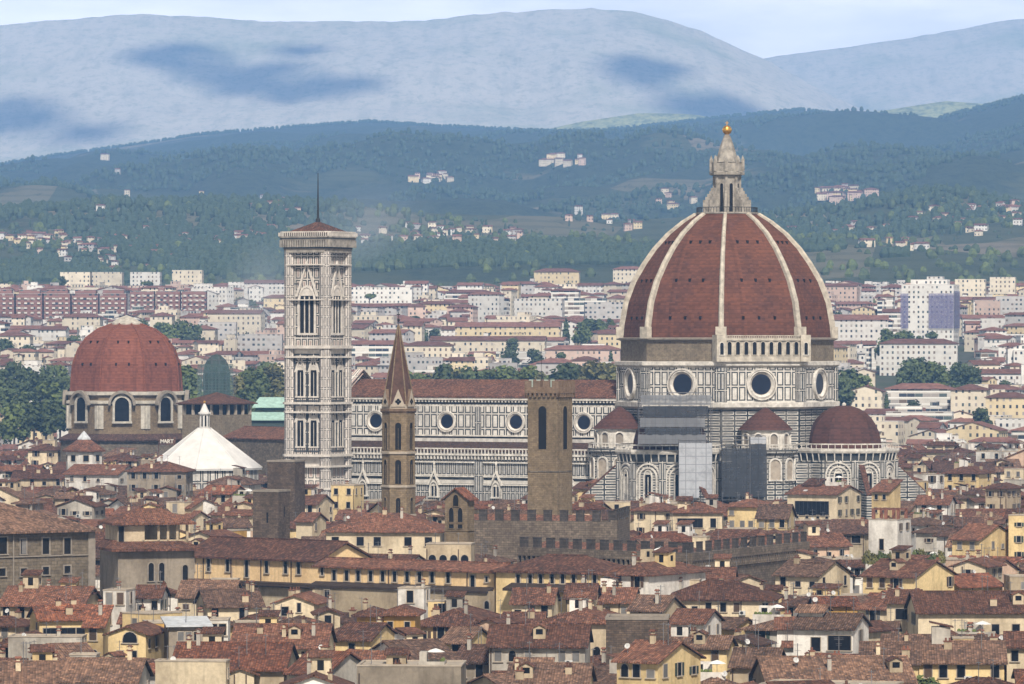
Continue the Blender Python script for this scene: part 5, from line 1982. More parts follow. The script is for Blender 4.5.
def roof_polys(b, t=0.2, ov=0.75):
    x, y, w, d, h, kind, p = b
    X0, X1, Y0, Y1 = x - w / 2, x + w / 2, y - d / 2, y + d / 2
    if kind == 'gx':
        ze, zr = h + t - ov * p, h + t + d / 2 * p
        return [((X0 - ov * .6, Y0 - ov, ze), (X1 + ov * .6, Y0 - ov, ze), (X1 + ov * .6, y, zr), (X0 - ov * .6, y, zr)),
                ((X1 + ov * .6, Y1 + ov, ze), (X0 - ov * .6, Y1 + ov, ze), (X0 - ov * .6, y, zr), (X1 + ov * .6, y, zr))]
    if kind == 'gy':
        ze, zr = h + t - ov * p, h + t + w / 2 * p
        return [((X0 - ov, Y1 + ov * .6, ze), (X0 - ov, Y0 - ov * .6, ze), (x, Y0 - ov * .6, zr), (x, Y1 + ov * .6, zr)),
                ((X1 + ov, Y0 - ov * .6, ze), (X1 + ov, Y1 + ov * .6, ze), (x, Y1 + ov * .6, zr), (x, Y0 - ov * .6, zr))]
    if kind == 'hip':
        m = min(w, d) / 2
        ze, zr = h + t - ov * p, h + t + m * p
        if w >= d:
            a, c = (X0 + m, y, zr), (X1 - m, y, zr)
        else:
            a, c = (x, Y0 + m, zr), (x, Y1 - m, zr)
        q = [(X0 - ov, Y0 - ov, ze), (X1 + ov, Y0 - ov, ze), (X1 + ov, Y1 + ov, ze), (X0 - ov, Y1 + ov, ze)]
        if abs(w - d) < 0.05:
            return [(q[0], q[1], a), (q[1], q[2], a), (q[2], q[3], a), (q[3], q[0], a)]
        if w > d:
            return [(q[0], q[1], c, a), (q[1], q[2], c), (q[2], q[3], a, c), (q[3], q[0], a)]
        return [(q[0], q[1], a), (q[1], q[2], c, a), (q[2], q[3], c), (q[3], q[0], a, c)]
    if kind == 'shed':
        ze, zr = h + t - ov * p, h + t + (d + ov) * p
        return [((X0 - ov * .6, Y0 - ov, ze), (X1 + ov * .6, Y0 - ov, ze), (X1 + ov * .6, Y1 + ov, zr), (X0 - ov * .6, Y1 + ov, zr))]
    return []


def roof_z(b, u, v):
    x, y, w, d, h, kind, p = b
    if kind == 'gx':
        return h + 0.2 + (d / 2 - abs(v - y)) * p
    if kind == 'gy':
        return h + 0.2 + (w / 2 - abs(u - x)) * p
    if kind == 'hip':
        return h + 0.2 + min(w / 2 - abs(u - x), d / 2 - abs(v - y)) * p
    if kind == 'shed':
        return h + 0.2 + (v - y + d / 2) * p
    return h + 0.1


def wall_mesh(b, base=0.0):
    x, y, w, d, h, kind, p = b
    mb = MB()
    X0, X1, Y0, Y1 = x - w / 2, x + w / 2, y - d / 2, y + d / 2
    top = h
    if kind == 'flat':
        mb.box(X0, X1, Y0, Y1, base, h + 0.8, 0)
        return mb
    mb.box(X0, X1, Y0, Y1, base, top, 0)
    if kind == 'gx':
        z = h + d / 2 * p
        mb.face([(X1, Y0, h), (X1, Y1, h), (X1, y, z)])
        mb.face([(X0, Y1, h), (X0, Y0, h), (X0, y, z)])
    elif kind == 'gy':
        z = h + w / 2 * p
        mb.face([(X0, Y0, h), (X1, Y0, h), (x, Y0, z)])
        mb.face([(X1, Y1, h), (X0, Y1, h), (x, Y1, z)])
    elif kind == 'shed':
        z = h + d * p
        mb.face([(X0, Y1, h), (X0, Y0, h), (X0, Y1, z)])
        mb.face([(X1, Y0, h), (X1, Y1, h), (X1, Y1, z)])
        mb.face([(X1, Y1, h), (X0, Y1, h), (X0, Y1, z), (X1, Y1, z)])
    return mb


def roof_mesh(b):
    x, y, w, d, h, kind, p = b
    mb = MB()
    if kind == 'flat':
        X0, X1, Y0, Y1 = x - w / 2, x + w / 2, y - d / 2, y + d / 2
        for a, c, e, f in ((X0 - .08, X1 + .08, Y0 - .08, Y0 + .3), (X0 - .08, X1 + .08, Y1 - .3, Y1 + .08), (X0 - .08, X0 + .3, Y0 + .3, Y1 - .3), (X1 - .3, X1 + .08, Y0 + .3, Y1 - .3)):
            mb.box(a, c, e, f, h + 0.8, h + 0.98, 1)
        mb.face([(X0 + .3, Y0 + .3, h + 0.82), (X1 - .3, Y0 + .3, h + 0.82), (X1 - .3, Y1 - .3, h + 0.82), (X0 + .3, Y1 - .3, h + 0.82)], 1)
        return mb
    P = roof_polys(b)
    mb.shell(P, 0.2)
    if kind == 'gx':
        zr = P[0][2][2]
        mb.tube((P[0][3][0], y, zr - 0.03), (P[0][2][0], y, zr - 0.03), 0.15, n=5)
    elif kind == 'gy':
        zr = P[0][2][2]
        mb.tube((x, P[0][2][1], zr - 0.03), (x, P[0][3][1], zr - 0.03), 0.15, n=5)
    elif kind == 'hip':
        for q in P:
            if len(q) == 3:
                for k in (0, 1):
                    mb.tube(q[k], q[2], 0.12, n=4)
    return mb


class House:
    pass


def add_house(X, Y, rz, blocks, wmat, tmat, opt=None, hand=None, kind='house', base=0.0):
    h = House()
    h.X, h.Y, h.rz, h.blocks, h.wmat, h.tmat, h.opt, h.hand, h.kind, h.base = X, Y, rz, blocks, wmat, tmat, opt or {}, hand, kind, base
    h.meshes, h.mark = [], None
    m = Matrix.Translation((X, Y, 0)) @ Matrix.Rotation(rz, 4, 'Z')
    h.m = m
    idx = len(HOUSES)
    for i, b in enumerate(blocks):
        for nm, mb in (('wall', wall_mesh(b, base)), ('roof', roof_mesh(b))):
            h.meshes.append((nm, mb, i))
            k = len(TRI_V)
            TRI_V.extend((m @ Vector(v))[:] for v in mb.v)
            TRI_F.extend([k + q for q in f] for f in mb.f)
            TRI_O.extend([idx] * len(mb.f))
    HOUSES.append(h)
    return h


def hh(px0, px1, py, he, dep, yaw, kind, wmat, tmat='red brown tile', cols=None, vis=14, pitch=0.36, ann=None, mark=None, wins=None, name=None, **o):
    """a house read off the photograph: columns of its front, row of its eaves; he = eaves height in m, which sets how far away it stands"""
    D = (H - he) * F / (py - 342.0)
    rz = R(yaw)
    wpx = (px1 - px0) / F * D
    w = wpx / math.cos(rz)
    fx, fy = px2x((px0 + px1) / 2, D), D
    cx, cy_ = fx - math.sin(rz) * dep / 2, fy + math.cos(rz) * dep / 2
    blocks = [(0, 0, w, dep, he, kind, pitch)]
    for a in ann or ():
        # annex: (offset of its middle in front widths, forward offset, width share, depth, eaves step, kind)
        blocks.append((a[0] * w, -dep / 2 - a[1] + a[3] / 2, a[2] * w, a[3], he + a[4], a[5], pitch))
    r_ = random.Random(int(px0 * 7 + py))
    for _ in range(0 if ann or kind == 'flat' or w < 8 else r_.choice((0, 1, 1, 2))):
        aw_ = r_.uniform(2.6, 4.5)
        blocks.append((r_.uniform(-0.36, 0.36) * w, r_.uniform(0.0, 0.22) * dep, aw_, r_.uniform(2.5, 4.0), he + r_.uniform(1.0, 1.8) + (0.8 if kind == 'hip' else 0.3), r_.choice(('gx', 'shed', 'flat', 'hip')), 0.3))
    o.update(cols=cols, wins=wins)
    if not ann and kind != 'flat' and w > 9 and r_.random() < 0.6 and not wins:
        d2 = r_.uniform(2.5, 4.5)
        blocks.append((r_.choice((-0.3, -0.1, 0.2, 0.32)) * w, -dep / 2 - d2 / 2 + 0.3, w * r_.uniform(0.25, 0.4), d2, he - r_.uniform(3.6, 5.2), r_.choice(('shed', 'gy', 'flat', 'shed')), 0.3))
    h = add_house(cx, cy_, rz, blocks, wmat, tmat, o, name or True)
    for b in blocks:
        c = h.m @ Vector((b[0], b[1], 0))
        OCC.update(rect_cells(c.x, c.y, b[2], b[3], rz, -1.0))
    side = abs(math.sin(rz)) * dep / D * F
    a, b = (px0, px1 + side) if yaw < 0 else (px0 - side, px1)
    KEEP.append((a, b, py + vis, D))
    if mark:
        LAND[mark] = ((a + b) / 2, py + vis / 2)
    h.mark = mark
    return h


def reserve(px0, px1, D0, D1, py=None):
    """ground a landmark stands on; py: the row down to which it has to stay in view"""
    Dm = (D0 + D1) / 2
    OCC.update(rect_cells(px2x((px0 + px1) / 2, Dm), Dm, (px1 - px0) / F * Dm, D1 - D0, 0, 1.0))
    if py:
        KEEP.append((px0, px1, py, D0))


for a in ((340, 640, 1270, 1370, 500), (610, 890, 1235, 1345, 500), (640, 770, 1240, 1270, 497), (268, 356, 1298, 1328, 490), (158, 264, 1356, 1390, 472), (62, 190, 1574, 1630, 446), (62, 107, 1433, 1448, 464), (186, 250, 1485, 1515, 434), (222, 300, 1428, 1480, 470),
          (258, 300, 1698, 1724, 422), (200, 234, 1790, 1812, 398), (526, 575, 990, 1012, 512), (380, 418, 978, 992, 520), (462, 632, 946, 975, 534), (515, 808, 894, 955, 566), (184, 325, 862, 925, 612),
          (318, 495, 825, 882, 612), (494, 606, 818, 860, 592), (-60, 96, 790, 836, 592), (112, 200, 846, 872, 582), (252, 290, 983, 1000, 534), (604, 673, 698, 714, 664), (266, 305, 1128, 1146, 484), (440, 472, 896, 908, 556), (157, 178, 1436, 1444, 452)):
    reserve(*a)

Y_, W_, CR, BE, OC, PG, PI_, GB = 'pale yellow', 'white', 'cream', 'beige', 'ochre', 'pale grey', 'pinkish', 'grey brown'
RB, DBR, BR, DU_ = 'red brown tile', 'dark brown tile', 'bright red tile', 'dull brown tile'
# -- lower left
hh(0, 83, 605, 16, 13, -8, 'gx', BE, RB, 6, 9)
hh(40, 95, 619, 15.5, 9, 14, 'gx', Y_, BR, None, 12, wins=[(-0.3, 1.9, 2.2, 1.6), (0.0, 1.9, 2.4, 1.6), (0.3, 1.9, 2.4, 1.6)])
hh(85, 103, 626, 16.5, 6, -5, 'shed', Y_, BR, 1, 14)
hh(108, 146, 634, 16, 11, -10, 'gy', Y_, RB, None, 20, wins=[(0.08, 0.3, 2.0, 1.5, 'round'), (-0.18, 2.9, 0.9, 1.1), (0.18, 2.9, 0.9, 1.1)], mark='arched-window cream gable')
hh(63, 97, 661, 15, 10, 25, 'gx', Y_, DU_, 2, 10)
hh(8, 82, 643, 14.5, 5, -3, 'flat', PG, 'trim stone', 0, 14)
hh(0, 60, 684, 15, 12, 5, 'gx', BE, DU_, 2, 0)
hh(62, 136, 681, 15.5, 12, -4, 'gx', PG, DU_, 4, 5)
hh(103, 126, 596, 17, 6, -10, 'flat', W_, 'trim stone', 2, 14)
hh(135, 160, 597, 16.5, 8, -5, 'gx', W_, RB, 2, 14)
hh(150, 191, 629, 15.2, 7, 12, 'flat', OC, 'trim stone', 0, 14, mark='deep ochre wall')
hh(169, 209, 626, 17, 6, 10, 'shed', GB, 'pale metal', 5, 14, pitch=0.12, mark='pale metal roof')
hh(210, 228, 626, 16, 6, 0, 'flat', W_, 'trim stone', 2, 14)
hh(155, 226, 668, 15.5, 3, -6, 'flat', CR, 'trim stone', 0, 16)
# -- lower middle left
hh(178, 232, 597, 15, 12, -5, 'gx', CR, DU_, 3, 8)
hh(275, 314, 603, 15.5, 10, -12, 'gy', CR, RB, None, 10, wins=[(-0.25, 1.2, 1.2, 1.4), (0.12, 0.6, 0.6, 1.4)], mark='two-windowed cream gable')
hh(208, 262, 606, 15, 12, 12, 'gx', CR, DU_, 4, 6)
hh(318, 340, 614, 15, 8, 5, 'gy', CR, RB, 1, 8)
hh(262, 308, 629, 14.5, 13, -10, 'hip', CR, DU_, 2, 4)
hh(236, 288, 628, 14, 4, 8, 'flat', BE, 'trim stone', 0, 6)
hh(232, 325, 647, 15, 14, -3, 'gx', CR, RB, 3, 5)
hh(172, 284, 669, 15, 15, -4, 'gx', BE, BR, 0, 2)
hh(288, 326, 673, 15, 12, -25, 'gx', PG, BR, 1, 5)
hh(226, 254, 674, 14.5, 8, 0, 'gy', CR, RB, 0, 6)
hh(282, 346, 688, 15, 10, 0, 'gy', W_, RB, 1, 0)
# -- lower middle
hh(384, 415, 614, 17.2, 9, -4, 'hip', OC, RB, None, 24, wins=[(-0.3, 1.7, 0.75, 1.3), (0.25, 1.7, 0.75, 1.3), (-0.25, 6.2, 0.9, 1.0), (0.2, 6.2, 0.9, 1.0)], ann=[(-0.95, -1.0, 0.9, 7, -0.2, 'hip')], mark='ochre tower house')
hh(414, 484, 625, 14.8, 22, -8, 'hip', Y_, RB, 4, 8)
hh(480, 497, 623, 15.5, 8, -30, 'gy', PI_, RB, 1, 8)
hh(442, 467, 642, 15, 9, -22, 'gx', Y_, DU_, 1, 9)
hh(412, 462, 664, 15, 14, 30, 'gx', W_, DU_, 3, 6)
hh(455, 488, 662, 14, 10, -15, 'gx', GB, DBR, 2, 6)
hh(489, 585, 646, 16.6, 12, -4, 'gx', PG, RB, 6, 26, mark='wide grey-walled house')
hh(357, 461, 673, 15.5, 10, -3, 'flat', GB, 'grey stone trim', 0, 12, mark='grey parapet terrace')
hh(352, 403, 666, 15, 8, -5, 'gx', CR, RB, 2, 4)
hh(335, 371, 639, 15, 10, -20, 'gx', Y_, RB, 1, 5)
hh(398, 424, 594, 18.3, 5, -10, 'flat', W_, 'trim stone', 1, 8)
hh(508, 586, 686, 14.5, 12, -5, 'gx', CR, DU_, 0, 0)
# -- lower middle right
hh(604, 648, 574, 19.6, 18, -32, 'hip', W_, RB, 2, 16, blank=True, mark='three-storey white house')
hh(661, 772, 599, 15.6, 14, -7, 'hip', CR, RB, 8, 17, mark='eight-windowed cream house')
hh(566, 594, 598, 16.6, 10, -5, 'gx', CR, RB, 1, 8)
hh(512, 552, 603, 16.5, 10, -6, 'gx', CR, RB, 3, 8)
hh(548, 606, 622, 16, 16, -10, 'hip', BE, RB, 3, 4)
hh(617, 658, 661, 17, 11, -30, 'gx', Y_, RB, 3, 22, mark='yellow gabled corner house')
hh(586, 632, 602, 15.6, 10, -8, 'gx', CR, RB, 3, 7)
hh(630, 662, 610, 15.4, 10, -20, 'gx', BE, DU_, 2, 7)
hh(671, 704, 622, 16, 8, -20, 'gx', W_, RB, 2, 12)
hh(732, 775, 666, 15, 10, -10, 'gx', BE, DU_, 3, 10)
hh(634, 664, 510, 19, 10, -25, 'hip', CR, RB, 2, 20)
hh(673, 722, 512, 19, 10, -4, 'hip', CR, RB, None, 18, wins=[(-0.15, 2.0, 5.5, 2.0), (0.32, 2.0, 1.2, 2.0), (-0.3, 4.9, 1.0, 1.2), (0.3, 4.9, 1.0, 1.2)])
hh(728, 756, 506, 19.5, 10, -25, 'hip', Y_, RB, 3, 22)
hh(757, 787, 518, 18.3, 14, -10, 'gx', Y_, DU_, 3, 10)
hh(573, 628, 489, 19.5, 8, -15, 'shed', Y_, RB, 2, 12, pitch=0.15)
# -- right
hh(788, 836, 494, 20, 14, -28, 'gx', CR, RB, None, 26, pitch=0.25, wins=[(0.0, 2.3, 8.8, 3.4), (-0.3, 5.6, 0.7, 0.8), (-0.1, 5.6, 0.7, 0.8), (0.12, 5.6, 0.7, 0.8), (0.3, 5.6, 0.7, 0.8)], mark='broad dark loggia window')
hh(872, 889, 491, 21, 6, -30, 'shed', Y_, RB, 2, 24)
hh(869, 897, 524, 19.5, 9, -22, 'flat', W_, 'trim stone', None, 34, wins=[(-0.05, 3.6, 0.9, 2.2)], pergola=True, mark='white tower house')
hh(866, 940, 568, 16.6, 9, -10, 'flat', W_, 'trim stone', 0, 0)
hh(864, 914, 576, 16.4, 13, -35, 'gx', Y_, RB, 4, 16, mark='yellow house under hedge')
hh(776, 818, 575, 16.3, 12, -30, 'gx', CR, DU_, 3, 20)
hh(794, 852, 628, 17, 9, -18, 'gx', W_, DU_, None, 28, wins=[(-0.12, 1.9, 1.3, 1.9), (0.28, 1.6, 3.2, 2.0)], mark='wide-windowed white house')
hh(887, 916, 602, 17.2, 8, -12, 'gx', CR, RB, None, 18, wins=[(0.1, 1.6, 2.6, 1.6)])
hh(918, 1032, 612, 16.5, 14, 2, 'gx', CR, RB, None, 24, wins=[(-0.28, 2.4, 1.1, 1.9), (-0.05, 2.4, 1.1, 1.9), (0.18, 2.4, 1.1, 1.9), (0.36, 2.4, 1.1, 1.9)], mark='long cream roadside house')
hh(862, 918, 663, 15, 12, -5, 'gx', Y_, DU_, 3, 6)
hh(919, 1004, 662, 15, 12, -3, 'gx', Y_, DU_, 5, 6)
hh(768, 914, 682, 14.5, 14, 5, 'gx', GB, DU_, 7, 2)
hh(1007, 1042, 646, 16.2, 8, -5, 'gx', CR, RB, 2, 22)
hh(953, 979, 539, 17.7, 14, -35, 'gx', Y_, RB, 2, 18)
hh(916, 948, 504, 19, 9, -15, 'gx', W_, RB, 2, 12)
hh(986, 1006, 488, 21, 9, -28, 'hip', BE, RB, 2, 20)
hh(945, 978, 473, 21, 10, -25, 'hip', Y_, RB, 3, 16)
# -- left and centre, further back
hh(127, 186, 471, 23, 12, -5, 'hip', GB, RB, 5, 26, mark='grey brown stone house')
hh(64, 119, 474, 21, 12, -22, 'gx', W_, RB, 4, 12)
hh(28, 58, 450, 22, 12, -5, 'hip', CR, RB, 2, 10)
hh(12, 64, 478, 19, 10, -3, 'gx', BE, RB, 4, 8)
hh(57, 94, 506, 20, 10, -10, 'gy', PG, RB, 3, 14)
hh(288, 317, 504, 19, 10, -20, 'gx', CR, RB, 2, 16)
hh(331, 354, 489, 22, 8, -15, 'flat', Y_, 'trim stone', 2, 20)
hh(296, 312, 521, 18, 8, -20, 'gx', CR, RB, 1, 12)
hh(326, 440, 531, 21.5, 16, -6, 'hip', CR, RB, None, 22, wins=[(-0.42, 1.7, 1.3, 1.6), (-0.2, 1.7, 1.3, 1.6), (-0.05, 1.7, 1.3, 1.6), (0.22, 1.7, 1.3, 1.6), (0.4, 1.7, 1.3, 1.6)], mark='long cream hipped house')
hh(426, 471, 549, 20.3, 6, -6, 'flat', BE, 'trim stone', None, 14, wins=[(-0.36, 1.6, 1.3, 2.0, 'round'), (-0.12, 1.6, 1.3, 2.0, 'round'), (0.12, 1.6, 1.3, 2.0, 'round'), (0.36, 1.6, 1.3, 2.0, 'round')])
hh(880, 955, 388, 27, 14, -5, 'hip', CR, RB, 10, 14, base_=0)

# -- the rest of the roofs between them
WCH = [(CR, 30), (Y_, 14), (W_, 20), (PG, 13), (BE, 11), (OC, 3), (PI_, 6), (GB, 4)]
TCH = [(RB, 42), (DU_, 32), (DBR, 14), (BR, 12)]


def pick(ch):
    t = rnd.random() * sum(w for _, w in ch)
    for k, w in ch:
        t -= w
        if t <= 0:
            return k
    return ch[-1][0]


def zcap(x0, x1, D):
    """greatest height at distance D that hides nothing that has to stay in view"""
    z = 99.0
    for a, b, py, Dk in KEEP:
        if D < Dk - 1 and x1 > a and x0 < b:
            z = min(z, py2z(py, D))
    return z


D = 588.0
while D < 1760:
    xm = 0.108 * D + 70
    x = -xm + rnd.uniform(0, 8)
    while x < xm:
        big = rnd.random() < 0.16
        w = rnd.uniform(12, 18) if big else rnd.uniform(5.5, 10.5)
        d = rnd.uniform(6.5, 11)
        q = rnd.random()
        yaw = R(rnd.gauss(-26, 7) if q < 0.62 else rnd.gauss(-4, 5) if q < 0.85 else rnd.gauss(22, 7))
        Dh = D + rnd.uniform(-9, 9)
        cx, cy_ = x + w / 2, Dh + d / 2
        x += w * (abs(math.cos(yaw)) * 0.92) + d * abs(math.sin(yaw)) * 0.55 + rnd.choice((0, 0, 0, 1.5, 4))
        cells = rect_cells(cx, cy_, w, d, yaw, -1.2)
        if cells & OCC:
            w, d = w * 0.62, d * 0.7
            cells = rect_cells(cx, cy_, w, d, yaw, -1.2)
            if cells & OCC:
                continue
        hw = (w * abs(math.cos(yaw)) + d * abs(math.sin(yaw))) / 2 + 0.8
        Dn = cy_ - d / 2
        zc = zcap(512 + (cx - hw) / Dn * F, 512 + (cx + hw) / Dn * F, Dn)
        kind = rnd.choice(('gx', 'gx', 'gx', 'gy', 'hip', 'hip', 'shed', 'flat') if rnd.random() < 0.8 else ('gx', 'hip'))
        pitch = rnd.uniform(0.27, 0.42)
        span = {'gx': d / 2, 'gy': w / 2, 'hip': min(w, d) / 2, 'shed': d, 'flat': 1.5}[kind]
        h = rnd.gauss(15.4, 2.3) + (1.5 if Dn > 1000 else 0)
        if rnd.random() < 0.06:
            h += rnd.uniform(3, 6)
        h = max(8.5, min(22, h))
        top = h + span * pitch + 0.6
        if top > zc:
            h -= top - zc
        if h < 8.0:
            continue
        blocks = [(0, 0, w, d, h, kind, pitch)]
        for _ in range(rnd.choice((0, 1, 1, 2, 2, 3)) if w > 7.5 else 0):
            aw_, ad = w * rnd.uniform(0.3, 0.55), d * rnd.uniform(0.35, 0.7)
            ah = h + rnd.choice((-3.2, -2.4, -1.6, 2.2, 2.8))
            ak = rnd.choice(('gx', 'shed', 'flat', 'hip', 'gy'))
            if ah > h:
                pos = (rnd.uniform(-0.25, 0.25) * w, rnd.uniform(0.0, 0.2) * d)
                ah = min(ah, zc - 2.0)
                if ah > h + 1.4:
                    blocks.append((*pos, aw_, ad, ah, ak, pitch * 0.9))
            else:
                s_ = rnd.choice((-1, 1))
                blocks.append((s_ * (w - aw_) / 2 * rnd.uniform(0.3, 1), -d / 2 - ad / 2 + 0.4, aw_, ad, ah, ak, pitch * 0.9))
        OCC.update(cells)
        add_house(cx, cy_, yaw, blocks, pick(WCH), pick(TCH))
    D += 18 + (D - 588) * 0.008
N_NEAR = len(HOUSES)

# ------------------------------------------------------------------ the city beyond: blocks of flats
ROWD = [(262, 4000), (275, 3800), (290, 3500), (330, 3000), (380, 2500), (430, 2100), (470, 1760)]


def row_d(py):
    return lerp_table(ROWD, py)


def block(px0, px1, py_top, D, dep, yaw, wmat, roof='hip', name=None, rm=None, pitch=0.3, cat=None, ann=None):
    z = py2z(py_top, D)
    rz = R(yaw)
    w = (px1 - px0) / F * D / math.cos(rz)
    X = px2x((px0 + px1) / 2, D)
    span = {'gx': dep / 2, 'hip': min(w, dep) / 2, 'gy': w / 2, 'flat': 0, 'shed': dep}[roof]
    he = z - span * pitch - 0.3 if roof != 'flat' else z - 1.0
    blocks = [(0, 0, w, dep, he, roof, pitch)]
    for a in ann or ():
        blocks.append((a[0] * w, a[1], a[2] * w, a[3], he + a[4], 'flat', 0))
    cx, cy_ = X - math.sin(rz) * dep / 2, D + math.cos(rz) * dep / 2
    OCC.update(rect_cells(cx, cy_, w, dep, rz, -1))
    h = add_house(cx, cy_, rz, blocks, wmat, rm or ('far tile' if roof != 'flat' else 'far flat roof'), {'cols': 0}, name or True, 'block', ground_z(cy_) - 3)
    KEEP.append((px0 - 3, px1 + 3, py_top + (he - ground_z(D)) * F / D * 0.55, D))
    return h


FW, FC, FY, FG, FP, FB, FR = 'facade white', 'facade cream', 'facade yellow', 'facade grey', 'facade pink', 'facade balcony', 'facade brick'
# long brick flats with white balconies at the left, brown ones beside them
for k in range(5):
    block(-12 + k * 28, 14 + k * 28, 293.5, 3330, 14, 0, FR, 'flat', 'bal', 'far flat roof', ann=[(0.0, 0, 0.8, 9, 2.6)])
for k in range(3):
    block(130 + k * 26, 154 + k * 26, 291, 3400, 14, 0, FR, 'flat', 'balb', 'dull brown tile', ann=[(-0.3, 0, 0.25, 8, 2.4)])
pur = block(902, 953, 284.5, 3150, 18, -16, FW, 'flat', 'tower', ann=[(0, 0, 0.7, 9, 3.2), (0.1, 0, 0.3, 6, 5)])
block(834, 888, 315, 2950, 16, -4, FW, 'gx', 'v')
block(955, 985, 279, 3600, 16, -8, FC, 'flat', 'v')
block(990, 1015, 277, 3650, 16, -8, FC, 'flat', 'v')
block(880, 957, 338.5, 2850, 16, -6, FW, 'hip', 'v')
block(848, 882, 385.5, 2380, 14, -10, FC, 'gy', 'v')
block(886, 954, 383, 2420, 16, -5, FB, 'hip', 'v')
block(951, 986, 384, 2400, 16, -12, FC, 'hip', 'v')
block(986, 1030, 392, 2330, 14, -8, FY, 'hip', 'v')
block(996, 1040, 296, 3400, 14, -6, FG, 'flat', 'v')
block(975, 1000, 300, 3380, 14, -6, FP, 'flat', 'v')
block(534, 579, 268, 3900, 16, -4, FY, 'hip', 'v')
block(613, 645, 266, 3950, 14, -2, FC, 'hip', 'v')
block(514, 562, 298.5, 3350, 14, -8, FW, 'flat', 'v')
block(564, 606, 298, 3360, 14, -4, FB, 'flat', 'v')
block(585, 640, 302, 3300, 14, 2, FG, 'flat', 'v')
block(350, 412, 287, 3520, 14, -3, FW, 'flat', 'v')
block(340, 408, 340, 2880, 14, -4, FB, 'hip', 'v')
block(404, 452, 341, 2870, 14, -4, FC, 'hip', 'v')
block(455, 560, 322, 3080, 16, -4, FY, 'gx', 'v')
block(430, 545, 336, 2930, 14, -4, FC, 'gx', 'v')
block(545, 620, 345, 2820, 14, -3, FP, 'hip', 'v')
block(536, 575, 358, 2700, 14, -3, FG, 'hip', 'v')
block(572, 598, 356, 2680, 12, -6, FP, 'hip', 'v')
block(598, 640, 330, 2990, 12, -6, FY, 'gx', 'v')
block(62, 100, 313, 3150, 14, -4, FC, 'hip', 'v')
block(150, 172, 312, 3160, 14, -4, FC, 'hip', 'v')
block(190, 215, 325, 3050, 14, -4, FC, 'hip', 'v')
block(238, 282, 334, 2950, 18, 0, FG, 'flat', 'v')
block(198, 236, 322, 3080, 14, 0, FG, 'flat', 'v')
block(-6, 30, 332, 2960, 12, -4, FC, 'hip', 'v')
block(40, 66, 326, 3050, 12, -4, FW, 'gx', 'v')
block(-10, 20, 410, 2250, 12, -18, FY, 'hip', 'v')
block(19, 42, 424, 2150, 12, -20, FY, 'gx', 'v')
for a, b in ((60, 1), (92, 1), (130, 1), (172, 0)):
    block(a, a + 30, 270 + b * 2, 3850, 12, -3, rnd.choice((FC, FW, FG)), 'flat', 'v')
FCH = [(FW, 30), (FC, 28), (FY, 11), (FG, 14), (FP, 5), (FB, 12)]
D = 1790.0
while D < 5300:
    xm = 0.104 * D + 70
    x = -xm + rnd.uniform(0, 20)
    while x < xm:
        w = rnd.uniform(7, 17) if rnd.random() < 0.72 else rnd.uniform(17, 34)
        d = rnd.uniform(8, 14)
        if D > 3900:
            w, d = rnd.uniform(6, 14), rnd.uniform(6, 10)
        yaw = R(rnd.gauss(-14, 16))
        cx, cy_ = x + w / 2, D + rnd.uniform(-14, 14)
        x += w * 0.95 + d * abs(math.sin(yaw)) * 0.4 + rnd.choice((0, 0, 1, 4, 12))
        cells = rect_cells(cx, cy_, w, d, yaw, -1)
        if cells & OCC:
            continue
        hw = w / 2 + 1
        Dn = cy_ - d / 2
        g0 = slope_z(cx, cy_)
        if D > 3800 and (fbm(cx, cy_, 160.0, 3, 7.7) < -0.02 + (D - 3900) * 0.00018 or rnd.random() < 0.25):
            continue
        zc = zcap(512 + (cx - hw) / Dn * F, 512 + (cx + hw) / Dn * F, Dn)
        kind = rnd.choice(('gx', 'hip', 'hip', 'flat', 'gx', 'gy') if rnd.random() < 0.75 else ('flat', 'hip'))
        if w > 26 and kind == 'gy':
            kind = 'gx'
        h = g0 + rnd.uniform(9, 17) + (rnd.uniform(3, 9) if 2500 < D < 3800 and rnd.random() < 0.25 else -4 if D > 3900 else 0)
        pitch = 0.3
        span = {'gx': d / 2, 'gy': w / 2, 'hip': min(w, d) / 2, 'flat': 2.0}[kind]
        h = min(h, zc - span * pitch - 0.5)
        if h < g0 + 5:
            continue
        blocks = [(0, 0, w, d, h, kind, pitch)]
        if kind == 'flat' and rnd.random() < 0.7:
            blocks.append((rnd.uniform(-.2, .2) * w, 0, w * 0.4, d * 0.5, h + 2.4, 'flat', 0))
        if rnd.random() < 0.6:
            fw_ = w * rnd.uniform(0.25, 0.5)
            blocks.append((rnd.uniform(-.3, .3) * w, -d / 2 - 1.5, fw_, 5.0, h - rnd.choice((2.0, 3.2, 5.5)), rnd.choice(('gy', 'flat', 'shed', 'hip')), 0.3))
        OCC.update(cells)
        add_house(cx, cy_, yaw, blocks, pick(FCH), 'far flat roof' if kind == 'flat' else 'far tile', {'cols': 0}, None, 'block', g0 - 3)
    D += 24 + (D - 1790) * 0.006

# ------------------------------------------------------------------ what can be seen: rays through the picture from the camera and from a step aside
occl = bpy.data.objects['hills'], bpy.data.objects['wooded_hill'], bpy.data.objects['ground']
for o in occl:
    occlude(o, o.name)
BVH = BVHTree.FromPolygons(TRI_V, TRI_F)
SEEN = {}


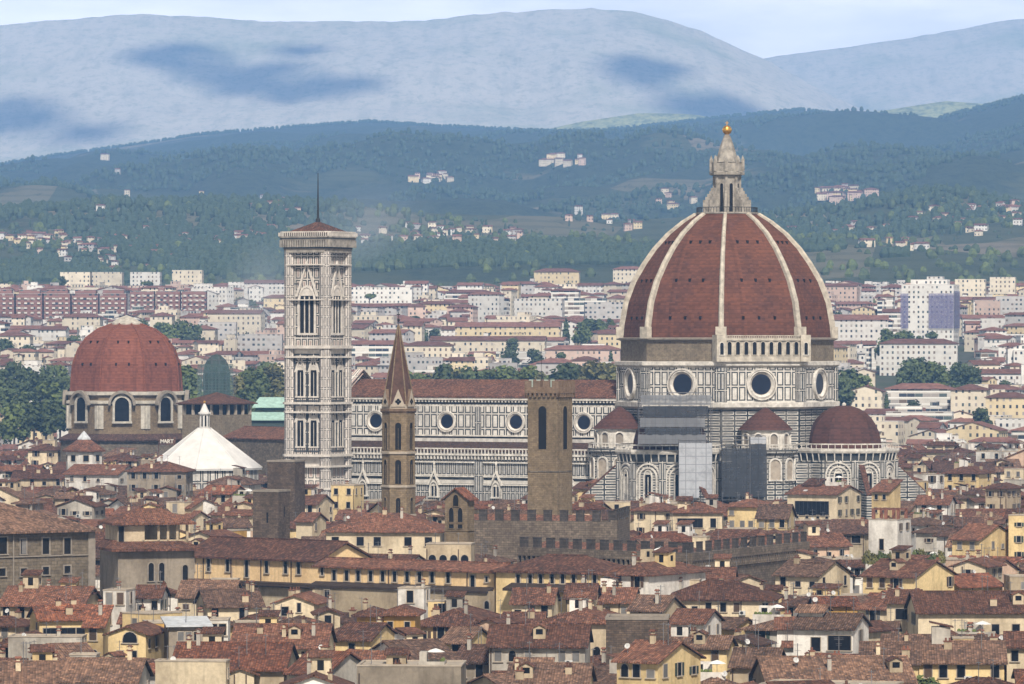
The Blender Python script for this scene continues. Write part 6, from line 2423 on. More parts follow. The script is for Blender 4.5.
def look(ex, step, main):
    e = Vector((ex, 0, H))
    for j in range(0, 684, step):
        for i in range(0, 1024, step):
            d = Vector(((i + 0.5 - 512) / F, 1.0, -(j + 0.5 - 342) / F))
            if not main:
                d = Vector((d.x - ex / 1000.0, d.y, d.z))
            loc, nrm, ix, dist = BVH.ray_cast(e, d.normalized())
            if ix is None:
                continue
            o = TRI_O[ix]
            s = SEEN.setdefault(o, [0, 0, 0, 0, 9999, -9999, 9999, -9999])
            s[0 if main else 1] += 1
            if main:
                s[2] += i
                s[3] += j
                s[4], s[5], s[6], s[7] = min(s[4], i), max(s[5], i), min(s[6], j), max(s[7], j)


look(0.0, 2, True)
look(-25.0, 4, False)
look(25.0, 4, False)


def free_view(p):
    for ex in (0.0, -25.0, 25.0):
        e = Vector((ex, 0, H))
        d = p - e
        L = d.length
        loc, nrm, ix, dist = BVH.ray_cast(e, d / L, L - 0.25)
        if ix is None:
            return True
    return False


# ------------------------------------------------------------------ build what shows
def win_data(w, h, st, sh, near):
    key = ('H', round(w, 1), round(h, 1), st, sh, near)
    d = LIB.get(key)
    if d is None:
        mb = MB()
        inn = arch(w, h, st, 6)
        outl = arch(w + 0.2, h + 0.1, st, 6)
        mb.ring(outl, inn, -0.10, 0.02, 0)
        mb.box(-w / 2 - 0.25, w / 2 + 0.25, -0.2, 0, -0.14, 0.0, 0)
        if w > 1.6:
            n = max(1, int(w / 1.1))
            for k in range(1, n):
                u = -w / 2 + w * k / n
                mb.box(u - 0.05, u + 0.05, -0.07, 0.0, 0, h * 0.98, 2)
        if near:
            pm = MB()
            pm.face([(a, -0.03, b) for a, b in ccw(inn)], 0)
            pane = pm.data('pane', ['dark glass'])
        else:
            mb.face([(a, -0.03, b) for a, b in ccw(inn)], 1)
            pane = None
        sm = None
        if sh and st == 'rect' and w < 1.6:
            s = MB()
            if sh.endswith('closed'):
                s.box(-w / 2, w / 2, -0.09, -0.05, 0, h, 0)
            else:
                s.box(-w / 2 - 0.16 - w * 0.48, -w / 2 - 0.16, -0.10, -0.03, 0, h, 0)
            sm = s.data('shutter', [sh.replace(' closed', '')])
        d = LIB[key] = (mb.data('window', ['trim stone', 'dark glass', 'dark iron']), pane, sm)
    return d


def put_window(root, x, y, z, rz, w, h, st, sh, near):
    d = win_data(w, h, st, sh, near)
    o = link('window', d[0], root, (x, y, z), rz)
    if d[1]:
        link('pane', d[1], o)
    if d[2]:
        link('shutter', d[2], o)
        if not sh.endswith('closed'):
            link('shutter', d[2], o, (w * 1.48 + 0.32, 0, 0))
    return o


def chim_data(k):
    key = ('C', k)
    if key not in LIB:
        mb = MB()
        a, b, h = ((0.3, 0.26, 1.0), (0.4, 0.26, 0.8), (0.24, 0.24, 1.4), (0.5, 0.3, 0.9))[k]
        mb.box(-a, a, -b, b, -0.8, h, 0)
        mb.box(-a - 0.1, a + 0.1, -b - 0.1, b + 0.1, h, h + 0.12, 1)
        if k % 2:
            for s in (-0.5, 0.5):
                mb.lathe([(0.13, h + 0.12), (0.13, h + 0.5)], 6, 0, s * a, 0, 1)
        else:
            mb.box(-a * 0.7, a * 0.7, -b * 0.7, b * 0.7, h + 0.12, h + 0.32, 0)
            mb.shell([((-a - .1, -b - .1, h + 0.5), (a + .1, -b - .1, h + 0.5), (a + .1, 0, h + 0.68), (-a - .1, 0, h + 0.68)), ((a + .1, b + .1, h + 0.5), (-a - .1, b + .1, h + 0.5), (-a - .1, 0, h + 0.68), (a + .1, 0, h + 0.68))], 0.08, 1, 1)
            mb.box(-a * 0.8, -a * 0.5, -b * .8, b * .8, h + 0.3, h + 0.5, 0)
            mb.box(a * 0.5, a * 0.8, -b * .8, b * .8, h + 0.3, h + 0.5, 0)
        mats = (('cream', 'terracotta pot'), ('beige', 'red brown tile'), ('pale grey', 'terracotta pot'), ('beige', 'terracotta pot'))[k]
        LIB[key] = mb.data('chimney', list(mats))
    return LIB[key]


def misc_data(nm):
    if nm in LIB:
        return LIB[nm]
    mb = MB()
    if nm == 'antenna':
        mb.tube((0, 0, -0.3), (0, 0, 2.7), 0.05, n=4)
        mb.tube((-0.6, 0, 2.5), (0.6, 0.1, 2.5), 0.02, n=4)
        for k in range(5):
            u = -0.5 + k * 0.25
            mb.tube((u, -0.3, 2.5), (u, 0.3, 2.5), 0.015, n=3)
        mb.tube((-0.4, 0, 1.8), (0.4, 0, 1.8), 0.02, n=4)
        LIB[nm] = mb.data(nm, ['metal'])
    elif nm == 'satellite_dish':
        mb.tube((0, 0, -0.3), (0, 0, 0.7), 0.04, n=4, mi=1)
        n = 14
        c = Vector((0, -0.05, 0.85))
        ax = Vector((0.25, -0.85, 0.42)).normalized()
        u = ax.cross(Vector((0, 0, 1))).normalized()
        v = u.cross(ax)
        rings = []
        for r, dpt in ((0.0, 0.0), (0.2, 0.03), (0.36, 0.09)):
            rings.append([c + (u * math.cos(2 * PI * k / n) + v * math.sin(2 * PI * k / n)) * r + ax * dpt for k in range(n)])
        for a, b in zip(rings, rings[1:]):
            for k in range(n):
                j = (k + 1) % n
                mb.face((a[k], a[j], b[j], b[k]) if a is not rings[0] else (c, b[j], b[k]), 0)
        mb.tube(c, c + ax * 0.55, 0.02, n=3, mi=1)
        LIB[nm] = mb.data(nm, ['dish white', 'metal'])
    elif nm == 'skylight':
        mb.box(-0.45, 0.45, -0.5, 0.5, -0.06, 0.09, 0)
        mb.face([(-0.37, -0.42, 0.095), (0.37, -0.42, 0.095), (0.37, 0.42, 0.095), (-0.37, 0.42, 0.095)], 1)
        LIB[nm] = mb.data(nm, ['pale metal', 'dish white'])
    elif nm == 'dormer':
        mb.box(-0.8, 0.8, -0.9, 1.6, -1.0, 1.1, 0)
        mb.face([(-0.8, -0.9, 1.1), (0.8, -0.9, 1.1), (0, -0.9, 1.5)], 0)
        mb.face([(-0.45, -0.92, 0.25), (0.45, -0.92, 0.25), (0.45, -0.92, 0.95), (-0.45, -0.92, 0.95)], 2)
        mb.shell([((-1.0, -1.1, 1.13), (0, -1.1, 1.62), (0, 1.8, 1.62), (-1.0, 1.8, 1.13)), ((0, -1.1, 1.62), (1.0, -1.1, 1.13), (1.0, 1.8, 1.13), (0, 1.8, 1.62))], 0.12, 1, 1)
        LIB[nm] = mb.data(nm, ['beige', 'red brown tile', 'dark glass'])
    elif nm == 'air_conditioner':
        mb.box(-0.5, 0.5, -0.35, 0.0, 0, 0.7, 0)
        n = 12
        mb.face([(-0.1 + 0.26 * math.cos(2 * PI * k / n), -0.36, 0.35 + 0.26 * math.sin(2 * PI * k / n)) for k in range(n)], 1)
        LIB[nm] = mb.data(nm, ['dish white', 'dark iron'])
    elif nm == 'balcony':
        mb.box(-1.3, 1.3, -0.9, 0, -0.12, 0.0, 0)
        for k in range(14):
            u = -1.25 + k * 2.5 / 13
            mb.tube((u, -0.87, 0), (u, -0.87, 0.95), 0.018, n=3, mi=1)
        mb.tube((-1.28, -0.87, 0.95), (1.28, -0.87, 0.95), 0.03, n=4, mi=1)
        for s in (-1.28, 1.28):
            mb.tube((s, -0.87, 0.95), (s, 0, 0.95), 0.03, n=4, mi=1)
        LIB[nm] = mb.data(nm, ['trim stone', 'dark iron'])
    elif nm.startswith('roof_hut'):
        mb.box(-1.2, 1.2, -1.2, 1.2, -2.0, 1.9, 0)
        mb.shell([((-1.5, -1.6, 1.95), (1.5, -1.6, 1.95), (1.5, 1.5, 2.6), (-1.5, 1.5, 2.6))], 0.14, 1, 1)
        mb.face([(-0.4, -1.22, 0.3), (0.4, -1.22, 0.3), (0.4, -1.22, 1.5), (-0.4, -1.22, 1.5)], 2)
        mb.face([(1.22, -0.4, 0.5), (1.22, 0.4, 0.5), (1.22, 0.4, 1.4), (1.22, -0.4, 1.4)], 2)
        LIB[nm] = mb.data('roof_hut', [nm.split(' ', 1)[1], 'red brown tile', 'dark opening'])
    elif nm.startswith('roof_terrace'):
        mb.box(-2.2, 2.2, -1.6, 1.6, -2.0, 0.35, 0)
        for a, c, e, f in ((-2.2, 2.2, -1.6, -1.45), (-2.2, -2.05, -1.44, 1.6), (2.05, 2.2, -1.44, 1.6)):
            mb.box(a, c, e, f, 0.36, 1.15, 0)
        mb.box(-1.9, 0.5, 0.6, 1.5, 0.36, 2.3, 0)
        mb.face([(-1.5, 0.58, 0.4), (-0.6, 0.58, 0.4), (-0.6, 0.58, 2.0), (-1.5, 0.58, 2.0)], 1)
        mb.tube((1.2, -0.3, 0.35), (1.2, -0.3, 2.3), 0.03, n=4, mi=2)
        mb.lathe([(1.15, 2.15), (0.6, 2.42), (0.0, 2.6)], 8, 0, 1.2, -0.3, 3)
        for k in range(5):
            mb.ball((-1.8 + k * 0.55, -1.3, 1.25), 0.3, 6, 4)
        LIB[nm] = mb.data('roof_terrace', [nm.split(' ', 1)[1], 'dark opening', 'metal', 'canvas', 'leaf green'])
    elif nm == 'water_tank':
        mb.box(-0.7, 0.7, -0.4, 0.4, -0.8, 0.3, 1)
        mb.lathe([(0.42, 0.3), (0.45, 0.9), (0.3, 1.05)], 10, 0, -0.1, 0, 0)
        LIB[nm] = mb.data('water_tank', ['dish white', 'pale grey'])
    elif nm == 'pergola':
        for x in (-2.6, 0, 2.6):
            for y in (-2.6, 2.6):
                mb.box(x - 0.3, x + 0.3, y - 0.3, y + 0.3, 0, 1.9, 0)
        for y in (-2.6, 2.6):
            mb.box(-3, 3, y - 0.12, y + 0.12, 1.9, 2.1, 0)
        for k in range(7):
            mb.box(-2.9 + k * 0.93, -2.75 + k * 0.93, -3, 3, 2.12, 2.25, 0)
        LIB[nm] = mb.data(nm, ['terracotta pot'])
    return LIB[nm]


SHUT = ['brown shutter', 'green shutter', 'grey shutter', None, 'brown shutter closed', 'grey shutter closed', None]
order = sorted((i for i in range(len(HOUSES)) if i in SEEN), key=lambda i: -(SEEN[i][0] * 4 + SEEN[i][1]))
near_ids = [i for i in order if HOUSES[i].kind == 'house']
mid_ids = [i for i in order if HOUSES[i].kind == 'block']
MAXH, MAXB = 296, 296
singles = near_ids[:MAXH] + mid_ids[:MAXB]
rest = [i for i in near_ids[MAXH:] + mid_ids[MAXB:]]
for i, h in enumerate(HOUSES):       # the roofs that go on to both sides of the picture
    if i not in SEEN and not -8 < proj((h.X, h.Y, 10))[0] < 1032:
        rest.append(i)
LABELLED = []     # (root, px, py, colour words, kind words)
ADJ = {'facade white': 'white', 'facade cream': 'cream', 'facade yellow': 'pale yellow', 'facade grey': 'grey', 'facade pink': 'pinkish', 'facade balcony': 'balconied', 'facade brick': 'brick red'}
RK = {'gx': 'gabled', 'gy': 'gable-fronted', 'hip': 'hipped', 'shed': 'single-slope', 'flat': 'flat-roofed'}
for i in singles:
    h = HOUSES[i]
    r = random.Random(1000 + i)
    s = SEEN[i]
    near = h.kind == 'house'
    root = thing('house' if near else 'apartment_block', '', 'house' if near else 'apartment block', (h.X, h.Y, 0), h.rz, 'tiled houses of the old town' if near else 'blocks of flats beyond the cathedral')
    roofs = {}
    for nm, mb, bi in h.meshes:
        if nm == 'wall':
            mb.build('wall', [h.wmat], root)
        else:
            flat = h.blocks[bi][5] == 'flat'
            roofs[bi] = mb.build('roof', [h.tmat if not flat or not near else 'terracotta pot', 'trim stone' if flat and near else 'soffit wood' if near else 'far flat roof'], root)
    n_hit = s[0] or 1
    px, py = (s[2] / n_hit, s[3] / n_hit) if s[0] else proj((h.X, h.Y, h.blocks[0][4]))
    LABELLED.append((root, px, py, h, s[0]))
    if not near:
        if h.hand in ('bal', 'balb'):
            b = h.blocks[0]
            mb = MB()
            mb.box(-0.62, 0.62, -1.0, 0, -0.15, 0.9)
            me = LIB.get('balc') or mb.data('balcony', ['marble white'])
            LIB['balc'] = me
            mb = MB()
            for lv in range(5):
                for c in range(4):
                    u = -b[2] / 2 + b[2] * (c + 0.5) / 4
                    o = link('balcony', me, root, (u, -b[3] / 2, b[4] - 2.6 - lv * 3.1))
                    o.scale = (1.5, 1, 1)
        continue
    dist = h.Y
    sh = r.choice(SHUT)
    sh2 = 'brown shutter closed' if sh in ('brown shutter',) else 'grey shutter closed'
    ww, wh = r.choice(((0.9, 1.4), (1.0, 1.6), (0.8, 1.2), (1.0, 1.8)))
    nwin = 0
    for bi, b in enumerate(h.blocks):
        x, y, w, d, he, kind, p = b
        faces = [(0.0, w, lambda u: (x + u, y - d / 2 - 0.01)), (PI / 2, d, lambda u: (x + w / 2 + 0.01, y + u)), (-PI / 2, d, lambda u: (x - w / 2 - 0.01, y - u))]
        if bi == 0 and h.opt.get('wins'):
            for q in h.opt['wins']:
                fx, dz, a, c = q[:4]
                put_window(root, x + fx * w, y - d / 2 - 0.01, he - dz - c + 0.6, 0.0, a, c, q[4] if len(q) > 4 else 'rect', None, True)
                nwin += 1
        for fi, (rz, L, pos) in enumerate(faces):
            if fi == 0 and bi == 0 and (h.opt.get('wins') or h.opt.get('cols') == 0):
                continue
            nw = Vector((math.sin(rz + h.rz), -math.cos(rz + h.rz), 0))
            if nw.dot(Vector((-h.X, -h.Y, 0)).normalized()) < 0.12:
                continue
            n = h.opt.get('cols') if fi == 0 and bi == 0 and h.opt.get('cols') else max(1, int(L / r.uniform(2.7, 3.8)))
            if (h.opt.get('cols') == 0 and r.random() < 0.5) or (h.opt.get('blank') and fi == 1):
                continue
            if h.hand is None and fi == 0 and L > 5 and kind != 'flat' and r.random() < 0.24:
                # an open loggia right under the eaves
                lw, lh = L * r.uniform(0.4, 0.8), r.uniform(1.5, 2.1)
                xx, yy = pos(r.uniform(-0.08, 0.08) * L)
                if free_view(h.m @ Vector((xx, yy, he - 1.4)) + nw * 0.4):
                    put_window(root, xx, yy, he - 0.5 - lh, rz, round(lw * 2) / 2, round(lh, 1), 'rect', None, dist < 900)
            for row in range(4):
                zz = he - 2.0 - row * 3.1 - (0.2 if kind == 'flat' else 0) + (0.9 if kind == 'flat' else 0)
                if zz < 4:
                    break
                for k in range(n):
                    if r.random() < (0.12 if fi == 0 else 0.42):
                        continue
                    u = -L / 2 + L * (k + 0.5) / n + r.uniform(-0.2, 0.2)
                    if L < 2.2:
                        continue
                    xx, yy = pos(u)
                    pw = h.m @ Vector((xx, yy, zz + wh * 0.6))
                    if not free_view(pw + nw * 0.35) or nwin > 60:
                        continue
                    s_ = sh if r.random() < 0.75 else sh2 if sh else None
                    put_window(root, xx, yy, zz, rz, ww, wh if row or r.random() < 0.8 else wh * 0.6, 'rect' if r.random() < 0.95 else 'round', s_ if n * 2.4 < L else (s_ if s_ and s_.endswith('closed') else None), dist < 900)
                    nwin += 1
                    if row and r.random() < 0.05 and fi == 0:
                        link('balcony', misc_data('balcony'), root, (xx, yy, zz - 0.4), rz)
                    elif r.random() < 0.035:
                        link('air_conditioner', misc_data('air_conditioner'), root, (xx + 0.9 * math.cos(rz), yy + 0.9 * math.sin(rz), zz - 0.5), rz)
        # things on the roof
        rt = roofs[bi]
        area = w * d
        for k in range((r.choice((0, 1, 1, 2, 2, 3)) + int(area / 130)) if area > 60 else r.choice((0, 0, 1))):
            u, v = x + r.uniform(-0.42, 0.42) * w, y + r.uniform(-0.42, 0.3) * d
            link('chimney', chim_data(r.randrange(4)), rt, (u, v, roof_z(b, u, v)), r.choice((0, PI / 2)))
        for k in range(r.choice((0, 1, 1, 2)) + int(area / 160)):
            u, v = x + r.uniform(-0.4, 0.4) * w, y + r.uniform(-0.3, 0.3) * d
            link('antenna', misc_data('antenna'), rt, (u, v, roof_z(b, u, v)), r.uniform(0, 3))
        for k in range(r.choice((0, 0, 0, 0, 0, 1))):
            u, v = x + r.uniform(-0.42, 0.42) * w, y + r.uniform(-0.45, 0.2) * d
            link('satellite_dish', misc_data('satellite_dish'), rt, (u, v, roof_z(b, u, v)), r.uniform(-0.5, 0.5))
        if bi == 0 and r.random() < 0.4:
            key = ('drain', round(he))
            if key not in LIB:
                mb = MB()
                mb.tube((0, 0, -round(he) + 0.2), (0, 0, 0), 0.09, n=5)
                LIB[key] = mb.data('drainpipe', ['brown shutter'])
            for u in r.sample((-0.48, -0.2, 0.22, 0.48), r.choice((1, 2))):
                link('drainpipe', LIB[key], root, (x + u * w, y - d / 2 - 0.1, he - 0.05))
        if kind == 'gx' and bi == 0 and w > 15 and r.random() < 0.6:
            u = x + r.choice((-0.38, 0.4)) * w
            link('dormer', misc_data('dormer'), rt, (u, y - d * 0.28, roof_z(b, u, y - d * 0.28)), 0)
        if kind == 'gx' and bi == 0 and w > 9 and r.random() < 0.42:
            if r.random() < 0.5:
                u, v = x + r.uniform(-0.3, 0.3) * w, y - d * 0.28
                link('dormer', misc_data('dormer'), rt, (u, v, roof_z(b, u, v)), 0)
            else:
                for k in range(r.choice((1, 1, 2))):
                    u, v = x + r.uniform(-0.35, 0.35) * w, y - d * r.uniform(0.15, 0.35)
                    o = link('skylight', misc_data('skylight'), rt, (u, v, roof_z(b, u, v)))
                    o.rotation_euler = (math.atan(p), 0, 0)
        # huts, terraces and odd things that crowd the roofs
        for k in range(r.choice((0, 0, 1, 1, 2)) if area > 70 and dist < 1400 else 0):
            nm = r.choice(('roof_hut', 'roof_hut', 'roof_hut', 'roof_terrace', 'water_tank'))
            u, v = x + r.uniform(-0.3, 0.3) * w, y + r.uniform(-0.05, 0.32) * d
            link(nm, misc_data(nm + ' ' + r.choice(('cream', 'white', 'beige', 'pale grey', 'pale yellow')) if nm != 'water_tank' else nm), rt, (u, v, roof_z(b, u, v)), r.choice((0, 0, PI / 2)))
        if h.opt.get('pergola'):
            link('pergola', misc_data('pergola'), rt, (x, y, he + 0.82))

# what is too small or too far to be one of those: one far mass of roofs
mass = MB()
MM = {}
mats_ = []
for i in rest:
    h = HOUSES[i]
    for nm, mb, bi in h.meshes:
        mt = [h.wmat if h.kind == 'block' else h.wmat, ] if nm == 'wall' else [h.tmat, 'soffit wood']
        for q in mt:
            if q not in MM:
                MM[q] = len(mats_)
                mats_.append(q)
        k = len(mass.v)
        mass.v += [(h.m @ Vector(v))[:] for v in mb.v]
        mass.f += [tuple(k + q for q in f) for f in mb.f]
        mass.m += [MM[mt[min(q, len(mt) - 1)]] for q in mb.m]
if rest:
    o = mass.build('distant_rooftops', mats_)
    tag(o, 'crowded small roofs and walls far off between the larger blocks', 'rooftops', kind='stuff')
print('HOUSES', len(HOUSES), 'seen near', len(near_ids), 'mid', len(mid_ids), 'rest', len(rest), 'min px near', SEEN[near_ids[min(MAXH, len(near_ids)) - 1]][:2], 'mid', SEEN[mid_ids[min(MAXB, len(mid_ids)) - 1]][:2])

# ------------------------------------------------------------------ trees
def crown_data(kind, seed):
    r = random.Random(seed)
    mb = MB()
    lobes = []
    if kind == 'cypress':
        for k in range(9):
            t = k / 8
            lobes.append((Vector((r.uniform(-.15, .15), r.uniform(-.15, .15), 1.5 + t * 9.5)), 1.25 * (1 - t) ** 0.6 * (0.6 + 0.4 * min(1, t * 5)) + 0.25, 1.3))
        n, sz = 420, 0.55
    elif kind == 'pine':
        for k in range(8):
            a = r.uniform(0, 2 * PI)
            q = r.uniform(0, 3.6)
            lobes.append((Vector((q * math.cos(a), q * math.sin(a), 8.6 + r.uniform(-.4, 1.0))), r.uniform(1.6, 2.3), 0.6))
        n, sz = 520, 0.75
    else:
        for k in range(11):
            a = r.uniform(0, 2 * PI)
            z = r.uniform(3.2, 10.0)
            q = r.uniform(0.4, 1.0) * (3.6 - abs(z - 5.8) * 0.52)
            lobes.append((Vector((q * math.cos(a), q * math.sin(a), z)), r.uniform(1.3, 2.4), 0.9))
        lobes.append((Vector((0, 0, 6)), 3.0, 1.1))
        n, sz = 900, 0.62
    tot = sum(l[1] ** 2 for l in lobes)
    for c, rad, sq_ in lobes:
        for k in range(int(n * rad * rad / tot)):
            d = Vector((r.gauss(0, 1), r.gauss(0, 1), r.gauss(0, 1))).normalized()
            p = c + Vector((d.x, d.y, d.z * sq_)) * rad * r.uniform(0.62, 1.12)
            nrm = (d + Vector((r.gauss(0, .55), r.gauss(0, .55), r.gauss(0.25, .55)))).normalized()
            u = nrm.orthogonal().normalized()
            v = nrm.cross(u)
            a = r.uniform(0, PI)
            u, v = u * math.cos(a) + v * math.sin(a), v * math.cos(a) - u * math.sin(a)
            s = sz * r.uniform(0.6, 1.35)
            q = [p + u * s * math.cos(t) + v * s * 0.75 * math.sin(t) + nrm * r.uniform(-.1, .1) for t in (0.3, 1.6, 2.9, 4.3, 5.4)]
            mb.face(q, 0)
    return mb


CROWNS, TRUNKS = {}, {}
for kind in ('broad', 'cypress', 'pine'):
    tm = MB()
    th = {'broad': 6.0, 'cypress': 3.0, 'pine': 8.6}[kind]
    tm.tube((0, 0, -3.0), (0.1, 0, th * 0.6), 0.34, 0.24, 7)
    tm.tube((0.1, 0, th * 0.58), (0, 0.1, th), 0.24, 0.12, 6)
    if kind != 'cypress':
        for k in range(5):
            a = k * 2 * PI / 5 + 0.4
            tm.tube((0.08, 0, th * 0.62), (1.8 * math.cos(a), 1.8 * math.sin(a), th * 1.05), 0.14, 0.05, 5)
    TRUNKS[kind] = tm.data('trunk', ['bark'])
    for c in ('leaf green', 'leaf dark', 'leaf olive'):
        for v in range(2):
            CROWNS[kind, c, v] = crown_data(kind, v * 7 + 3).data('crown', [c])
TREES = []


def tree(px, py_top, D, hgt, kind='broad', col='leaf green', base=None):
    X = px2x(px, D)
    zt = py2z(py_top, D)
    s = hgt / {'broad': 12.0, 'cypress': 12.6, 'pine': 11.6}[kind]
    t = thing('tree', '', 'tree', (X, D, zt - hgt), rnd.uniform(0, 6.28), 'trees between the houses')
    t.scale = (s * rnd.uniform(0.9, 1.2), s * rnd.uniform(0.9, 1.2), s)
    link('trunk', TRUNKS[kind], t)
    if zt - hgt > ground_z(D) - 0.5:
        g_ = ground_z(D)
    link('crown', CROWNS[kind, col, rnd.randrange(2)], t)
    TREES.append((t, px, py_top + hgt / D * F * 0.4, kind, col))
    return t


LG, LDK, LO = 'leaf green', 'leaf dark', 'leaf olive'
# belt left of the red chapel dome
for px, py, D in ((2, 366, 2350), (14, 358, 2420), (27, 364, 2380), (40, 370, 2300), (52, 378, 2250), (62, 374, 2350), (8, 385, 2200), (24, 388, 2150), (46, 395, 2100), (60, 398, 2050), (34, 398, 2060), (14, 400, 2080), (60, 362, 2480), (48, 362, 2450)):
    tree(px, py, D, rnd.uniform(15, 20), 'broad', rnd.choice((LDK, LDK, LG)))
for px, py, D in ((187, 362, 2200), (194, 372, 2150), (190, 388, 2050), (236, 372, 2150), (246, 368, 2200), (244, 386, 2020), (258, 364, 2240), (268, 358, 2320), (276, 362, 2250), (280, 374, 2150), (264, 388, 2060), (276, 390, 2050)):
    tree(px, py, D, rnd.uniform(15, 21), 'broad', rnd.choice((LDK, LG, LG, LO)))
# belt behind the nave roof
for k in range(17):
    px = 404 + k * 13.2
    tree(px + rnd.uniform(-3, 3), rnd.uniform(357, 371), rnd.uniform(2080, 2300), rnd.uniform(15, 22), 'broad', rnd.choice((LDK, LG, LO, LG)))
for px, py, D, hg, kd, c in ((849, 365, 2420, 22, 'broad', LDK), (862, 372, 2400, 17, 'broad', LG), (840, 374, 2380, 17, 'broad', LDK), (907, 356, 2500, 20, 'broad', LDK), (918, 354, 2520, 22, 'broad', LDK), (930, 358, 2500, 20, 'broad', LG), (942, 362, 2490, 16, 'broad', LG),
                       (963, 360, 2560, 18, 'broad', LDK), (972, 364, 2540, 15, 'broad', LDK), (981, 405, 2180, 14, 'broad', LDK), (887, 326, 2900, 20, 'broad', LG), (898, 330, 2880, 18, 'broad', LG), (905, 329, 2890, 16, 'broad', LDK),
                       (566, 314, 3040, 22, 'cypress', LDK), (590, 317, 3020, 20, 'pine', LDK), (600, 318, 3020, 20, 'broad', LG), (582, 320, 3010, 16, 'broad', LG), (510, 347, 2760, 16, 'broad', LDK), (536, 347, 2770, 15, 'broad', LDK), (610, 317, 3060, 9, 'broad', LG),
                       (170, 321, 3050, 20, 'broad', LG), (182, 318, 3080, 20, 'broad', LG), (195, 322, 3040, 18, 'broad', LDK), (160, 320, 3060, 15, 'broad', LG), (74, 333, 2920, 16, 'broad', LDK), (5, 336, 2900, 18, 'broad', LDK), (28, 343, 2830, 15, 'broad', LDK),
                       (240, 296, 3460, 14, 'broad', LG), (252, 298, 3450, 14, 'broad', LG), (268, 296, 3460, 13, 'broad', LDK), (410, 326, 3000, 12, 'broad', LG), (422, 327, 2990, 12, 'broad', LG), (435, 327, 2990, 12, 'broad', LDK), (650, 333, 2950, 14, 'broad', LDK)):
    tree(px, py, D, hg, kd, c)
# street trees and gardens in the far plain
for k in range(110):
    D_ = rnd.uniform(2300, 3900)
    px = rnd.uniform(-10, 1034)
    tree(px, proj((0, D_, ground_z(D_) + rnd.uniform(11, 20)))[1], D_, rnd.uniform(9, 15), rnd.choice(('broad', 'broad', 'broad', 'cypress', 'pine')), rnd.choice((LDK, LG, LDK)))
# the garden on a roof near the white tower house, and the crown at the lower edge
def shrub(px, py_base, D, w, hgt, col):
    t = thing('shrub', '', 'shrub', (px2x(px, D), D, py2z(py_base, D)), rnd.uniform(0, 6), 'shrubs of the roof garden')
    key = 'shrub' + col
    if key not in LIB:
        r = random.Random(5)
        mb = MB()
        for k in range(420):
            d = Vector((r.gauss(0, 1), r.gauss(0, 1), abs(r.gauss(0, 0.9)))).normalized()
            p = Vector((d.x, d.y, d.z * 1.1)) * r.uniform(0.5, 1.0) + Vector((0, 0, 0.15))
            nrm = (d + Vector((r.gauss(0, .5), r.gauss(0, .5), r.gauss(0.2, .5)))).normalized()
            u = nrm.orthogonal().normalized()
            v = nrm.cross(u)
            s = r.uniform(0.07, 0.16)
            mb.face([p + u * s * math.cos(q) + v * s * math.sin(q) for q in (0.2, 1.5, 2.8, 4.1, 5.2)])
        st = MB()
        st.tube((0, 0, -0.1), (0, 0, 0.7), 0.06, 0.03, 5)
        LIB[key] = (mb.data('foliage', [col]), st.data('stem', ['bark']))
    a, b = LIB[key]
    o = link('foliage', a, t)
    o.scale = (w, w, hgt)
    link('stem', b, t)
    TREES.append((t, px, py_base - 4, 'shrub', col))


Dg = (H - 16.6 - 1.0) * F / (566 - 342.0)
for k in range(13):
    shrub(868 + k * 6.0 + rnd.uniform(-1, 1), 565.5 - k * 0.1, Dg + 3 - k * 0.2, rnd.uniform(0.9, 1.3), rnd.uniform(1.4, 2.4), rnd.choice((LG, LDK, LO)))
tree(918, 673, 640, 9, 'broad', LG)
tree(930, 676, 636, 8, 'broad', LDK)
tree(903, 677, 644, 8, 'broad', LG)

# ------------------------------------------------------------------ villas on the slopes
VILLAS = []


def villa(px, py, D, w, hgt, wm, label=None, nm='villa', cols=None):
    X = px2x(px, D)
    z = slope_z(X, D)
    if py is not None:
        # walk along the sight line to where it meets the slope
        Dd = 3900.0
        while Dd < 11900:
            x_ = px2x(px, Dd)
            if slope_z(x_, Dd) >= py2z(py, Dd):
                break
            Dd += 12
        D, X = Dd, px2x(px, Dd)
        z = slope_z(X, D)
        w *= D / 4500
        hgt *= D / 4500
    t = thing(nm, '', nm, (X, D, z - 3), R(rnd.uniform(-25, 25)), 'houses on the wooded slopes')
    d = w * 0.6
    b = (0, 0, w, d, hgt + 3, rnd.choice(('hip', 'gx', 'hip')), 0.3)
    wall_mesh(b).build('wall', [wm], t)
    roof_mesh(b).build('roof', ['far tile', 'soffit wood'], t)
    VILLAS.append((t, *proj((X, D, z + hgt / 2)), wm))


VW = [FW, FC, FC, FY, FP, FG]
for cx, cy_, sx, sy, n in ((30, 241, 34, 5, 15), (110, 250, 48, 8, 14), (205, 243, 45, 4, 13), (255, 236, 20, 3, 5), (275, 205, 12, 9, 6), (440, 235, 34, 6, 14), (432, 183, 16, 3, 7), (500, 234, 28, 8, 8), (560, 165, 20, 3, 5), (600, 222, 34, 6, 6),
                          (843, 197, 24, 4, 15), (965, 224, 30, 8, 13), (1010, 211, 14, 3, 5), (830, 232, 26, 4, 8), (900, 247, 30, 5, 6), (150, 262, 70, 6, 8), (470, 262, 60, 6, 6), (360, 245, 20, 6, 4), (120, 205, 40, 20, 4), (660, 205, 30, 12, 4)):
    for k in range(int(n * 1.6)):
        villa(cx + rnd.gauss(0, 0.8) * sx, cy_ + rnd.gauss(0, 0.8) * sy, 0, rnd.uniform(4, 8.5) if rnd.random() < 0.85 else rnd.uniform(9, 15), rnd.uniform(3.5, 6), rnd.choice(VW))

# ------------------------------------------------------------------ woods on the slopes, one mass
mb = MB()


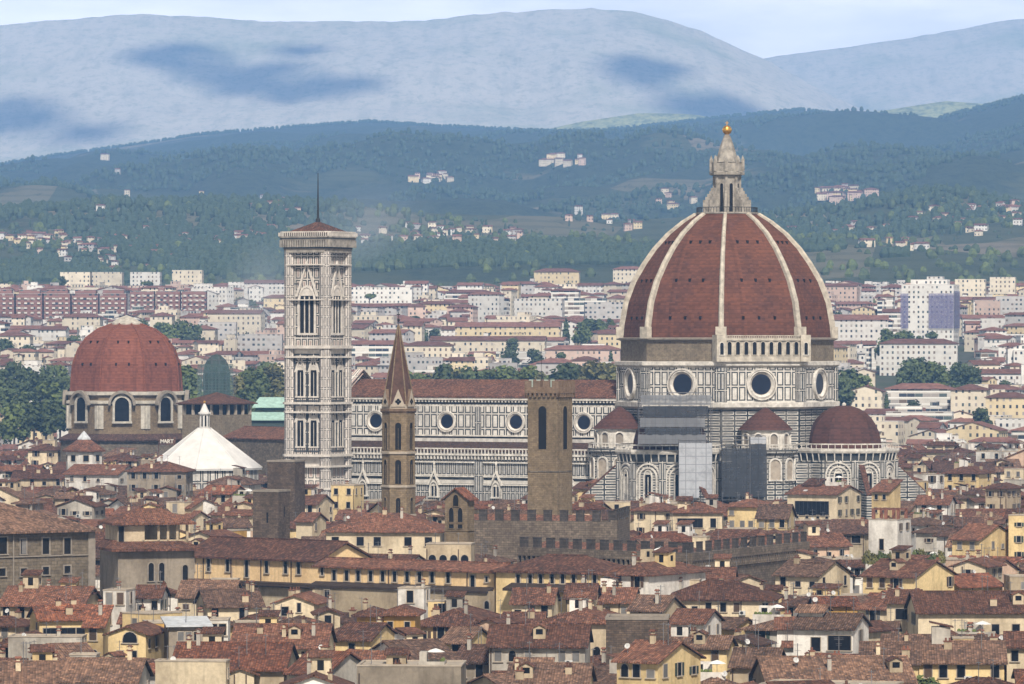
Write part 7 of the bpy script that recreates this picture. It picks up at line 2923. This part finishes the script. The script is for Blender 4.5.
def clump(x, y, z, r, hgt, col):
    a0 = rnd.uniform(0, 6.28)
    n = 5
    ring = lambda q, zz, j: [(x + q * math.cos(a0 + 2 * PI * k / n) * rnd.uniform(.8, 1.2), y + q * math.sin(a0 + 2 * PI * k / n) * rnd.uniform(.8, 1.2), z + zz) for k in range(n)]
    A, B = ring(r * 0.75, 0, 0), ring(r, hgt * 0.45, 1)
    Cc = ring(r * 0.6, hgt * 0.85, 2)
    for P, Q in ((A, B), (B, Cc)):
        for k in range(n):
            j = (k + 1) % n
            mb.face((P[k], P[j], Q[j], Q[k]), col)
    for k in range(n):
        mb.face((Cc[k], Cc[(k + 1) % n], (x, y, z + hgt)), col)


cnt = 0
for k in range(110000):
    t = rnd.random() ** 2.0
    D_ = 4200 + t * 6000
    X = rnd.uniform(-0.125, 0.125) * D_
    m = fbm(X, D_ * 0.55, 420.0, 4, 2.2) + (D_ - 6500) * 0.00005
    if m < 0.13:
        continue
    z = slope_z(X, D_)
    px, py = proj((X, D_, z))
    if py > 300:
        continue
    s = rnd.uniform(0.7, 1.4)
    clump(X, D_, z - 1.5, 3.6 * s, 7.5 * s * rnd.uniform(0.8, 1.3), 0 if rnd.random() < 0.82 else 1)
    cnt += 1
    if cnt > 19000:
        break
for k in range(1500):
    X = rnd.uniform(-1450, 1450)
    D_ = 12200 + rnd.uniform(-60, 10)
    s = rnd.uniform(0.7, 1.2)
    clump(X, D_, hill_z(X, D_) - 2, 4.0 * s, 9.0 * s, 0)
for k in range(800):
    X = rnd.uniform(280, 1350)
    D_ = 10500 + rnd.uniform(-50, 10)
    s = rnd.uniform(0.7, 1.2)
    clump(X, D_, hill2_z(X, D_) - 2, 4.0 * s, 9.0 * s, 0)
for t, px, py, wm in VILLAS:
    for k in range(4):
        X, D_ = t.location.x + rnd.gauss(0, 22), t.location.y + rnd.gauss(0, 60)
        s = rnd.uniform(0.5, 1.1)
        if rnd.random() < 0.3:
            clump(X, D_, slope_z(X, D_) - 1.5, 1.6 * s, 11.0 * s, 1)
        else:
            clump(X, D_, slope_z(X, D_) - 1.5, 3.6 * s, 6.5 * s, 0)
fo = mb.build('forest', ['wood green', 'wood green'])
tag(fo, 'dark woods spread over the slopes behind the city', 'forest', kind='stuff')
# scrub at the foot of the slopes and between the far blocks
mb = MB()
for k in range(2400):
    D_ = rnd.uniform(3600, 5200)
    X = rnd.uniform(-0.12, 0.12) * D_
    if fbm(X, D_, 130.0, 3, 4.4) < -0.02:
        continue
    s = rnd.uniform(0.7, 1.5)
    clump(X, D_, slope_z(X, D_) - 1.5, 3.3 * s, 7.0 * s, 0 if rnd.random() < 0.7 else 1)
fo = mb.build('treeline', ['leaf dark', 'leaf green'])
tag(fo, 'belt of trees where the last houses meet the hills', 'trees', kind='stuff')

# netting on the tall block under repair
for root, px, py, h, n_ in LABELLED:
    if h is pur:
        b = h.blocks[0]
        for x0, x1 in ((-b[2] / 2 - 0.4, -b[2] * 0.36), (0.03 * b[2], b[2] / 2 + 0.4)):
            mb = MB()
            mb.face(((x0, -b[3] / 2 - 1.2, b[4] - 26), (x1, -b[3] / 2 - 1.2, b[4] - 26), (x1, -b[3] / 2 - 1.2, b[4] - 4.5), (x0, -b[3] / 2 - 1.2, b[4] - 4.5)))
            mb.build('netting', ['purple netting'], root)
        mb = MB()
        mb.face(((b[2] / 2 + 0.6, -b[3] / 2 - 1, b[4] - 26), (b[2] / 2 + 0.6, b[3] / 2, b[4] - 26), (b[2] / 2 + 0.6, b[3] / 2, b[4] - 3), (b[2] / 2 + 0.6, -b[3] / 2 - 1, b[4] - 3)))
        mb.build('netting', ['purple netting'], root)
        LAND['purple netted block'] = (928, 310)
LAND.update({'balconied brick flats': (65, 305), 'yellow hillfoot villa': (556, 273), 'tall white flats': (861, 330)})
for h in HOUSES:
    if getattr(h, 'mark', None):
        pass

# ------------------------------------------------------------------ a label for each house, block, villa and tree: look first, then its neighbour
ORD = ['nearest', 'second nearest', 'third nearest', 'fourth nearest', 'fifth nearest', 'sixth nearest', 'seventh nearest', 'eighth nearest', 'ninth nearest', 'tenth nearest', 'eleventh nearest', 'twelfth nearest']
ORD += ['%dth nearest' % k for k in range(13, 60)]


def relation(px, py, names=None, skip=()):
    best = None
    for nm, (x, y) in LAND.items():
        if nm in skip or (names and nm not in names):
            continue
        d = math.hypot((px - x), (py - y) * 1.3)
        if best is None or d < best[0]:
            best = (d, nm, px - x, py - y)
    d, nm, dx, dy = best
    if abs(dy) < abs(dx) * 0.45:
        rel = 'right of' if dx > 0 else 'left of'
    elif abs(dx) < abs(dy) * 0.45:
        rel = 'below' if dy > 0 else 'above'
    else:
        rel = ('lower ' if dy > 0 else 'upper ') + ('right of' if dx > 0 else 'left of')
    return d, rel, nm


def label_all(items, fmt1, fmtn):
    """items: (object, px, py, key words dict)"""
    groups = {}
    for o, px, py, kw in items:
        d, rel, nm = relation(px, py, None, kw.get('skip', ()))
        groups.setdefault((tuple(sorted((k, v) for k, v in kw.items() if k != 'skip')), rel, nm), []).append((d, o, kw, rel, nm))
    for g_ in groups.values():
        g_.sort(key=lambda q: q[0])
        for i, (d, o, kw, rel, nm) in enumerate(g_):
            o['label'] = (fmt1 if len(g_) == 1 else fmtn).format(rel=rel, nm=nm, ord=ORD[min(i, len(ORD) - 1)], **kw)


MARKS = {
    'arched-window cream gable': 'pale yellow gable-fronted house with one big arched window above two small ones',
    'deep ochre wall': 'flat-topped house with a deep ochre wall among red roofs',
    'pale metal roof': 'small grey brown house under a pale metal roof',
    'two-windowed cream gable': 'cream gabled house with two windows, just below the tallest yellow palace',
    'ochre tower house': 'ochre house raised like a tower with hipped roof, below the yellow wing',
    'wide grey-walled house': 'wide pale grey house with long red tiled roof left of the broad brick stump',
    'grey parapet terrace': 'grey brown flat terrace with plain parapet at the lower edge of the roofs',
    'three-storey white house': 'white hipped house with a long blank stained side wall beside the yellow range',
    'eight-windowed cream house': 'long low cream house with a row of eight windows under a hipped roof',
    'yellow gabled corner house': 'pale yellow gabled house in front of the broad brick stump',
    'broad dark loggia window': 'cream house with one broad dark loggia window above four tiny ones',
    'white tower house': 'white flat-topped tower house crowned by a reddish pergola',
    'yellow house under hedge': 'pale yellow gabled house just below the green roof garden',
    'wide-windowed white house': 'white gabled house with one upright and one very wide dark window',
    'long cream roadside house': 'long cream house with four upright windows at the right edge of the roofs',
    'grey brown stone house': 'grey brown hipped house standing before the white pyramid roof',
    'long cream hipped house': 'long cream house with hipped roof between yellow wing and pointed spire'}
items, blocks_ = [], []
for root, px, py, h, n_ in LABELLED:
    b = h.blocks[0]
    if h.kind == 'house':
        if h.mark:
            root['label'] = MARKS[h.mark]
            continue
        tile = {'red brown tile': 'red', 'dark brown tile': 'dark', 'bright red tile': 'bright', 'dull brown tile': 'brown'}.get(h.tmat, 'grey')
        roof = RK[b[5]]
        size = 'long' if b[2] > 16 else 'small' if b[2] < 9 else ''
        look_ = (size + ' ' + h.wmat).strip() if ' ' not in h.wmat else h.wmat
        rk = 'flat roof' if b[5] == 'flat' else roof + ' ' + tile + ' roof'
        items.append((root, px, py, {'a': look_, 'r': rk, 'hs': 'house'}))
    else:
        roof = 'flat roof' if b[5] == 'flat' else RK[b[5]] + ' roof'
        blocks_.append((root, px, py, {'a': ('long ' if b[2] > 30 else '') + ADJ[h.wmat], 'r': roof}))
label_all(items, '{a} {hs} with {r} {rel} the {nm}', '{ord} {a} {hs}, {r}, {rel} the {nm}')
label_all(blocks_, '{a} flats with {r} {rel} the {nm}', '{ord} {a} flats, {r}, {rel} the {nm}')
LAND.update({'golden ball': (726, 130), 'hill at the right edge': (1000, 150)})
label_all([(t, px, py, {'a': ADJ[wm]}) for t, px, py, wm in VILLAS], '{a} villa on the slope, {rel} the {nm}', '{ord} {a} slope villa {rel} the {nm}')
TN = {'broad': 'round-crowned tree', 'cypress': 'slender dark cypress', 'pine': 'flat-topped pine', 'shrub': 'shrub'}
TCN = {'leaf green': 'green', 'leaf dark': 'dark green', 'leaf olive': 'olive green'}
label_all([(t, px, py, {'a': TCN[c], 'k': TN[k]}) for t, px, py, k, c in TREES if k != 'shrub'], '{a} {k} {rel} the {nm}', '{ord} {a} {k} {rel} the {nm}')
sh_ = sorted([q for q in TREES if q[3] == 'shrub'], key=lambda q: q[1])
for i, (t, px, py, k, c) in enumerate(sh_):
    t['label'] = '%s garden shrub on the roof terrace, %s from the white tower house' % (TCN[c], ['first', 'second', 'third', 'fourth', 'fifth', 'sixth', 'seventh', 'eighth', 'ninth', 'tenth', 'eleventh', 'twelfth', 'thirteenth'][i])
